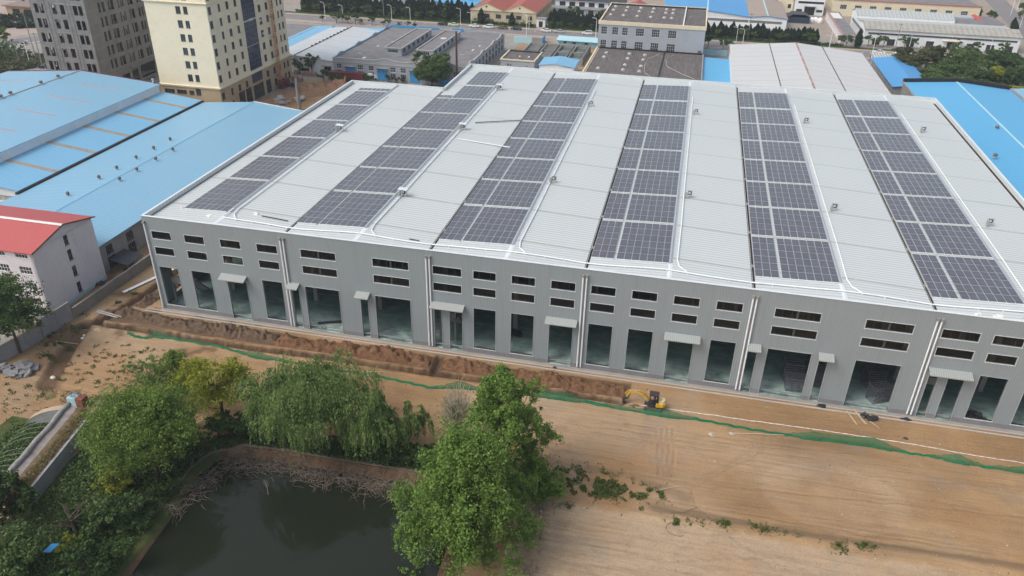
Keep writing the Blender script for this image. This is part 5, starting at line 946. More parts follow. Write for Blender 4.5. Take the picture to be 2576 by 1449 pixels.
for x_, y_, lab in [(-48.3,149,'brown board crate alone under the left yard tree'),(-44.2,148.4,'leftmost brown crate of the row under the second yard tree'),(-42.8,148.4,'middle brown crate of the row under the second yard tree'),(-41.3,148.4,'rightmost brown crate of the row under the second yard tree'),(-46.4,141.2,'left brown crate of the front row beside the cream tower'),(-44.6,141.2,'middle brown crate of the front row beside the cream tower'),(-42.8,141.,'right brown crate of the front row beside the cream tower')]:
    b = MB(); b.box(x_-.7, x_+.7, y_-.6, y_+.6, .12, 1.35)
    for k_ in (-.6, 0, .6): b.box(x_-.7, x_+.7, y_+k_-.06, y_+k_+.06, 0, .12)
    t = thing('crate', lab, 'crate', (x_, y_, 0), 'brown crates in the back yard'); part('box', b, 'cratebrown', t); b = MB(); b.box(x_-.03, x_+.03, y_-.62, y_+.62, .1, 1.37); part('strap', b, 'galv', t)
def car(x, y, paint, lab, suv=False, heading=0, wagon=False):
    t = thing('car', lab, 'car', (x, y, .03), 'cars parked along the road'); L, Wd = (4.65, 1.84); H_ = 1.72 if suv else 1.46; zb = .5; m_ = 'paint_'+paint
    b = MB(); pr = [(-L/2, .42), (-L/2+.03, .72), (-L/2+.12, .86), (-L*.27, .98), (L*.30, 1.0), (L/2-.15, .98), (L/2, .80), (L/2-.02, .42), (L*.40, .30), (-L*.40, .28)]
    if suv: pr = [(p_[0], p_[1]*1.12 if p_[1] > .5 else p_[1]) for p_ in pr]
    n = len(pr); ins = [0]*n
    b.v += [(p_[0], -Wd/2+(.1 if p_[1] > .85 else .02), p_[1]) for p_ in pr]+[(p_[0], Wd/2-(.1 if p_[1] > .85 else .02), p_[1]) for p_ in pr]
    b.f += [tuple(range(n)), tuple(range(n, 2*n))[::-1]]+[(j, n+j, n+(j+1)%n, (j+1)%n) for j in range(n)]; b.mi += [0]*(n+2)
    zt = pr[3][1]-.03; r0, r1 = (-L*.27, L*.46) if (suv or wagon) else (-L*.25, L*.36); t0, t1 = (-L*.10, L*.38) if (suv or wagon) else (-L*.08, L*.19)
    g = MB(); g.add([(r0,-.82,zt),(r1,-.82,zt),(r1,.82,zt),(r0,.82,zt),(t0,-.64,H_-.06),(t1,-.64,H_-.06),(t1,.64,H_-.06),(t0,.64,H_-.06)], [(0,1,5,4),(1,2,6,5),(2,3,7,6),(3,0,4,7)])
    rf = MB(); rf.add([(t0-.05,-.66,H_-.07),(t1+.05,-.66,H_-.07),(t1+.05,.66,H_-.07),(t0-.05,.66,H_-.07),(t0+.1,-.55,H_),(t1-.1,-.55,H_),(t1-.1,.55,H_),(t0+.1,.55,H_)], [(4,5,6,7),(0,1,5,4),(1,2,6,5),(2,3,7,6),(3,0,4,7)])
    for s in (-1, 1):
        rf.bar((r0, s*.80, zt), (t0, s*.65, H_-.06), .035); rf.bar((r1, s*.80, zt), (t1, s*.65, H_-.06), .045); xm = (t0+t1)/2+.1; rf.bar((xm, s*.82, zt), (xm-.03, s*.66, H_-.06), .04)
    sh_ = lambda mb: setattr(mb, 'v', [(v[0]*1+x, v[1]+y, v[2]+.03) for v in mb.v])
    for mb, nm, mt in ((b, 'body', m_), (g, 'window_glass', 'glass'), (rf, 'roof', m_)): sh_(mb); part(nm, mb, mt, t, smooth=False)
    for wx in (-L*.31, L*.30):
        for wy in (-Wd/2+.1, Wd/2-.1):
            w_ = MB(); w_.tube([(wx+x, wy-.11+y, .36), (wx+x, wy+.11+y, .36)], .335, 12); o = part('wheel', w_, 'black', t); w_ = MB(); w_.tube([(wx+x, wy-.125+y, .36), (wx+x, wy+.125+y, .36)], .2, 10); part('rim', w_, 'galv', o, wpos(t))
    for s in (-1, 1):
        h = MB(); h.box(x-L/2-.01, x-L/2+.14, y+s*.62-.2, y+s*.62+.2, .66, .82); part('headlight', h, 'frame', t); h = MB(); h.box(x+L/2-.1, x+L/2+.01, y+s*.66-.16, y+s*.66+.16, .72, .92); part('tail_light', h, 'red', t)
    b = MB(); b.box(x-L/2-.04, x-L/2+.05, y-.7, y+.7, .34, .5); part('bumper', b, 'steel_dark', t); return t
for nm, c_3, r_ in (('white', (.72,.73,.74), .25), ('silver', (.42,.44,.47), .3), ('black', (.02,.022,.026), .2), ('brown', (.13,.08,.065), .25), ('mint', (.55,.60,.44), .3), ('navy', (.03,.045,.06), .25)): MT['paint_'+nm] = plain('car_paint_'+nm, c_3, r_, .6, .05, .02)
for x_, p_, l_, s_2 in [(-25,'black','black saloon parked leftmost on the road',0),(-20,'mint','pale green and white taxi parked second from the left on the road',0),(-10.4,'white','white saloon parked left of the white off-roader',0),(-4,'white','white off-roader parked left of the brown saloon',1),(2.2,'brown','brown saloon parked between white and dark cars',0),(8.4,'navy','dark blue hatchback parked right of the brown saloon',0),(21.6,'white','white saloon parked left of the silver saloon',0),(27.4,'silver','silver saloon on the road in front of the cypress hedge',0),(39.6,'white','white people carrier parked nearest the office block',1),(157.2,'white','left white saloon parked above the striped carport',0),(165,'white','right white saloon parked beside the thicket',0)]: car(x_, 244.1, p_, l_, bool(s_2))
car(-42.2, 134.2, 'navy', 'dark green saloon parked beside the hoist of the cream tower'); car(-134.8, 131.8, 'black', 'black car on the west road beside the unfinished tower')
def lamp(x, y, h, lab, arm=-1, base=.0, conc_=False):
    t = thing('street_lamp', lab, 'street lamp', (x, y, base), 'street lamps along the roads'); b = MB(); b.tube([(x, y, base), (x, y, base+h*.82), (x, y, base+h*.93), (x+arm*.35, y, base+h), (x+arm*1.3, y, base+h*1.02)], [.11, .09, .08, .07, .06], 7); part('pole', b, 'whitepipe', t)
    b = MB(); b.obox((x+arm*1.5, y, base+h*1.02), (1, 0, .1*arm), .14, .07, .42); part('lamp_head', b, 'frame', t)
LN = ['far left', 'second', 'third', 'fourth', 'fifth']
for x_, y_, h, l_ in [(-79.5,241,7.2,'street lamp farthest left on the road verge behind the sheet shed'),(-74.8,249.6,4.8,'shorter lamp beside the leftmost road lamp on the far pavement'),(-49.9,246.9,6.6,'tall lamp on the far kerb behind the patched sheet shed'),(-42,249.6,5.6,'lamp on the far pavement between the road lamp and the parked cars'),(-17.6,246.9,7,'lamp on the kerb beside the pale green taxi'),(-13.5,249.8,5,'short lamp at the left corner of the red roofed factory'),(15.4,232.2,9,'tall lamp rising above the pale blue yard wall'),(13.5,247,5.6,'short lamp in front of the red roofed factory door'),(44.3,235,8.6,'tall lamp just left of the office block'),
    (103.6,234.4,8,'taller lamp of the pair right of the office block'),(101.6,247,6.2,'shorter lamp of the pair right of the office block'),(136.5,234.6,7.5,'lamp above the ridge of the white warehouse'),(138.6,247,8.5,'lamp at the mouth of the factory lane'),(152.8,234.4,8,'lamp above the left end of the striped carport'),(168.6,247,7.6,'lamp right of the right hand white car'),(199,250,7,'lamp in front of the right part of the white workshop'),(229.5,314,9,'tall lamp beside the side road near the red eaved cabin'),(237,352,9,'left lamp of the pair at the top right of the side road'),(246,372,9,'right lamp of the pair at the top right of the side road'),(-143.5,135.3,8,'white curved lamp on the west kerb left of the unfinished tower')]: lamp(x_, y_, h, l_, -1 if x_ > -100 else 1)
def upole(x, y, h, lab, r=.16, arms=1):
    t = thing('utility_pole', lab, 'utility pole', (x, y, 0), 'utility poles'); b = MB(); b.tube([(x, y, 0), (x, y, h)], [r, r*.65], 8); part('pole', b, 'conc', t)
    for i in range(arms): b = MB(); b.box(x-.9, x+.9, y-.05, y+.05, h-.5-i*.9, h-.38-i*.9); part('crossarm', b, 'rust', t)
for a in [(106.5,253.5,11,'utility pole among the cypresses below the blue brown factory'),(163.5,246.9,11.5,'utility pole between the two white cars on the right'),(-145.8,141,17,'tall pale pole on the west verge'),(-135,131.6,12,'thin dark pole nearest the unfinished tower'),(-146.5,134,9,'thin pole at the far left of the west verge'),(-56,253,9,'utility pole in the left cypress row')]: upole(*a)
t = thing('concrete_post', 'thick concrete post with a crown of rusty bars behind the hall corner', 'post', (-28.8, 111.3, 0)); b = MB(); b.tube([(-28.8, 111.3, 0), (-28.8, 111.3, 8)], .48, 10); b.tube([(-28.8, 111.3, 8), (-28.8, 111.3, 9.6)], .38, 10); part('shaft', b, 'conc', t)
b = MB()
for k_ in range(8): a_ = k_*math.pi/4; b.tube([(-28.8+.35*math.cos(a_), 111.3+.35*math.sin(a_), 9.4), (-28.8+.42*math.cos(a_), 111.3+.42*math.sin(a_), 10.4)], .04, 4)
b.box(-29.4, -28.2, 110.9, 111.0, 7.6, 7.7); part('steel_bar', b, 'rust', t)
b = MB(); b.tube([(-28.5, 110.9, 8), (-28, 110.8, 6), (-27.6, 111, 3), (-28.1, 110.8, .5)], .06, 5); part('cable', b, 'black', t)
t = thing('chimney', 'slim dark rusty chimney rising in front of the grey factory', 'chimney', (9.6, 148.3, 0)); b = MB(); b.tube([(9.6, 148.3, 0), (9.6, 148.3, 18.1)], [.36, .3], 10); part('stack', b, 'rust', t)
b = MB()
for z in (5, 10, 14, 17.8): b.lathe((9.6, 148.3, z), [(.4, 0), (.4, .12)], 10)
part('flange', b, 'rust', t)

ONES = ['','first','second','third','fourth','fifth','sixth','seventh','eighth','ninth','tenth','eleventh','twelfth','thirteenth','fourteenth','fifteenth','sixteenth','seventeenth','eighteenth','nineteenth']
def nth(n):
    if n < 20: return ONES[n]
    t = ['','','twent','thirt','fort','fift'][n//10]; return t+'ieth' if n % 10 == 0 else t+'y-'+ONES[n % 10]

ONES = ['','first','second','third','fourth','fifth','sixth','seventh','eighth','ninth','tenth','eleventh','twelfth','thirteenth','fourteenth','fifteenth','sixteenth','seventeenth','eighteenth','nineteenth']
def nth(n):
    if n < 20: return ONES[n]
    t = ['','','twent','thirt','fort','fift'][n//10]; return t+'ieth' if n % 10 == 0 else t+'y-'+ONES[n % 10]

ONES = ['','first','second','third','fourth','fifth','sixth','seventh','eighth','ninth','tenth','eleventh','twelfth','thirteenth','fourteenth','fifteenth','sixteenth','seventeenth','eighteenth','nineteenth']
def nth(n):
    if n < 20: return ONES[n]
    t = ['','','twent','thirt','fort','fift'][n//10]; return t+'ieth' if n % 10 == 0 else t+'y-'+ONES[n % 10]

ONES = ['','first','second','third','fourth','fifth','sixth','seventh','eighth','ninth','tenth','eleventh','twelfth','thirteenth','fourteenth','fifteenth','sixteenth','seventeenth','eighteenth','nineteenth']
def nth(n):
    if n < 20: return ONES[n]
    t = ['','','twent','thirt','fort','fift'][n//10]; return t+'ieth' if n % 10 == 0 else t+'y-'+ONES[n % 10]

ONES = ['','first','second','third','fourth','fifth','sixth','seventh','eighth','ninth','tenth','eleventh','twelfth','thirteenth','fourteenth','fifteenth','sixteenth','seventeenth','eighteenth','nineteenth']
def nth(n):
    if n < 20: return ONES[n]
    t = ['','','twent','thirt','fort','fift'][n//10]; return t+'ieth' if n % 10 == 0 else t+'y-'+ONES[n % 10]

ONES = ['','first','second','third','fourth','fifth','sixth','seventh','eighth','ninth','tenth','eleventh','twelfth','thirteenth','fourteenth','fifteenth','sixteenth','seventeenth','eighteenth','nineteenth']
def nth(n):
    if n < 20: return ONES[n]
    t = ['','','twent','thirt','fort','fift'][n//10]; return t+'ieth' if n % 10 == 0 else t+'y-'+ONES[n % 10]

ONES = ['','first','second','third','fourth','fifth','sixth','seventh','eighth','ninth','tenth','eleventh','twelfth','thirteenth','fourteenth','fifteenth','sixteenth','seventeenth','eighteenth','nineteenth']
def nth(n):
    if n < 20: return ONES[n]
    t = ['','','twent','thirt','fort','fift'][n//10]; return t+'ieth' if n % 10 == 0 else t+'y-'+ONES[n % 10]

ONES = ['','first','second','third','fourth','fifth','sixth','seventh','eighth','ninth','tenth','eleventh','twelfth','thirteenth','fourteenth','fifteenth','sixteenth','seventeenth','eighteenth','nineteenth']
def nth(n):
    if n < 20: return ONES[n]
    t = ['','','twent','thirt','fort','fift'][n//10]; return t+'ieth' if n % 10 == 0 else t+'y-'+ONES[n % 10]
# ---------------------------------------------------------------- vegetation
def leafmesh(name, P, size, mat, tint, up=.0, aspect=1.6, droop=None, extra=None, seed=3):
    """leaf clumps: one quad per point, random tilt; extra = MB with trunk (separate object)"""
    R_ = np.random.default_rng(seed); n = len(P); N = R_.normal(size=(n, 3)); N[:, 2] = N[:, 2]*.8+up; N /= np.linalg.norm(N, axis=1)[:, None]+1e-9
    A = R_.normal(size=(n, 3)) if droop is None else np.tile(np.array([0, 0, -1.]), (n, 1))+R_.normal(size=(n, 3))*.25
    U = A-(A*N).sum(1)[:, None]*N; U /= np.linalg.norm(U, axis=1)[:, None]+1e-9; Wv = np.cross(N, U); s = (size*R_.uniform(.6, 1.35, n))[:, None]
    a, c = U*s*aspect*.5, Wv*s*.5; co = np.stack([P-a*1., P+c*.9-a*.1, P+a, P-c*.9-a*.1], 1).reshape(-1, 3)
    me = bpy.data.meshes.new(name); me.vertices.add(4*n); me.vertices.foreach_set('co', co.ravel()); me.loops.add(4*n); me.loops.foreach_set('vertex_index', np.arange(4*n)); me.polygons.add(n); me.polygons.foreach_set('loop_start', np.arange(n)*4)
    me.update(); ca = me.color_attributes.new('tint', 'FLOAT_COLOR', 'POINT'); tt = np.repeat(np.clip(tint, 0, 1), 4); ca.data.foreach_set('color', np.stack([tt, tt, tt, np.ones_like(tt)], -1).ravel())
    me.materials.append(MT[mat]); return me
def lobes(cx, cz, rx, rz_, n, seed, flat=1.):
    R_ = np.random.default_rng(seed); L = []
    for i in range(n):
        d = R_.normal(size=3); d /= np.linalg.norm(d); r = R_.uniform(.35, .92); c = np.array([d[0]*rx*r, d[1]*rx*r, cz+d[2]*rz_*r]); q = R_.uniform(.17, .42); L.append((c, np.array([rx*q, rx*q, rz_*q*flat]), R_.uniform(0, 1)))
    return L
def crownpts(L, n, seed, shell=.55):
    R_ = np.random.default_rng(seed); P, T = [], []; w = np.array([l[1].prod()**(2/3) for l in L]); w /= w.sum()
    for (c, r, t), k_ in zip(L, (w*n).astype(int)):
        per = 42; m_ = max(3, k_//per); d = R_.normal(size=(m_, 3)); d /= np.linalg.norm(d, axis=1)[:, None]+1e-9; d[:, 2] = np.where(d[:, 2] < -.35, -d[:, 2], d[:, 2]); q = R_.uniform(shell, 1.22, m_)[:, None]
        sc = c+d*r*q; st = R_.uniform(0, 1, m_); j = R_.integers(0, m_, k_); sp = (.10+.16*R_.random(m_))[:, None]*r*np.array([1, 1, .7])
        g = R_.normal(size=(k_, 3)); P.append(sc[j]+g*sp[j]); T.append(.22*t+.38*st[j]+.30*R_.random(k_)+.10*np.clip(g[:, 2], -1, 1.5)*0+.05)
    return np.concatenate(P), np.concatenate(T)
def trunkmb(h, r, L, seed, lean=(0, 0), n=10, twigs=0, base=-.6):
    R_ = random.Random(seed); b = MB(); top = Vector((lean[0], lean[1], h)); b.tube([(0, 0, base), (lean[0]*.3, lean[1]*.3, h*.35), (lean[0]*.7, lean[1]*.7, h*.7), top], [r, r*.75, r*.5, r*.2], 7)
    for c, rr, t in L[:n]:
        s = R_.uniform(.25, .75); p0 = Vector((lean[0]*s, lean[1]*s, h*s)); p1 = Vector([float(v) for v in c]); m = (p0+p1)/2+Vector((R_.uniform(-.3, .3), R_.uniform(-.3, .3), .3)); b.tube([p0, m, p1], [r*.38, r*.25, r*.08], 5)
        for k_ in range(twigs):
            q = p1+Vector([R_.gauss(0, 1)*float(v)*.7 for v in rr]); b.tube([p1, (p1+q)/2+Vector((0, 0, .15)), q], [r*.1, r*.07, r*.03], 3, False)
    return b
def tree(name, x, y, h, w, lab, cat='tree', mat='lf_mid', nleaf=6000, size=.3, nl=16, seed=1, cz=.6, rzf=.42, kind='round', group=None, z0=None, up=.5, shell=.5, trunk_r=None, lean=(0, 0), twigs=0, taper=(.80, 1.7)):
    z0 = float(H(x, y)) if z0 is None else z0; t = thing(name, lab, cat, (x, y, z0), group); rx = w/2; R_ = np.random.default_rng(seed)
    if kind == 'round': L = lobes(0, h*cz, rx, h*rzf, nl, seed); P, T = crownpts(L, nleaf, seed, shell); me = leafmesh('crown', P, size, mat, T, up, seed=seed)
    if kind == 'poplar':
        L = []
        for i in range(nl):
            f = R_.uniform(.04, 1.); a_ = R_.uniform(0, 6.28); q = rx*(1-taper[0]*f**taper[1])*R_.uniform(.3, 1.02); s = rx*R_.uniform(.07, .22); L.append((np.array([q*math.cos(a_), q*math.sin(a_), h*(.14+.80*f)]), np.array([s, s, s*1.9]), R_.uniform(0, 1)))
        P, T = crownpts(L, nleaf, seed, .3); me = leafmesh('crown', P, size, mat, T, up, seed=seed)
    if kind == 'willow':
        L = lobes(0, h*.66, rx, h*.30, nl, seed); P, T = crownpts(L, nleaf//4, seed, .5); PP, TT = [P], [T]; k_ = nleaf*3//4//9; idx = R_.integers(0, len(P), k_)
        for j in idx:
            p = P[j]; ln = R_.uniform(.9, 3.4)*min(1, h/9); m_ = 9; tt = np.linspace(.05, 1, m_); out = p[:2]/(np.linalg.norm(p[:2])+.01)
            q = np.stack([p[0]+out[0]*.5*np.sqrt(tt)+R_.normal(0, .05, m_), p[1]+out[1]*.5*np.sqrt(tt)+R_.normal(0, .05, m_), np.maximum(p[2]-ln*tt, .25)], 1); PP.append(q); TT.append(np.full(m_, T[j]*.75+.12)+R_.uniform(-.1, .1, m_))
        me = leafmesh('crown', np.concatenate(PP), size, mat, np.concatenate(TT), .1, 2.4, droop=True, seed=seed)
    put('crown', me, t, (x, y, z0))
    b = trunkmb(h*(.8 if kind == 'poplar' else .62), trunk_r or .10+.018*h, L, seed, lean, min(nl, 16), twigs); me2 = b.mesh('trunk', 'bark'); put('trunk', me2, t, (x, y, z0)); return t
def cyp_mesh(seed, h=1., w=.27, n=1300):
    R_ = np.random.default_rng(seed); f = R_.random(n)**.8; a_ = R_.uniform(0, 6.28, n); prof = w*(np.sin(np.clip(f*.86+.14, 0, 1)*math.pi)**.75*(1-f*.45)); lob = 1+.22*np.sin(a_*3+f*9+seed)+.12*np.sin(a_*5-f*17)
    r = prof*lob*R_.uniform(.55, 1.05, n); P = np.stack([r*np.cos(a_), r*np.sin(a_), .03+f*.97], 1)*h; return P, .35*R_.random(n)+.35*(lob-.7)
# cypress rows and clipped street trees: a few masters, each repeat an object of its own
cyps = []
for s in range(5): P, T = cyp_mesh(s, 6.6, .24+.03*(s % 3), 1500); cyps.append(leafmesh('cypress', P, .42, 'lf_cyp', T, .2, 1.5, seed=s))
def cyp(x, y, h, lab, grp, i):
    o = put('cypress', cyps[i % 5], None, (x, y, .1)); o.scale = (h/6.6*(.85+.3*random.random()),)*2+(h/6.6,); o.rotation_euler.z = random.random()*6; tag(o, lab, 'cypress', grp)
R1 = random.Random(5)
rowA = [(-97+1.55*i+R1.uniform(-.3, .3), 255.2+R1.uniform(-.5, .5)+(1.9 if i % 2 else 0)) for i in range(54)]
for i, (x_, y_) in enumerate(rowA):
    if -14.5 < x_ < 15.5: continue
    cyp(x_, y_, R1.uniform(6.2, 9.4), f'dark cypress, {nth(i+1)} from the left in the row left of the red roofed factory', 'cypresses left of the red roofed factory', i)
for i in range(26): cyp(21.5+1.05*i+R1.uniform(-.25, .25), 255.8+(1.6 if i % 2 else 0)+R1.uniform(-.3, .3), R1.uniform(5.6, 7.4), f'dark cypress, {nth(i+1)} from the left in the hedge before the two storey house', 'cypresses before the two storey house', i)
for i in range(38):
    x_ = 88.5+1.26*i+R1.uniform(-.3, .3)
    if abs(x_-136) < 1.4: continue
    cyp(x_, 256+(1.6 if i % 2 else 0), R1.uniform(4.2, 6.6), f'dark cypress, {nth(i+1)} from the left in the row below the blue brown factory', 'cypresses below the blue brown factory', i)
cyp(-9.5, 252.4, 6.5, 'single slim cypress against the left gable of the red roofed factory', 'slim cypresses by the red roofed factory', 1); cyp(4.6, 252.4, 5.6, 'single slim cypress against the right gable of the red roofed factory', 'slim cypresses by the red roofed factory', 2)
cyp(150.2, 252.4, 7.5, 'broad cypress at the front corner of the pink edged annex', 'slim cypresses by the annex', 3)
for i in range(5): cyp(222.5+1.2*i, 296+5*i, 5, f'small cypress, {nth(i+1)} from the front beside the side road and red eaved cabin', 'cypresses along the side road', i)
rts = []
for s in range(4):
    L = lobes(0, 2.6, 1.9, 1.3, 9, 40+s); P, T = crownpts(L, 1500, s, .5); rts.append((leafmesh('crown', P, .34, 'lf_mid', T, .5, seed=s), trunkmb(2.2, .12, L, s, n=6).mesh('trunk', 'bark')))
def rtree(x, y, s, lab, grp, i, name='street_tree'):
    t = thing(name, lab, 'street tree', (x, y, .1), grp); m_ = rts[i % 4]
    for nm, me in (('crown', m_[0]), ('trunk', m_[1])): o = put(nm, me, t, (x, y, .1)); o.scale = (s, s, s)
    t.rotation_euler.z = i*1.3
for i, (x_, y_, s) in enumerate([(-77.6,234,.8),(-71,234,1.25),(-68.2,234,1.2),(-65.6,234.2,1.1),(-62,234,1.35),(-59.5,233.4,.7),(-54.3,234,1.0),(-48.7,234,.8),(-46.6,234,.9),(-41.5,234,.6),(-37.6,234,.8),(-34.5,234,.7)]): rtree(x_, y_, s, f'small street tree, {nth(i+1)} from the left on the near pavement', 'street trees on the near pavement', i)
for i, (x_, y_, s) in enumerate([(90.2,232.6,1.35),(96.2,233,.95),(99.2,235,.9)]): rtree(x_, y_, s, ('largest', 'middle', 'right')[i]+' of three small trees behind the pale blue street wall', 'trees behind the street wall', i)
for i, x_ in enumerate(np.arange(-95, -15, 6.2)): rtree(float(x_), 252.6, .95+.2*(i % 3), f'young leafy tree, {nth(i+1)} from the left before the left cypress row', 'young trees in front of the left cypresses', i)
for i, x_ in enumerate((22, 26, 31, 35.5, 40)): rtree(x_, 252.6, .8, f'young tree, {nth(i+1)} from the left before the dense cypress hedge', 'young trees in front of the hedge', i)
for i, x_ in enumerate((-12.2, -6.5, -4.5, 9.6, 12.6)): rtree(x_, 252.4, .62, f'small tree, {nth(i+1)} from the left at the red roofed factory', 'small trees at the red roofed factory', i)
for i, x_ in enumerate((94, 104.5, 109, 119, 122, 131)): rtree(x_, 253.2, 1.05+.2*(i % 2), f'young tree, {nth(i+1)} from the left before the right cypress row', 'young trees below the blue brown factory', i)
for i, x_ in enumerate((143.6, 145.8, 155, 158, 161, 169, 172, 188, 196, 206)): rtree(x_, 256.6 if x_ > 150 else 252.5, 1.25, f'leafy tree, {nth(i+1)} from the left along the white workshop', 'trees along the white workshop', i)
for i, (x_, y_, s) in enumerate([(24,270,1.3),(29,274,1.6),(44,272,1.7),(48,275,1.3)]): rtree(x_, y_, s, f'leafy tree, {nth(i+1)} from the left before the two storey house', 'trees before the two storey house', i)
tree('yard_tree', -47.7, 150.2, 6, 5.5, 'thin grey green tree above the lone crate in the back yard', mat='lf_mid', nleaf=900, size=.35, seed=21, z0=0, twigs=3)
tree('yard_tree', -43.2, 150.6, 6.6, 5, 'fuller tree above the crate row in the back yard', mat='lf_mid', nleaf=1800, size=.35, seed=22, z0=0)
tree('round_tree', 1.6, 146.5, 11.2, 12.6, 'big dense round tree in front of the grey factory behind the hall', mat='lf_mid', nleaf=22000, size=.42, nl=44, seed=23, cz=.55, rzf=.46, z0=0, shell=.6)
for i, (x_, y_, w_, h) in enumerate([(-35.5,143.2,4.6,4.6),(-30.8,142.3,4.5,3.4),(-27.6,142.2,3.6,2.6),(-21.7,146.6,4,3)]): tree('yard_shrub', x_, y_, h, w_, ['tall dark shrub at the left end of the maroon container','brighter shrub before the middle of the maroon container','low shrub before the right part of the maroon container','shrub between the container and the covered truck'][i], 'shrub', 'lf_mid', 1500, .34, 9, 30+i, .5, .45, z0=0)
for i, (x_, w_) in enumerate([(-14.6,2.4),(-12,3),(-9.6,2.8)]): tree('wall_shrub', x_, 148.4, 2.8, w_, f'{("left","middle","right")[i]} shrub of three at the grey factory wall', 'shrub', 'lf_olive', 700, .3, 7, 35+i, .5, .45, z0=0)
# thicket on the right
TH = [(164,214,12,13,'lf_olive'),(172,219,12.5,13,'lf_olive'),(181,213,11.5,13,'lf_mid'),(166.5,201,7.5,9,'lf_mid'),(174.5,204,10,11,'lf_mid'),(181.5,198,8.5,9,'lf_dark'),(191,213,12.5,13,'lf_dark'),(192.5,199,9,9,'lf_dark'),(187.6,201,8,7,'lf_yellow'),(199.5,221,9,10,'lf_dark'),(165,190,7,8,'lf_mid'),(173,189,7,8,'lf_mid'),(181,187,7,7,'lf_olive'),(189,188,5,6,'lf_yellow'),(199,205,10,11,'lf_mid'),(162,225,9,8,'lf_olive'),(184,226,10,11,'lf_mid'),(207,214,10,11,'lf_dark')]
nm_ = ['olive brown tree at the upper left of the thicket beside the carport','tallest olive brown tree in the upper middle of the thicket','rounded green tree right of the olive tops in the thicket','low green tree at the left edge of the thicket beside the blue shed','broad bright green tree in the middle of the thicket','dark tree in the lower middle of the thicket','large dark tree on the right side of the thicket','dark tree at the lower right of the thicket','yellowish tree among dark ones at the right of the thicket','dark tree farthest back on the right of the thicket','low tree at the thicket foot behind the black parapet, left','low tree at the thicket foot behind the black parapet, middle','olive shrubby tree at the thicket foot behind the parapet, right','small golden bush at the right end of the black parapet','green tree right of the golden tree in the thicket','olive tree touching the carport in the thicket','green tree at the back of the thicket before the white workshop','dark tree at the far right frame edge of the thicket']
for i, (x_, y_, h, w_, m_) in enumerate(TH): tree('thicket_tree', x_, y_, h*.78, w_*1.12, nm_[i], mat=m_, nleaf=8500, size=.48, nl=30, seed=50+i, cz=.55, rzf=.46, z0=0, group='trees of the right hand thicket', shell=.55)
for i, (x_, y_, h) in enumerate([(236,345,8),(244,330,8),(252,350,9),(250,318,8),(245,300,8),(262,330,9),(258,366,9),(218,330,5.5),(214,336,5),(262,306,8),(243,282,7)]): tree('roadside_tree', x_+3, y_, h, h*1.05, f'leafy roadside tree {["third left","middle","upper middle","front","lowest","far right","topmost","first left","second left","right lower","bottom"][i]} in the top right corner group', mat='lf_mid', nleaf=1600, size=.6, nl=12, seed=80+i, cz=.55, rzf=.45, z0=0, group='roadside trees at the top right')
# top left lot: nursery hedges as stuff, a few trees
def stuff(name, P, size, mat, T=None, **kw):
    T = rng.random(len(P)) if T is None else T; o = put(name, leafmesh(name, P, size, mat, T, **kw)); return tag(o, kind='stuff')
def scatter(poly_fn, n, x0, x1, y0, y1, h0, h1, zf=None):
    X = rng.uniform(x0, x1, n*3); Y = rng.uniform(y0, y1, n*3); k_ = poly_fn(X, Y); X, Y = X[k_][:n], Y[k_][:n]; hh = rng.uniform(h0, h1, len(X)); return np.stack([X, Y, (H(X, Y) if zf is None else zf)+hh*rng.random(len(X))], 1)
P = scatter(lambda X, Y: (np.abs((X+191)*.6-(Y-196)) < 13) & (fbm(X, Y, .12, 2) > -.22), 14000, -232, -150, 165, 225, .3, 3.2, 0); stuff('nursery_hedge', P, 1.1, 'lf_cyp', up=.6)
P = scatter(lambda X, Y: (np.abs((X+150)*.9-(Y-135)*.5-4) < 9), 7000, -175, -128, 118, 165, .2, 1.8, 0); stuff('verge_shrubs', P, .8, 'lf_olive', up=.6)
P = scatter(lambda X, Y: (X < -155), 5000, -215, -155, 120, 150, .3, 5, 0); stuff('corner_thicket', P, 1.0, 'lf_dark', up=.6)
for i, (x_, y_, h) in enumerate([(-230,232,7),(-216,186,7),(-175,160,6),(-205,170,6)]): tree('lot_tree', x_, y_, h, h*.9, ['leafy tree on the sandy lot at the top left corner','tree at the left edge beside the dark nursery rows','light green young tree right of the dark nursery rows','light green young tree below the dark nursery rows'][i], mat='lf_big' if i > 1 else 'lf_mid', nleaf=1500, size=.6, nl=10, seed=95+i, z0=0)
P = scatter(lambda X, Y: (Y > 253) | (Y < 249.5), 9000, -100, 145, 249.6, 254.4, .1, 1.1, .1); stuff('verge_hedge', P, .55, 'lf_dark', up=.7)

# ---------------------------------------------------------------- foreground trees
tree('bright_willow', 24.0, -36.8, 13.6, 12.6, 'biggest bright green rounded tree on the left bank of the pond', mat='lf_big', nleaf=80000, size=.16, nl=110, seed=101, cz=.54, rzf=.44, shell=.45, trunk_r=.3)
tree('yellow_green_tree', 26.4, -25.0, 11.2, 9.4, 'yellow green airy tree behind the left corner of the pond', mat='lf_yellow', nleaf=20000, size=.16, nl=40, seed=102, cz=.56, rzf=.42, twigs=3, shell=.4)
tree('sparse_tree', 15.8, -24.8, 9.0, 7, 'sparse pale green tree with bare twigs left of the yellow green tree', mat='lf_willow', nleaf=3600, size=.16, nl=22, seed=103, cz=.62, rzf=.36, twigs=7, shell=.3)
tree('feathery_tree', 19.6, -25.0, 10.8, 5.6, 'narrow feathery green tree beside the yellow green tree', mat='lf_big', nleaf=12000, size=.15, nl=30, seed=104, cz=.58, rzf=.42, twigs=3)
tree('weeping_willow', 40.8, -26.6, 13.4, 14.8, 'largest weeping willow behind the far bank of the pond', mat='lf_willow', nleaf=70000, size=.13, nl=44, seed=105, kind='willow', trunk_r=.35, twigs=2)
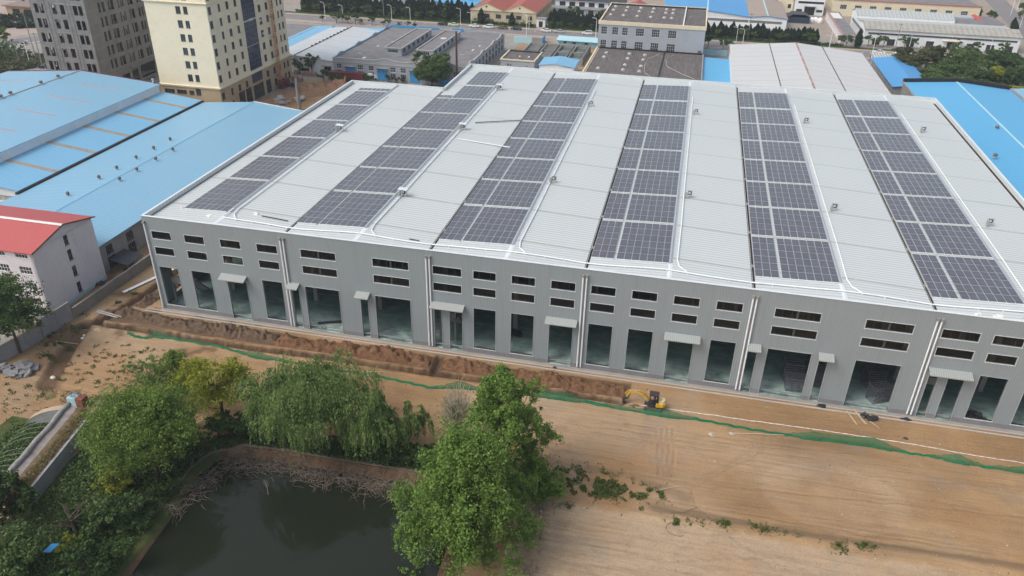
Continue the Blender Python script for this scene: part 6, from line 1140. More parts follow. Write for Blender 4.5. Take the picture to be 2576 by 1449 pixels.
tree('weeping_willow', 48.4, -26.2, 10.8, 8.8, 'smaller weeping willow in the middle of the far bank', mat='lf_willow', nleaf=18000, size=.15, nl=24, seed=106, kind='willow', trunk_r=.22, twigs=2)
tree('weeping_willow', 53.2, -24.2, 8.6, 5.4, 'thin weeping willow at the right end of the willow row', mat='lf_willow', nleaf=8000, size=.14, nl=14, seed=107, kind='willow', trunk_r=.15, twigs=3)
tree('slender_dark_tree', 29.8, -22.4, 6.4, 3.4, 'small slender dark leaved tree left of the largest willow', mat='lf_dark', nleaf=2200, size=.22, nl=14, seed=108, cz=.6, rzf=.4, twigs=3)
tree('tall_poplar', 65.8, -39.4, 15.6, 16.6, 'largest bright green poplar rising over the right bank of the pond', mat='lf_poplar', nleaf=120000, size=.185, nl=230, seed=109, kind='poplar', trunk_r=.35, twigs=2)
tree('tall_poplar', 67.6, -28.6, 17.6, 11.6, 'slimmer poplar behind the largest one, reaching up to the green netting', mat='lf_poplar', nleaf=56000, size=.18, nl=130, seed=110, kind='poplar', trunk_r=.24, twigs=2, taper=(.62, 2.6))
tree('low_poplar', 72.0, -29.4, 5.6, 7.6, 'low spreading poplar right of the largest poplar', mat='lf_poplar', nleaf=14000, size=.19, nl=34, seed=111, cz=.5, rzf=.46)
t = thing('bare_poplar', 'nearly bare pale twigged tree left of the slimmer poplar', 'tree', (59.6, -22.6, 0)); R_ = random.Random(4); b = MB(); b.tube([(59.6,-22.6,-.5),(59.7,-22.5,2.4),(59.6,-22.5,5)], [.18,.15,.1], 6)
for i in range(150):
    z = R_.uniform(1, 6.2); a_ = R_.uniform(0, 6.28); q = R_.uniform(1, 2.6); p0 = Vector((59.65, -22.5, z)); p1 = p0+Vector((math.cos(a_)*q*.7, math.sin(a_)*q*.7, R_.uniform(1.5, 3))); p2 = p1+Vector((math.cos(a_)*q*.35, math.sin(a_)*q*.35, R_.uniform(.8, 2))); b.tube([p0, p1, p2], [.055, .04, .018], 3, False)
    for j in range(3): p3 = p1+Vector((R_.gauss(0, .7), R_.gauss(0, .7), R_.uniform(.6, 1.5))); b.tube([p1, p3], [.03, .014], 3, False)
part('trunk', b, 'palebark', t); P = np.random.default_rng(4).normal(size=(900, 3))*[1.5, 1.5, 1.7]+[58.8, -22.5, 4.4]; o = put('crown', leafmesh('crown', P, .16, 'lf_big', rng.random(900), .3), t, (59.6, -22.6, 0)); o.location = (0, 0, 0); o.data.transform(Matrix.Translation((-59.6, 22.6, 0)))
tree('wall_tree', -13.2, -17.6, 13.4, 12.6, 'dark leafy tree overhanging the concrete wall at the left edge', mat='lf_mid', nleaf=26000, size=.22, nl=46, seed=112, cz=.62, rzf=.36, twigs=2, z0=0, trunk_r=.28)
tree('yellow_bush', 20.4, -40.6, 3.6, 4.6, 'bright yellow green bush below the biggest rounded tree', 'bush', 'lf_yellow', 3600, .24, 16, 113, .5, .45)
tree('bank_shrub', 24.6, -45.6, 4.8, 7.2, 'wide mid green shrub on the left bank nearer the camera', 'bush', 'lf_mid', 9000, .26, 26, 114, .5, .45)
tree('corner_tree', 12.4, -47.6, 6.6, 6.2, 'dark bushy tree at the left edge below the greenhouse', mat='lf_dark', nleaf=9000, size=.26, nl=24, seed=115, cz=.52, rzf=.46)
tree('corner_tree', 17.8, -54.2, 6.4, 7.8, 'dark green tree in the bottom left corner', mat='lf_mid', nleaf=11000, size=.26, nl=28, seed=116, cz=.5, rzf=.46)
tree('bank_shrub', 25.6, -52.0, 3.6, 7.6, 'low tangled shrub at the bottom left beside the water', 'bush', 'lf_dark', 7000, .24, 22, 117, .5, .45)
tree('yellow_bush', 23.2, -50.6, 4.0, 2.6, 'small bright yellow shrub near the bottom left', 'bush', 'lf_yellow', 1500, .22, 9, 118, .55, .42)
tree('bank_shrub', 20.5, -47.0, 3.2, 4.4, 'small shrub beside the bare dead tree', 'bush', 'lf_dark', 3000, .24, 12, 119, .5, .45)
t = thing('dead_tree', 'bare dark dead tree between shrubs at the lower left', 'tree', (21.4, -48.2, 0)); R_ = random.Random(9); b = MB(); b.tube([(21.4,-48.2,-.4),(21.2,-48,1.6),(20.9,-47.8,3.4)], [.26,.2,.12], 7)
for i in range(16):
    p0 = Vector((21.1, -48, R_.uniform(1.6, 3.3))); a_ = R_.uniform(0, 6.28); q = R_.uniform(1, 2.2); p1 = p0+Vector((math.cos(a_)*q, math.sin(a_)*q, R_.uniform(.6, 1.6))); p2 = p1+Vector((math.cos(a_+.5)*q*.6, math.sin(a_+.5)*q*.6, R_.uniform(.2, 1))); b.tube([p0, p1, p2], [.09, .05, .02], 4, False)
part('trunk', b, 'bark', t)
for i, (x_, y_, h, w_) in enumerate([(30,-27.2,3.2,4.5),(33.5,-27.4,2.8,4),(36.5,-26.6,2.4,4),(43.8,-26.8,2.6,4),(51.5,-26.9,3.6,4.8),(55,-26.6,3.2,4.4),(58,-26.2,2.8,4),(62,-27,2.6,4.4),(24.8,-30.6,3.4,4.6),(26.2,-35.2,2.6,3.6),(26.6,-39.5,2.4,3.2),(26.4,-43.2,2.6,3.2),(27.5,-28.2,3.6,5),(31.5,-25.4,3.4,4.6),(22,-28.5,3,4.4),(18.5,-29.5,2.6,4)]):
    tree('bank_bush', x_, y_, h, w_, 'dark undergrowth bush, '+['first','second','third','fourth','fifth','sixth','seventh','eighth'][i]+' from the left along the far bank' if i < 8 else ['dark bush at the left corner of the pond','dark bush under the right side of the biggest rounded tree','dark bush leaning over the left bank of the pond','dark bush on the left bank nearer the camera','dark bush below the yellow green tree','dark bush between yellow green tree and largest willow','bush behind the biggest rounded tree','bush at the upper end of the retaining wall'][i-8], 'bush', 'lf_dark', 3200, .24, 12, 130+i, .48, .46, group='dark bushes along the pond')
# ground cover and weeds
P = scatter(lambda X, Y: (sdpoly(X, Y, POND) > .6) & (X < 29) & (X > 10.8+(-Y-30)*.17), 26000, 10, 29, -66, -29, .1, .9); stuff('bank_undergrowth', P, .24, 'lf_mid', up=.7)
P = scatter(lambda X, Y: (sdpoly(X, Y, POND) > .5) & (sdpoly(X, Y, POND)+1.2*fbm(X, Y, .4, 2) < 3.2), 14000, 27, 66, -30, -22, .05, .8); stuff('bank_grass', P, .22, 'lf_dark', up=.7)
W_ = [(74.5,-25.6,3.6,2600),(79.2,-25.4,2.6,1900),(83.8,-25.1,1.9,1100),(77,-24.8,4.5,1500),(86,-24.9,.8,350),(88.9,-28.7,.9,220),(94.7,-28,1.,240),(98.4,-27.8,1.2,230),(103,-27.7,.6,80),(107,-28.5,.9,260),(110.2,-27.6,1.1,260),(75.2,-29.4,.8,90),(85,-27.9,.5,70),(79.5,-22.7,.3,40),(101.5,-27.9,1.6,70),(91.5,-28.3,1.2,50),
      (-9,-14.5,1.6,500),(-8.2,-17.6,1.2,260),(5,-25.5,3,420),(-1,-26,1.8,200),(9.6,-25.6,2.2,500),(62,-24.4,3,400),(70,-25.5,3.4,700),(-12,-12,1.4,260),(-10.6,-9.4,1.4,220),(-4,14,.9,200),(-7.8,3,.8,160),(-8.6,-.6,.7,120),(-14,10,1,200),(-12,-5.6,1,160),(12,-19.5,3,160)]
PP = []
for wx, wy, wr, n in W_: n = int(n*.8); X = wx+rng.normal(0, wr*.75, n*3); Y = wy+rng.normal(0, wr*.33, n*3); kk_ = fbm(X, Y, 1.1, 3, 1) > .04; X, Y = X[kk_][:n], Y[kk_][:n]; n = len(X); PP.append(np.stack([X, Y, H(X, Y)+.35*rng.random(n)], 1))
for k_ in range(150): cx, cy = rng.uniform(-4, 15), rng.uniform(-22.5, -11.5); n = 14; PP.append(np.stack([cx+rng.normal(0, .22, n), cy+rng.normal(0, .16, n), float(H(cx, cy))+.15*rng.random(n)], 1))
for k_ in range(110): cx, cy = rng.uniform(-14, 12), rng.uniform(-34, -24.5); n = 12; PP.append(np.stack([cx+rng.normal(0, .25, n), cy+rng.normal(0, .2, n), float(H(cx, cy))+.2*rng.random(n)], 1))
stuff('weeds', np.concatenate(PP), .17, 'lf_grass', up=.6)
# dead brush along the pond edge
b = MB(); R_ = random.Random(12)
edge = [(28.9,-41,.9),(29.3,-38,1.6),(29.8,-35,2.2),(31.2,-32.0,2.6)]+[(32.5+1.25*i, -30.6-.5*math.sin(i*.9), 2.3) for i in range(24)]
for cx, cy, w_ in edge:
    for j in range(58):
        p = Vector((cx+R_.gauss(0, .8), cy+R_.gauss(0, w_*.42), 0)); p.z = max(-.95, float(H(p.x, p.y)))+R_.uniform(0, .3); a_ = R_.uniform(0, 6.28); pts = [p]
        for s in range(3): a_ += R_.uniform(-.8, .8); p = p+Vector((math.cos(a_)*.55, math.sin(a_)*.55, R_.uniform(-.08, .34)-.12*s)); pts.append(p)
        b.tube(pts, [.026, .022, .018, .008], 3, False)
tag(put('dead_brush', b.mesh('dead_brush', 'twig')), kind='stuff')
b = MB()
for i in range(130):
    p = Vector((72.8+R_.gauss(0, .6), R_.uniform(-41.5, -30.5), .1)); a_ = R_.uniform(0, 6.28); q = p+Vector((math.cos(a_)*.9, math.sin(a_)*.9, R_.uniform(.1, .6))); b.tube([p, (p+q)/2+Vector((0, 0, .2)), q], [.05, .04, .02], 4, False)
for i in range(60):
    p = Vector((R_.uniform(58, 63), R_.uniform(-32, -29.5), .1)); a_ = R_.uniform(0, 6.28); q = p+Vector((math.cos(a_)*1.2, math.sin(a_)*1.2, R_.uniform(.3, 1.4))); b.tube([p, (p+q)/2+Vector((0, 0, .2)), q], [.035, .03, .012], 3, False)
tag(put('root_debris', b.mesh('root_debris', 'twig')), kind='stuff')
t = thing('drowned_sapling', 'thin dead sapling standing in the pond water', 'sapling', (38.6, -35.6, -1.2)); b = MB(); b.tube([(38.6,-35.6,-1.5),(38.5,-35.5,.2),(38.3,-35.4,1.4)], [.045,.035,.015], 5)
for i in range(9): z = .1+.13*i; s = -1 if i % 2 else 1; b.tube([(38.45,-35.5,z),(38.45+s*.4,-35.5,z+.45)], [.015,.008], 3, False)
part('stem', b, 'palebark', t)
MT['brownwall2'] = concrete('mossy_brown_stone', (.17, .15, .125), .25)
MT['brownwall2'] = concrete('mossy_brown_stone', (.17, .15, .125), .25)
# stone coping round the pond
b = MB(); pp = [(27.4,-44),(27.2,-38.5),(26.9,-34.3),(27.9,-31),(31,-28.7),(36,-28.35),(45,-28.25),(56.5,-28.0),(61,-28.8)]
for (ax, ay), (bx, by) in zip(pp, pp[1:]):
    n = max(1, int(math.hypot(bx-ax, by-ay)/.75))
    for k_ in range(n): u, v = k_/n, (k_+.93)/n; z = float(H(ax+(bx-ax)*u, ay+(by-ay)*u)); zz = max(z, -.25)+R_.uniform(-.02, .05); b.bar((ax+(bx-ax)*u, ay+(by-ay)*u, zz-.05), (ax+(bx-ax)*v, ay+(by-ay)*v, zz-.05), .22, .12)
tag(put('pond_coping', b.mesh('pond_coping', 'brownwall2')), 'weathered stone coping along the banks of the pond', 'coping')

# ---------------------------------------------------------------- soil heaps
def heap(name, line, w, h, lab, seed, mat='dugsoil', step=.22):
    tot = sum(math.hypot(b_[0]-a_[0], b_[1]-a_[1]) for a_, b_ in zip(line, line[1:])); vs, nu, nv = [], 0, 17
    for (ax, ay), (bx, by) in zip(line, line[1:]):
        n = max(2, int(math.hypot(bx-ax, by-ay)/step)); dx, dy = (bx-ax), (by-ay); l = math.hypot(dx, dy); px, py = -dy/l, dx/l
        for k_ in range(n):
            u = k_/n; d0 = nu*step; endf = min(1, d0/1.6, (tot-d0)/1.6) ; endf = max(.03, endf)**.5
            for j in range(nv):
                v = -1+2*j/(nv-1); x_ = ax+dx*u+px*v*w*(1+.28*float(vn(d0, seed, .35))); y_ = ay+dy*u+py*v*w*(1+.28*float(vn(d0, seed, .35)))
                n_2 = float(fbm(x_, y_, 1.1, 3, seed % 4)); f = max(0, 1-v*v)**.85; n_3 = float(vn(x_, y_, 3.1, 1)); z = float(H(x_, y_)); vs.append((x_+n_2*.12+n_3*.08, y_+n_2*.15+n_3*.08, max(z, -.1)-.08+h*endf*f*(1+.9*float(vn(d0+50, seed*3, .28)))*(1+1.0*n_2+.55*n_3)+.08*n_2+.05*n_3))
            nu += 1
    me = bpy.data.meshes.new(name); f = [(i*nv+j, (i+1)*nv+j, (i+1)*nv+j+1, i*nv+j+1) for i in range(nu-1) for j in range(nv-1)]; o = vs[0]
    R5 = random.Random(seed); f = [q[::-1] for q in f]
    for _ in range(int(tot*9*max(.6, w/1.5)) if step < .5 else int(tot*4)):
        c0 = vs[R5.randrange(len(vs))]; s_ = R5.uniform(.05, .17)*(1 if step < .5 else 2.2); k0 = len(vs); cx, cy, cz = c0[0]+R5.gauss(0, .25), c0[1]+R5.gauss(0, .3), max(c0[2], float(H(c0[0], c0[1]))+.02)
        for dx, dy, dz in ((1,0,0),(0,1,0),(-1,0,0),(0,-1,0),(.1,.1,1)): vs.append((cx+dx*s_*R5.uniform(.7, 1.3), cy+dy*s_*R5.uniform(.7, 1.3), cz-.05+dz*s_*.8))
        f += [(k0, k0+1, k0+4), (k0+1, k0+2, k0+4), (k0+2, k0+3, k0+4), (k0+3, k0, k0+4)]
    me.from_pydata([(v[0]-o[0], v[1]-o[1], v[2]) for v in vs], [], f); me.polygons.foreach_set('use_smooth', [True]*len(f)); me.materials.append(MT[mat]); return tag(put(name, me, None, (o[0], o[1], 0)), lab, 'soil heap')
def dug(name, a, m, c):
    k = NM(name, .95, .1); n = k.noise(1.6, 6, .75); k.col(k.ramp(n, [(.3, a), (.52, m), (.72, c)])); k.bump(k.noise(3.5, 5, .75), 1, .16); return k.m
MT['dugsoil'] = dug('dug_brown_soil', (.10,.052,.028), (.175,.095,.052), (.25,.155,.095)); MT['greysoil'] = dug('grey_brown_soil', (.075,.05,.034), (.135,.092,.062), (.22,.155,.108)); MT['redsoil'] = dug('red_sandy_soil', (.24,.13,.075), (.36,.21,.125), (.46,.31,.2))
heap('soil_heap', [(-6.8,-3.2),(0,-3.7),(12,-4.1),(24,-4.6)], 1.5, .95, 'greyish brown left part of the long soil heap beside the trench', 3, 'greysoil')
heap('soil_heap', [(23.2,-4.6),(34,-4.4),(43,-4.3),(50,-4.2)], 1.55, 1.0, 'middle stretch of the long brown soil heap left of the cross trench', 5)
heap('soil_heap', [(52,-3.9),(58,-4.5),(68,-4.9),(81,-4.7)], 1.6, 1.0, 'dark brown right stretch of the soil heap ending by the excavator', 8)
heap('soil_heap', [(-4.0,-1.0),(-3.2,4),(-2.6,12),(-2.2,20)], 1.3, .8, 'soil heap running back along the left side of the grey hall', 6, 'greysoil')
heap('sand_mound', [(-45,108),(-38,122),(-33,132)], 4, 1.2, 'low reddish mound of earth beside the cream tower', 2, 'redsoil', .8)
heap('sand_mound', [(-37,126),(-30,133),(-24,137)], 4.5, 2.6, 'tall reddish earth mound before the maroon container', 7, 'redsoil', .8)
MT['dullsack'] = plain('dusty_sack', (.42, .36, .29), .9, .2)
MT['dullsack'] = plain('dusty_sack', (.42, .36, .29), .9, .2)
MT['rubblegrey'] = concrete('broken_concrete', (.20, .20, .205), .3)
def rubble(name, x, y, rx, ry, n, smin, smax, mat, lab, cat, seed=1, z0=None):
    R_ = random.Random(seed); b = MB(); z0 = float(H(x, y)) if z0 is None else z0
    for i in range(n): a_ = R_.uniform(0, 6.28); q = math.sqrt(R_.random()); px, py = x+rx*q*math.cos(a_), y+ry*q*math.sin(a_); s = R_.uniform(smin, smax); b.obox((px, py, z0+s*.3+(1-q)*smax*.9*R_.random()), (R_.gauss(0, 1), R_.gauss(0, 1), R_.gauss(0, .25)), s*.5, s*.16, s*.7)
    return solo(name, b, mat, lab, cat, at=(x, y, z0))
rubble('rubble_pile', -9.6, -21.6, 2.4, 1.7, 46, .4, 1.1, 'rubblegrey', 'pile of broken grey concrete slabs at the left below the wall tree', 'rubble', 1)
rubble('rubble_pile', -14, -22.2, 1.8, 1.5, 20, .4, 1., 'rubblegrey', 'smaller broken concrete pile at the very left edge', 'rubble', 2)
rubble('rubble_pile', -38, 117, 3, 2, 24, .6, 1.6, 'curb', 'pile of pale broken slabs beside the thick concrete post', 'rubble', 3, 0)
rubble('slab_stack', -33.5, 121, 1.6, 1.1, 14, .8, 1.6, 'curb', 'stack of pale slabs behind the thick concrete post', 'slabs', 4, 0)
rubble('scrap_heap', 8.2, -25.6, 1.8, .8, 40, .25, .6, 'twig', 'heap of dark twiggy scrap right of the small brick hut', 'rubbish', 5)
rubble('scrap_heap', -16.5, 4.5, 1.3, 1.1, 22, .3, .9, 'steel_dark', 'heap of dark scrap beside the boundary wall and dormitory', 'rubbish', 6)
for x_, y_, r_, l_, m_ in [(-4.6,-21.2,.45,'white lump in the muddy ditch','whitestuff'),(-6.9,-11.4,.5,'white plastic scrap left of the green netting','whitestuff'),(-7.6,-10.2,.35,'smaller white scrap beside the yellowish slab','whitestuff'),(-6.0,-9.0,.9,'yellowish torn slab near the trench corner','timber'),(92.9,-11.3,.6,'pale torn sack on the dirt below the netting','dullsack'),(95.7,-10.5,.6,'pale sack at the end of the long bamboo pole','dullsack'),(119.2,-5.8,.45,'grey plastic strip lying across the chalk line','steel_dark'),(108.6,-.9,.9,'black tarpaulin bundle at the foot of the wall between wide doorways','black'),(120.2,-1.2,.9,'black curled hose bundle below the rightmost pipe pair','black'),(28.6,-5.2,.3,'small white scrap on the soil heap','whitestuff'),(11.7,-27.2,.3,'white scrap at the end of the retaining wall','whitestuff'),(69,-1.0,.4,'bucket shaped dark lump in the canopied doorway','steel_dark'),(72.6,-31,.3,'white scrap among roots right of the poplars','whitestuff')]: rag('scrap', x_, y_, float(H(x_, y_)), r_, m_, l_, 'rubbish', None, .25)
def stick(name, a, c, r, mat, lab, cat, sag=0):
    b = MB(); za, zc = float(H(*a))+r, float(H(*c))+r; b.tube([(a[0], a[1], za), ((a[0]+c[0])/2, (a[1]+c[1])/2+sag, (za+zc)/2+.03), (c[0], c[1], zc)], [r, r, r*.7], 5); return solo(name, b, mat, lab, cat)
stick('bamboo_pole', (96,-10.3), (102.8,-9.0), .07, 'timber', 'long bamboo pole lying along the foot of the netting', 'pole'); stick('bamboo_pole', (85.8,-24.4), (89,-22.7), .06, 'timber', 'bare pole at the right end of the weedy mound', 'pole')
stick('bamboo_pole', (-10.1,-13.5), (-6.8,-12.6), .07, 'timber', 'pale pole bridging the ditch at the left', 'pole'); stick('bamboo_pole', (73.4,-24.4), (77,-25), .05, 'palebark', 'pole half hidden in the weedy mound', 'pole'); stick('bamboo_pole', (40.5,-9.4), (44,-8.6), .06, 'timber', 'upper one of two poles lying right of the largest willow', 'pole'); stick('bamboo_pole', (40.4,-10), (44.4,-9.9), .06, 'timber', 'lower one of two poles lying right of the largest willow', 'pole')
b = MB(); b.tube([(88,-27.6,.15),(89.6,-27.3,.2),(91.2,-26.0,.15)], .03, 4); pts = [(89+1.3*math.cos(t)*1.0, -29.8+1.1*math.sin(t), float(H(89, -29.8))+.05) for t in np.linspace(.6, 5.4, 14)]; b.tube(pts, .03, 4); solo('wire_coil', b, 'rust', 'loose dark wire loop on the sand below the weeds', 'wire')
# planks and plates outside the wide doorway
for i, (a, c, w_) in enumerate([((112,-1.4),(113.0,-4.3),.10),((113.1,-.8),(114.3,-3.9),.14),((114.9,-3.1),(116.0,-4.4),.06)]): z = .12; b = MB(); b.bar((a[0], a[1], z+.05), (c[0], c[1], z), w_, .04); solo('timber_plank', b, 'timber', ['leftmost timber plank outside the right wide doorway','thicker timber plank beside the black plates','thin plank sticking out of the black plates'][i], 'plank')
rubble('steel_scrap', 115.1, -2.3, 1.5, 1.0, 9, .4, .9, 'steel_dark', 'scattered black steel plates outside the right wide doorway', 'scrap', 9)
# chalk line
b = MB(); pts = []
for x_ in np.concatenate([np.arange(82.6, 84, .4), np.arange(86.4, 136, .5)]): y_ = -6.85+.22*math.sin(x_*.13)+.03*math.sin(x_*2.1)-.3*((x_-105)/30)**2*.3; pts.append((x_, y_))
for (ax, ay), (bx, by) in zip(pts, pts[1:]):
    if bx-ax > 1: continue
    w_ = .07+.02*math.sin(ax*5); b.add([(ax, ay-w_, float(H(ax, ay-w_))+.02), (bx, by-w_, float(H(bx, by-w_))+.02), (bx, by+w_, float(H(bx, by+w_))+.02), (ax, ay+w_, float(H(ax, ay+w_))+.02)], [(0,1,2,3)])
struct('chalk_line', b, plain('chalk_white', (.72, .68, .62), .9, .2))
# green dust netting: posts and drooping cloth
def netmat():
    k = NM('green_netting', .8, .2); n = k.noise(1.3, 4, .6); k.col(k.ramp(n, [(.3, (.006, .10, .045)), (.7, (.015, .18, .08))])); tr = k.n('ShaderNodeBsdfTransparent'); mx = k.n('ShaderNodeMixShader'); at = k.n('ShaderNodeAttribute', attribute_name='tint'); k.l(at.outputs['Fac'], mx.inputs[0]); k.l(tr.outputs[0], mx.inputs[1]); k.l(k.b.outputs[0], mx.inputs[2]); k.l(mx.outputs[0], k.t.nodes['Material Output'].inputs[0]); return k.m
MT['net'] = netmat(); nt_ = thing('green_netting', 'long green dust netting strung on short posts across the dirt', 'netting', (60, -9, 0))
NP = [(-.5,-8.6),(1.1,-9.2),(3.1,-9.2),(4.2,-8.4),(9,-8.5),(16,-8.6),(19.5,-9.1),(23.2,-9.7),(27.9,-9.6),(31.6,-9.8),(35.7,-9.7),(40.3,-9.9),(44.8,-10),(48.5,-10.3),(52.1,-10.7),(56.2,-9.5),(60.1,-9.3),(64.9,-8.9),(68.1,-8.6),(71.6,-8.5),(75.3,-8.5),(81.1,-8.8),(86.8,-8.9),(91.2,-8.6),(94.9,-8.7),(98.8,-8.8),(102.9,-8.9),(106.5,-8.9),(110.4,-8.6),(114.2,-8.5),(118.9,-9.0),(121.5,-8.9),(124.8,-9.1),(128.4,-9.3),(133.1,-9.2),(137,-9.1)]
HT = {0:.8,1:.3,2:.2,3:1.1,4:.16,5:.14,6:.2,7:1.15,8:.2,9:.14,10:.14,11:.14,12:.14,13:.14,14:.2,15:1.15,16:.2,17:.3,18:1.0,19:1.3,20:.25,21:.6,22:1.1,23:.2,24:.12,25:.12,26:.14,27:1.3,28:1.15,29:1.5,30:.12,31:.14,32:1.3,33:.2,34:1.0,35:1.2}
b = MB(); tint = []; rows_ = []
for i, ((ax, ay), (bx, by)) in enumerate(zip(NP, NP[1:])):
    n = 12
    for k_ in range(n):
        u = k_/n; h = HT[i]*(1-u)+HT[i+1]*u; h = max(.12, h-.25*min(HT[i], HT[i+1], .6)*math.sin(math.pi*u)); rows_.append((ax+(bx-ax)*u, ay+(by-ay)*u, h))
nv = 7
for i, (x_, y_, h) in enumerate(rows_):
    for j in range(nv):
        v = j/(nv-1); fold = .10*math.sin(i*.9+j)*(1-h/1.4); b.v.append((x_, y_-.10+.30*v*(.8 if h < .5 else .4)+fold+(.3 if h > .7 else .12)*(1-v)*-1, float(H(x_, y_))*.8+.04+h*v+.03*math.sin(i*1.7+j*2))); tint.append(.97 if h < .35 else .60+.35*(1-v)**3+(.2 if v > .9 else 0))
for i in range(len(rows_)-1):
    for j in range(nv-1): b.f.append((i*nv+j, (i+1)*nv+j, (i+1)*nv+j+1, i*nv+j+1)); b.mi.append(0)
me = b.mesh('net_cloth', 'net', wpos(nt_)); ca = me.color_attributes.new('tint', 'FLOAT_COLOR', 'POINT'); tt = np.clip(np.array(tint), 0, 1); ca.data.foreach_set('color', np.stack([tt]*3+[tt*0+1], -1).ravel()); put('net_cloth', me, nt_, wpos(nt_))
for i, (x_, y_) in enumerate(NP):
    if HT[i] > .6: b = MB(); b.tube([(x_, y_+.1, -.2), (x_, y_+.1, HT[i]+.1)], .035, 5); part('post', b, 'timber', nt_)

# ---------------------------------------------------------------- boundary walls, left yard
def wallrun(name, pts, h, mat, lab, cap=True, th_=.22, z0=-.2, panel=2.6):
    b = MB(); c_ = MB()
    for (ax, ay), (bx, by) in zip(pts, pts[1:]):
        l = math.hypot(bx-ax, by-ay); n = max(1, int(l/panel))
        for k_ in range(n):
            u, v = k_/n, (k_+1)/n; p, q = (ax+(bx-ax)*u, ay+(by-ay)*u), (ax+(bx-ax)*v-.012*(bx-ax)/l, ay+(by-ay)*v-.012*(by-ay)/l); hh = h+random.uniform(-.03, .03); b.bar((p[0], p[1], (z0+hh)/2), (q[0], q[1], (z0+hh)/2), th_/2, (hh-z0)/2)
            b.box(p[0]-.17, p[0]+.17, p[1]-.17, p[1]+.17, z0, hh+.05); c_.bar((p[0], p[1], hh+.04), (q[0], q[1], hh+.04), th_/2+.05, .035)
    t = thing(name, lab, 'wall', (pts[0][0], pts[0][1], 0)); part('panel', b, mat, t); part('coping', c_, 'conc', t) if cap else None; return t
MT['stainwall'] = concrete('stained_grey_wall', (.30, .30, .31), .22); MT['brownwall'] = concrete('weathered_brown_wall', (.24, .215, .19), .2)
wallrun('concrete_wall', [(-14.2,-21),(-13.0,-16.2),(-12.8,-13.2)], 2.7, 'stainwall', 'lower stained concrete wall behind the left tree')
wallrun('concrete_wall', [(-12.7,-13.0),(-12.3,-6.9)], 3.3, 'stainwall', 'taller whitish stained concrete wall section by the dormitory corner')
wallrun('boundary_wall', [(-12.0,-6.7),(-11.6,8),(-11.2,40),(-10.8,90)], 2.0, 'brownwall', 'low brown boundary wall between the dormitory and the grey hall')
t = thing('tarpaulin_shed', 'low dark tarpaulin lean-to against the shed behind the dormitory', 'shed', (-15.6, 12, 0)); b = MB(); b.prism([(-17.2, 2.4), (-13.2, 1.6), (-13.2, 1.5), (-17.2, 2.3)], 'y', 9.4, 14); part('tarpaulin', b, 'steel_dark', t)
for x_, y_ in ((-13.4,9.6),(-13.4,13.8),(-13.4,11.7)): b = MB(); b.tube([(x_, y_, 0), (x_, y_, 1.55)], .05, 5); part('post', b, 'galv', t)
b = MB(); b.bar((-9.6, 2.6, .25), (-6.2, 12.5, .25), .35, .02); solo('white_sheet', b, 'whitepipe', 'long white metal sheet lying in the weeds behind the boundary wall', 'sheet')
for i, (a, c) in enumerate([((-9.9,-3.8),(-4.6,-4.6)),((-9.7,-4.3),(-5.2,-5.0))]): b = MB(); b.bar((a[0], a[1], .2), (c[0], c[1], .2), .10, .08); solo('concrete_beam', b, 'curb', ['upper','lower'][i]+' pale concrete beam lying across the left trench corner', 'beam')

# greenhouse: rotated frame, wall on the right, hoops to the left
d_ = Vector((.176, -.984, 0)); n_v = Vector((-.984, -.176, 0)); O_ = Vector((9.9, -29.6, 0)); q3 = lambda l, s, z: tuple(O_+n_v*l+d_*s+Vector((0, 0, z)))
gh = thing('old_greenhouse', 'derelict curved greenhouse with bare hoops, rolled quilt and earth covered wall', 'greenhouse', (5, -35, 0))
def gbox(mb, l0, l1, s0, s1, zz0, zz1, z1b=None):
    z1b = zz1 if z1b is None else z1b; mb.add([q3(l0,s0,zz0),q3(l1,s0,zz0),q3(l1,s1,zz0),q3(l0,s1,zz0),q3(l0,s0,zz1),q3(l1,s0,z1b),q3(l1,s1,z1b),q3(l0,s1,zz1)], [(0,1,2,3),(7,6,5,4),(4,5,1,0),(5,6,2,1),(6,7,3,2),(7,4,0,3)])
b = MB(); gbox(b, 0, .35, 0, 15.2, -.2, 2.3); part('retaining_wall', b, 'stainwall', gh)
b = MB(); gbox(b, .37, 2.2, 0, 15.2, -.1, 2.25, 2.7); MT['bermgrass'] = dug('dry_grass_earth', (.11,.085,.04), (.21,.155,.085), (.30,.235,.15)); part('earth_berm', b, 'bermgrass', gh)
b = MB(); gbox(b, 2.22, 3.4, 0, 15.2, .1, 2.72, 2.9); part('wall_top', b, plain('old_roof_sheet', (.27,.235,.22), .9, .2, 0, .25), gh)
b = MB(); pts = [q3(3.55+.08*math.sin(s*1.1), s, 3.0+.05*math.sin(s*.8)) for s in np.arange(-.3, 15.4, .7)]; b.tube(pts, [.38+.03*math.sin(i*1.9) for i in range(len(pts))], 10); part('rolled_quilt', b, plain('grey_quilt', (.27, .26, .245), .9, .2, 0, .2, 2), gh, smooth=True)
arc = lambda f: (3.7+6.2*f, 2.75*math.cos(f*math.pi/2)**.75 if f < 1 else 0)
b = MB()
for s in np.arange(1.1, 16, 1.05):
    if abs(s-7.4) < .5: continue
    b.tube([q3(arc(f)[0], s, arc(f)[1]+.02) for f in np.linspace(0, 1, 12)], .022, 4)
for f in (.25, .6): b.tube([q3(arc(f)[0], s, arc(f)[1]) for s in (0, 16)], .02, 4)
b.tube([q3(6, 2.2, 2.3), q3(8.6, 5.2, 1.2), q3(9.5, 8, .3)], .02, 4); part('hoop_frame', b, plain('pale_hoop_paint', (.24, .29, .18), .6), gh)
b = MB(); pr = [(3.5, 0)]+[arc(f) for f in np.linspace(0, 1, 12)]
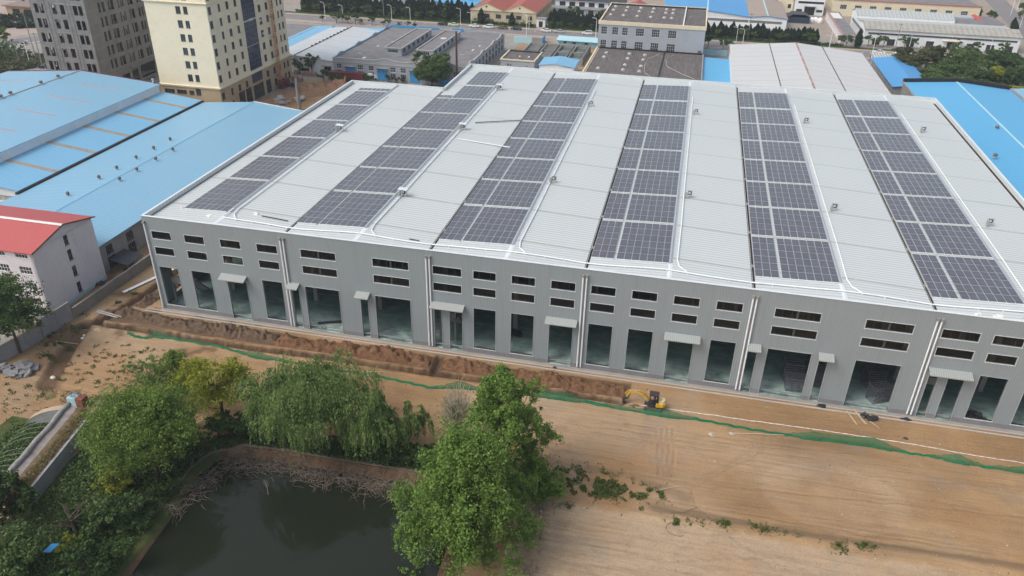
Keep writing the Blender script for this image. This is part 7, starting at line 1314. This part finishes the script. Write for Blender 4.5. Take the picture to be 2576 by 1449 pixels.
base = len(b.v); n = len(pr); b.v += [q3(l, .75, z-.05) for l, z in pr]+[q3(l, -.15, z-.05) for l, z in pr]; b.f += [tuple(range(n)), tuple(range(n, 2*n))[::-1]]+[(j, n+j, n+(j+1)%n, (j+1)%n) for j in range(n)]; b.mi += [0]*(n+2); part('end_wall', b, 'stainwall', gh)
b = MB(); b.v += [q3(l, .82, z+.06) for l, z in pr[1:]]+[q3(l, -.22, z+.06) for l, z in pr[1:]]; n = len(pr)-1; b.f += [(j, j+1, n+j+1, n+j) for j in range(n-1)]; b.mi += [0]*(n-1); part('end_wall_top', b, plain('sandy_wall_cap', (.37,.29,.21), .9), gh)
P = []; R3 = np.random.default_rng(8)
for _ in range(9000): l, s = R3.uniform(3.6, 11), R3.uniform(.9, 16); P.append((*q3(l, s, 0)[:2], R3.uniform(0, .6)))
stuff('greenhouse_plants', np.array(P), .2, 'lf_mid', up=.7)
P = np.array([(*q3(R3.uniform(.4, 2.3), R3.uniform(0, 15), 0)[:2], 2.4+R3.uniform(0, .25)) for _ in range(2600)]); stuff('berm_grass', P, .15, 'lf_dry', up=.2)
PB = random.Random(31); b = MB()
for _ in range(3600):
    px, py = PB.uniform(-14, 138), PB.uniform(-46, -2.6)
    if float(sdpoly(px, py, POND)) < 1 or (px < 27 and py < -28) or (px < 64 and py < -29): continue
    s_ = PB.uniform(.03, .085)*(1.9 if PB.random() < .06 else 1); z = float(H(px, py)); b.m = 1 if PB.random() < .35 else 0
    b.add([(px+dx*s_*PB.uniform(.7, 1.4), py+dy*s_*PB.uniform(.7, 1.4), z-.02+dz*s_) for dx, dy, dz in ((1,0,0),(0,1,0),(-1,0,0),(0,-1,0),(.1,.1,.9))], [(0,1,4),(1,2,4),(2,3,4),(3,0,4)])
tag(put('loose_stones', b.mesh('loose_stones', ['dugsoil', plain('pale_stone', (.50, .42, .33), .9, .2)])), kind='stuff')
t = thing('pump_hut', 'tiny brick and blue hut heaped with dry sticks at the end of the greenhouse', 'hut', (5.0, -26.6, 0)); b = MB(); b.box(4.6, 5.7, -27.2, -26, 0, 1.5); part('brick_wall', b, plain('old_red_brick', (.25, .10, .07), .9, .2, 0, .3, 4), t); b = MB(); b.box(3.2, 4.58, -27.2, -26, 0, 1.4); part('blue_panel', b, 'ltblue', t)
b = MB()
for i in range(60): p = Vector((R_.uniform(3.2, 5.6), R_.uniform(-27, -25.6), 1.5+R_.uniform(0, .8))); a_ = R_.uniform(0, 6.28); b.tube([p, p+Vector((math.cos(a_)*.7, math.sin(a_)*.7, R_.uniform(-.3, .3)))], .03, 3)
part('stick_pile', b, 'twig', t)
b = MB(); b.obox((20.1, -50.6, .9), (.2, -1, .3), .45, .03, .9); solo('blue_sheet', b, 'bluepaint', 'blue plastic sheet half hidden among shrubs at the lower left', 'sheet')

# ---------------------------------------------------------------- excavator digging at the trench end
MT['exyellow'] = plain('worn_yellow_paint', (.68, .42, .03), .5, .5, 0, .18, 3); MT['expale'] = plain('faded_cream_paint', (.66, .55, .35), .5, .4, 0, .1)
ex = thing('mini_excavator', 'small yellow and black excavator digging at the end of the trench', 'excavator', (84.5, -7.4, 0))
def track(y):
    b = MB(); pr = []
    for t in np.linspace(math.pi/2, 3*math.pi/2, 7): pr.append((83.5+.27*math.cos(t), .27+.27*math.sin(t)))
    for t in np.linspace(-math.pi/2, math.pi/2, 7): pr.append((85.6+.27*math.cos(t), .27+.27*math.sin(t)))
    b.prism(pr, 'y', y-.2, y+.2)
    for x_ in np.arange(83.4, 85.8, .16): b.box(x_, x_+.05, y-.205, y+.205, .53, .57)
    o = part('track', b, plain('muddy_track', (.12,.10,.085), .9, .2), ex)
    for x_ in (83.5, 85.6): w_ = MB(); w_.tube([(x_, y-.23, .27), (x_, y+.23, .27)], .17, 10); part('track_wheel', w_, 'rust', o, wpos(ex))
track(-8.15); track(-6.75)
b = MB(); b.box(83.9, 85.2, -7.95, -6.95, .25, .62); b.lathe((84.6, -7.45, .6), [(.5, 0), (.5, .15)], 14); part('undercarriage', b, 'steel_dark', ex)
b = MB(); b.prism([(84.9,-8.2),(85.9,-8.15),(86.25,-7.8),(86.3,-7.3),(86.2,-6.9),(85.8,-6.65),(84.9,-6.65)], 'z', .8, 1.35); part('counterweight', b, 'exyellow', ex); b = MB(); b.prism([(85.3,-8.0),(85.9,-7.95),(86.15,-7.5),(86.0,-6.85),(85.3,-6.8)], 'z', 1.352, 1.72); part('engine_cover', b, 'expale', ex)
b = MB(); b.box(83.7, 84.9, -8.15, -6.7, .78, 1.0); part('deck', b, 'steel_dark', ex)
b = MB(); b.box(83.9, 85.2, -8.1, -7.1, 2.58, 2.70)
for x_ in (83.95, 85.15):
    for y_ in (-8.05, -7.15): b.bar((x_, y_, 1.0), (x_+(.06 if x_ < 84.5 else 0), y_, 2.6), .045)
b.bar((84.55, -8.08, 1.0), (84.55, -8.08, 2.6), .035); b.bar((83.97, -8.08, 1.7), (85.15, -8.08, 1.7), .03); cb = part('cab_frame', b, 'black', ex)
b = MB(); b.prism([(83.86,2.70),(85.24,2.70),(85.15,2.80),(83.95,2.80)], 'y', -8.14, -7.06); part('cab_roof', b, 'steel_dark', cb, wpos(ex)); b = MB(); b.box(84.6, 85.05, -7.9, -7.35, 1.0, 1.5); b.box(84.95, 85.1, -7.9, -7.35, 1.5, 2.1); part('seat', b, 'steel_dark', cb, wpos(ex))
t = put('person', None, None, (84.75, -7.62, 1.5)); tag(t, 'driver in dark clothes sitting in the cab of the excavator', 'person')
bm_ = bpy.data.meshes.new('driver_body'); vv = [(0,0,0),(0,0,.25),(0,0,.45),(0,0,.55),(0,0,.68),(0,.19,.44),(-.22,.22,.25),(-.45,.14,.22),(0,-.19,.44),(-.22,-.22,.25),(-.45,-.14,.22),(-.05,.1,-.02),(-.42,.12,.04),(-.46,.12,-.38),(-.05,-.1,-.02),(-.42,-.12,.04),(-.46,-.12,-.38),(-.6,.12,-.42),(-.6,-.12,-.42)]
ee = [(0,1),(1,2),(2,3),(3,4),(2,5),(5,6),(6,7),(2,8),(8,9),(9,10),(0,11),(11,12),(12,13),(13,17),(0,14),(14,15),(15,16),(16,18)]; bm_.from_pydata(vv, ee, []); bo = put('body', bm_, t, wpos(t)); sk = bo.modifiers.new('skin', 'SKIN'); rr = [.15,.15,.17,.06,.105,.075,.05,.035,.075,.05,.035,.09,.07,.05,.09,.07,.05,.04,.04]
for v, r_ in zip(bm_.skin_vertices[0].data, rr): v.radius = (r_, r_)
bm_.skin_vertices[0].data[0].use_root = True; sb_ = bo.modifiers.new('sub', 'SUBSURF'); sb_.levels = sb_.render_levels = 1; bm_.materials.append(plain('dark_work_clothes', (.04, .045, .06), .9)); MT['hair'] = plain('black_hair', (.012, .01, .01), .8)
b = MB(); b.lathe((84.75, -7.62, 2.17), [(.118, 0), (.122, .05), (.09, .11), (.02, .13)], 10); part('hair', b, 'hair', t, wpos(t), True)
# boom, stick, bucket
bmP = [(83.85,-7.05,1.0),(83.2,-7.05,1.75),(82.55,-7.1,2.25),(82.1,-7.1,2.3)]
b = MB(); b.bar((83.9,-7.0,1.0), (82.75,-7.05,2.12), .11, .19); b.bar((82.85,-7.05,2.05), (82.25,-7.08,2.36), .105, .17); part('boom', b, 'exyellow', ex)
b = MB(); b.bar((82.4,-7.08,2.32), (80.9,-7.15,2.12), .09, .15); b.bar((82.1,-7.08,2.52), (80.85,-7.15,2.36), .05, .05); part('arm', b, 'exyellow', ex)
b = MB(); b.tube([(82.5,-7.07,2.48), (81.5,-7.12,2.5)], .06, 6); b.tube([(81.6,-7.12,2.5), (80.7,-7.16,2.4)], .035, 6); b.tube([(83.7,-7.25,.95), (82.9,-7.25,1.75)], .05, 6); part('hydraulic_ram', b, 'galv', ex)
b = MB(); b.bar((80.95,-7.15,2.12), (80.6,-7.16,1.2), .08, .12); b.bar((80.7,-7.15,2.3), (80.45,-7.17,1.7), .07, .06); part('bucket_link', b, 'exyellow', ex)
b = MB(); b.prism([(80.75,1.25),(80.35,1.2),(80.05,.8),(80.05,.3),(80.3,-.02),(80.75,-.1),(80.55,.15),(80.35,.45),(80.4,.8),(80.8,1.0)], 'y', -7.45, -6.85)
for k_ in range(4): b.obox((80.8, -7.38+.15*k_, -.12), (1, 0, -.2), .03, .02, .1)
part('bucket', b, 'steel_dark', ex)
b = MB(); b.tube([(83.9,-7.2,1.3), (83.4,-7.2,2.0), (82.7,-7.2,2.35), (82,-7.15,2.55)], .03, 5); part('hose', b, 'black', ex)
heap('soil_heap', [(81.2,-7.9),(81.9,-7.5),(82.4,-6.9)], .7, .35, 'small fresh soil heap in front of the excavator tracks', 4)

# ---------------------------------------------------------------- stacked steel frames inside the wide doorways
def framestack(x0, y0, lab, rot, n=9, lean=0.):
    t = thing('steel_frame_stack', lab, 'frame stack', (x0, y0, .05), 'stacks of dark steel frames in the hall'); R_ = random.Random(int(x0))
    for i in range(n):
        b = MB(); z = .05+i*.42; l, w_ = 2.9, 1.7
        for yy in (0, w_): b.box(0, l, yy, yy+.09, z, z+.09)
        for xx in (0, l/3, 2*l/3, l-.07): b.box(xx, xx+.07, .07, w_, z, z+.07)
        for xx in (0, l-.07):
            for yy in (0, w_): b.box(xx, xx+.05, yy, yy+.05, z+.09, z+.42)
        o = part('steel_frame', b, 'framemetal', t, (0, 0, 0)); o.location = (R_.uniform(-.05, .05), 0, 0)
    t.rotation_euler.z = rot
    return t
MT['framemetal'] = plain('dark_frame_metal', (.17, .17, .21), .45, .5, .4, .2, 2)
def framestack_fix(t): pass
framestack(103.6, 1.5, 'stack of dark steel frames just inside the left wide doorway of the fifth bay', .05, 6); framestack(103.4, 4.2, 'taller stack of dark steel frames behind the first one in the fifth bay', .02, 8)
framestack(116.0, 1.2, 'slanted stack of dark steel frames inside the right wide doorway of the fifth bay', .5, 7); framestack(115.6, 5.2, 'rear stack of dark steel frames behind the slanted one', .3, 8); framestack(107.2, 3.5, 'stack of dark steel frames behind the narrow doorway of the fifth bay', .1, 8)
rubble('scrap_heap', 60.4, 6.5, 1.8, 1.2, 26, .3, .8, 'steel_dark', 'dark scrap pile seen through a tall opening in the third bay', 'rubbish', 14, .05)
rubble('scrap_heap', 130, 1.6, 1.4, .8, 14, .4, .9, 'steel_dark', 'dark plates behind the low sill in the rightmost bay', 'rubbish', 15, .05)
b = MB(); b.bar((28.2, 1.6, .3), (32.8, 3.2, .6), .14, .1); b.bar((28.4, 1.9, .15), (33, 3.4, .25), .1, .08); solo('steel_beam', b, 'steel_dark', 'long dark beam lying slanted in the left wide doorway of the second bay', 'beam')
b = MB(); b.tube([(29.6+.45*math.cos(t), .9+.3*math.sin(t), .1) for t in np.linspace(0, 6.28, 16)], .06, 5); solo('hose_coil', b, 'black', 'coiled black hose on the sill of the left wide doorway in the second bay', 'hose')
b = MB(); b.lathe((117.9, .5, .05), [(.16, 0), (.16, .55), (.06, .62)], 10); b.box(117.8, 118, .42, .58, .62, .7); solo('fire_extinguisher', b, 'red', 'small red canister at the right wide doorway', 'canister')

# ---------------------------------------------------------------- haze: one even box of thin air
hz = bpy.data.materials.new('haze'); hz.use_nodes = True; t_ = hz.node_tree; t_.nodes.clear(); o_ = t_.nodes.new('ShaderNodeOutputMaterial'); v_ = t_.nodes.new('ShaderNodeVolumePrincipled')
v_.inputs['Color'].default_value = (.86, .93, 1, 1); v_.inputs['Density'].default_value = .00022; v_.inputs['Anisotropy'].default_value = .2; t_.links.new(v_.outputs[0], o_.inputs['Volume'])
b = MB(); b.box(-950, 1250, -350, 1550, -4, 90); MT['haze'] = hz; tag(put('haze', b.mesh('haze', 'haze')), kind='stuff')
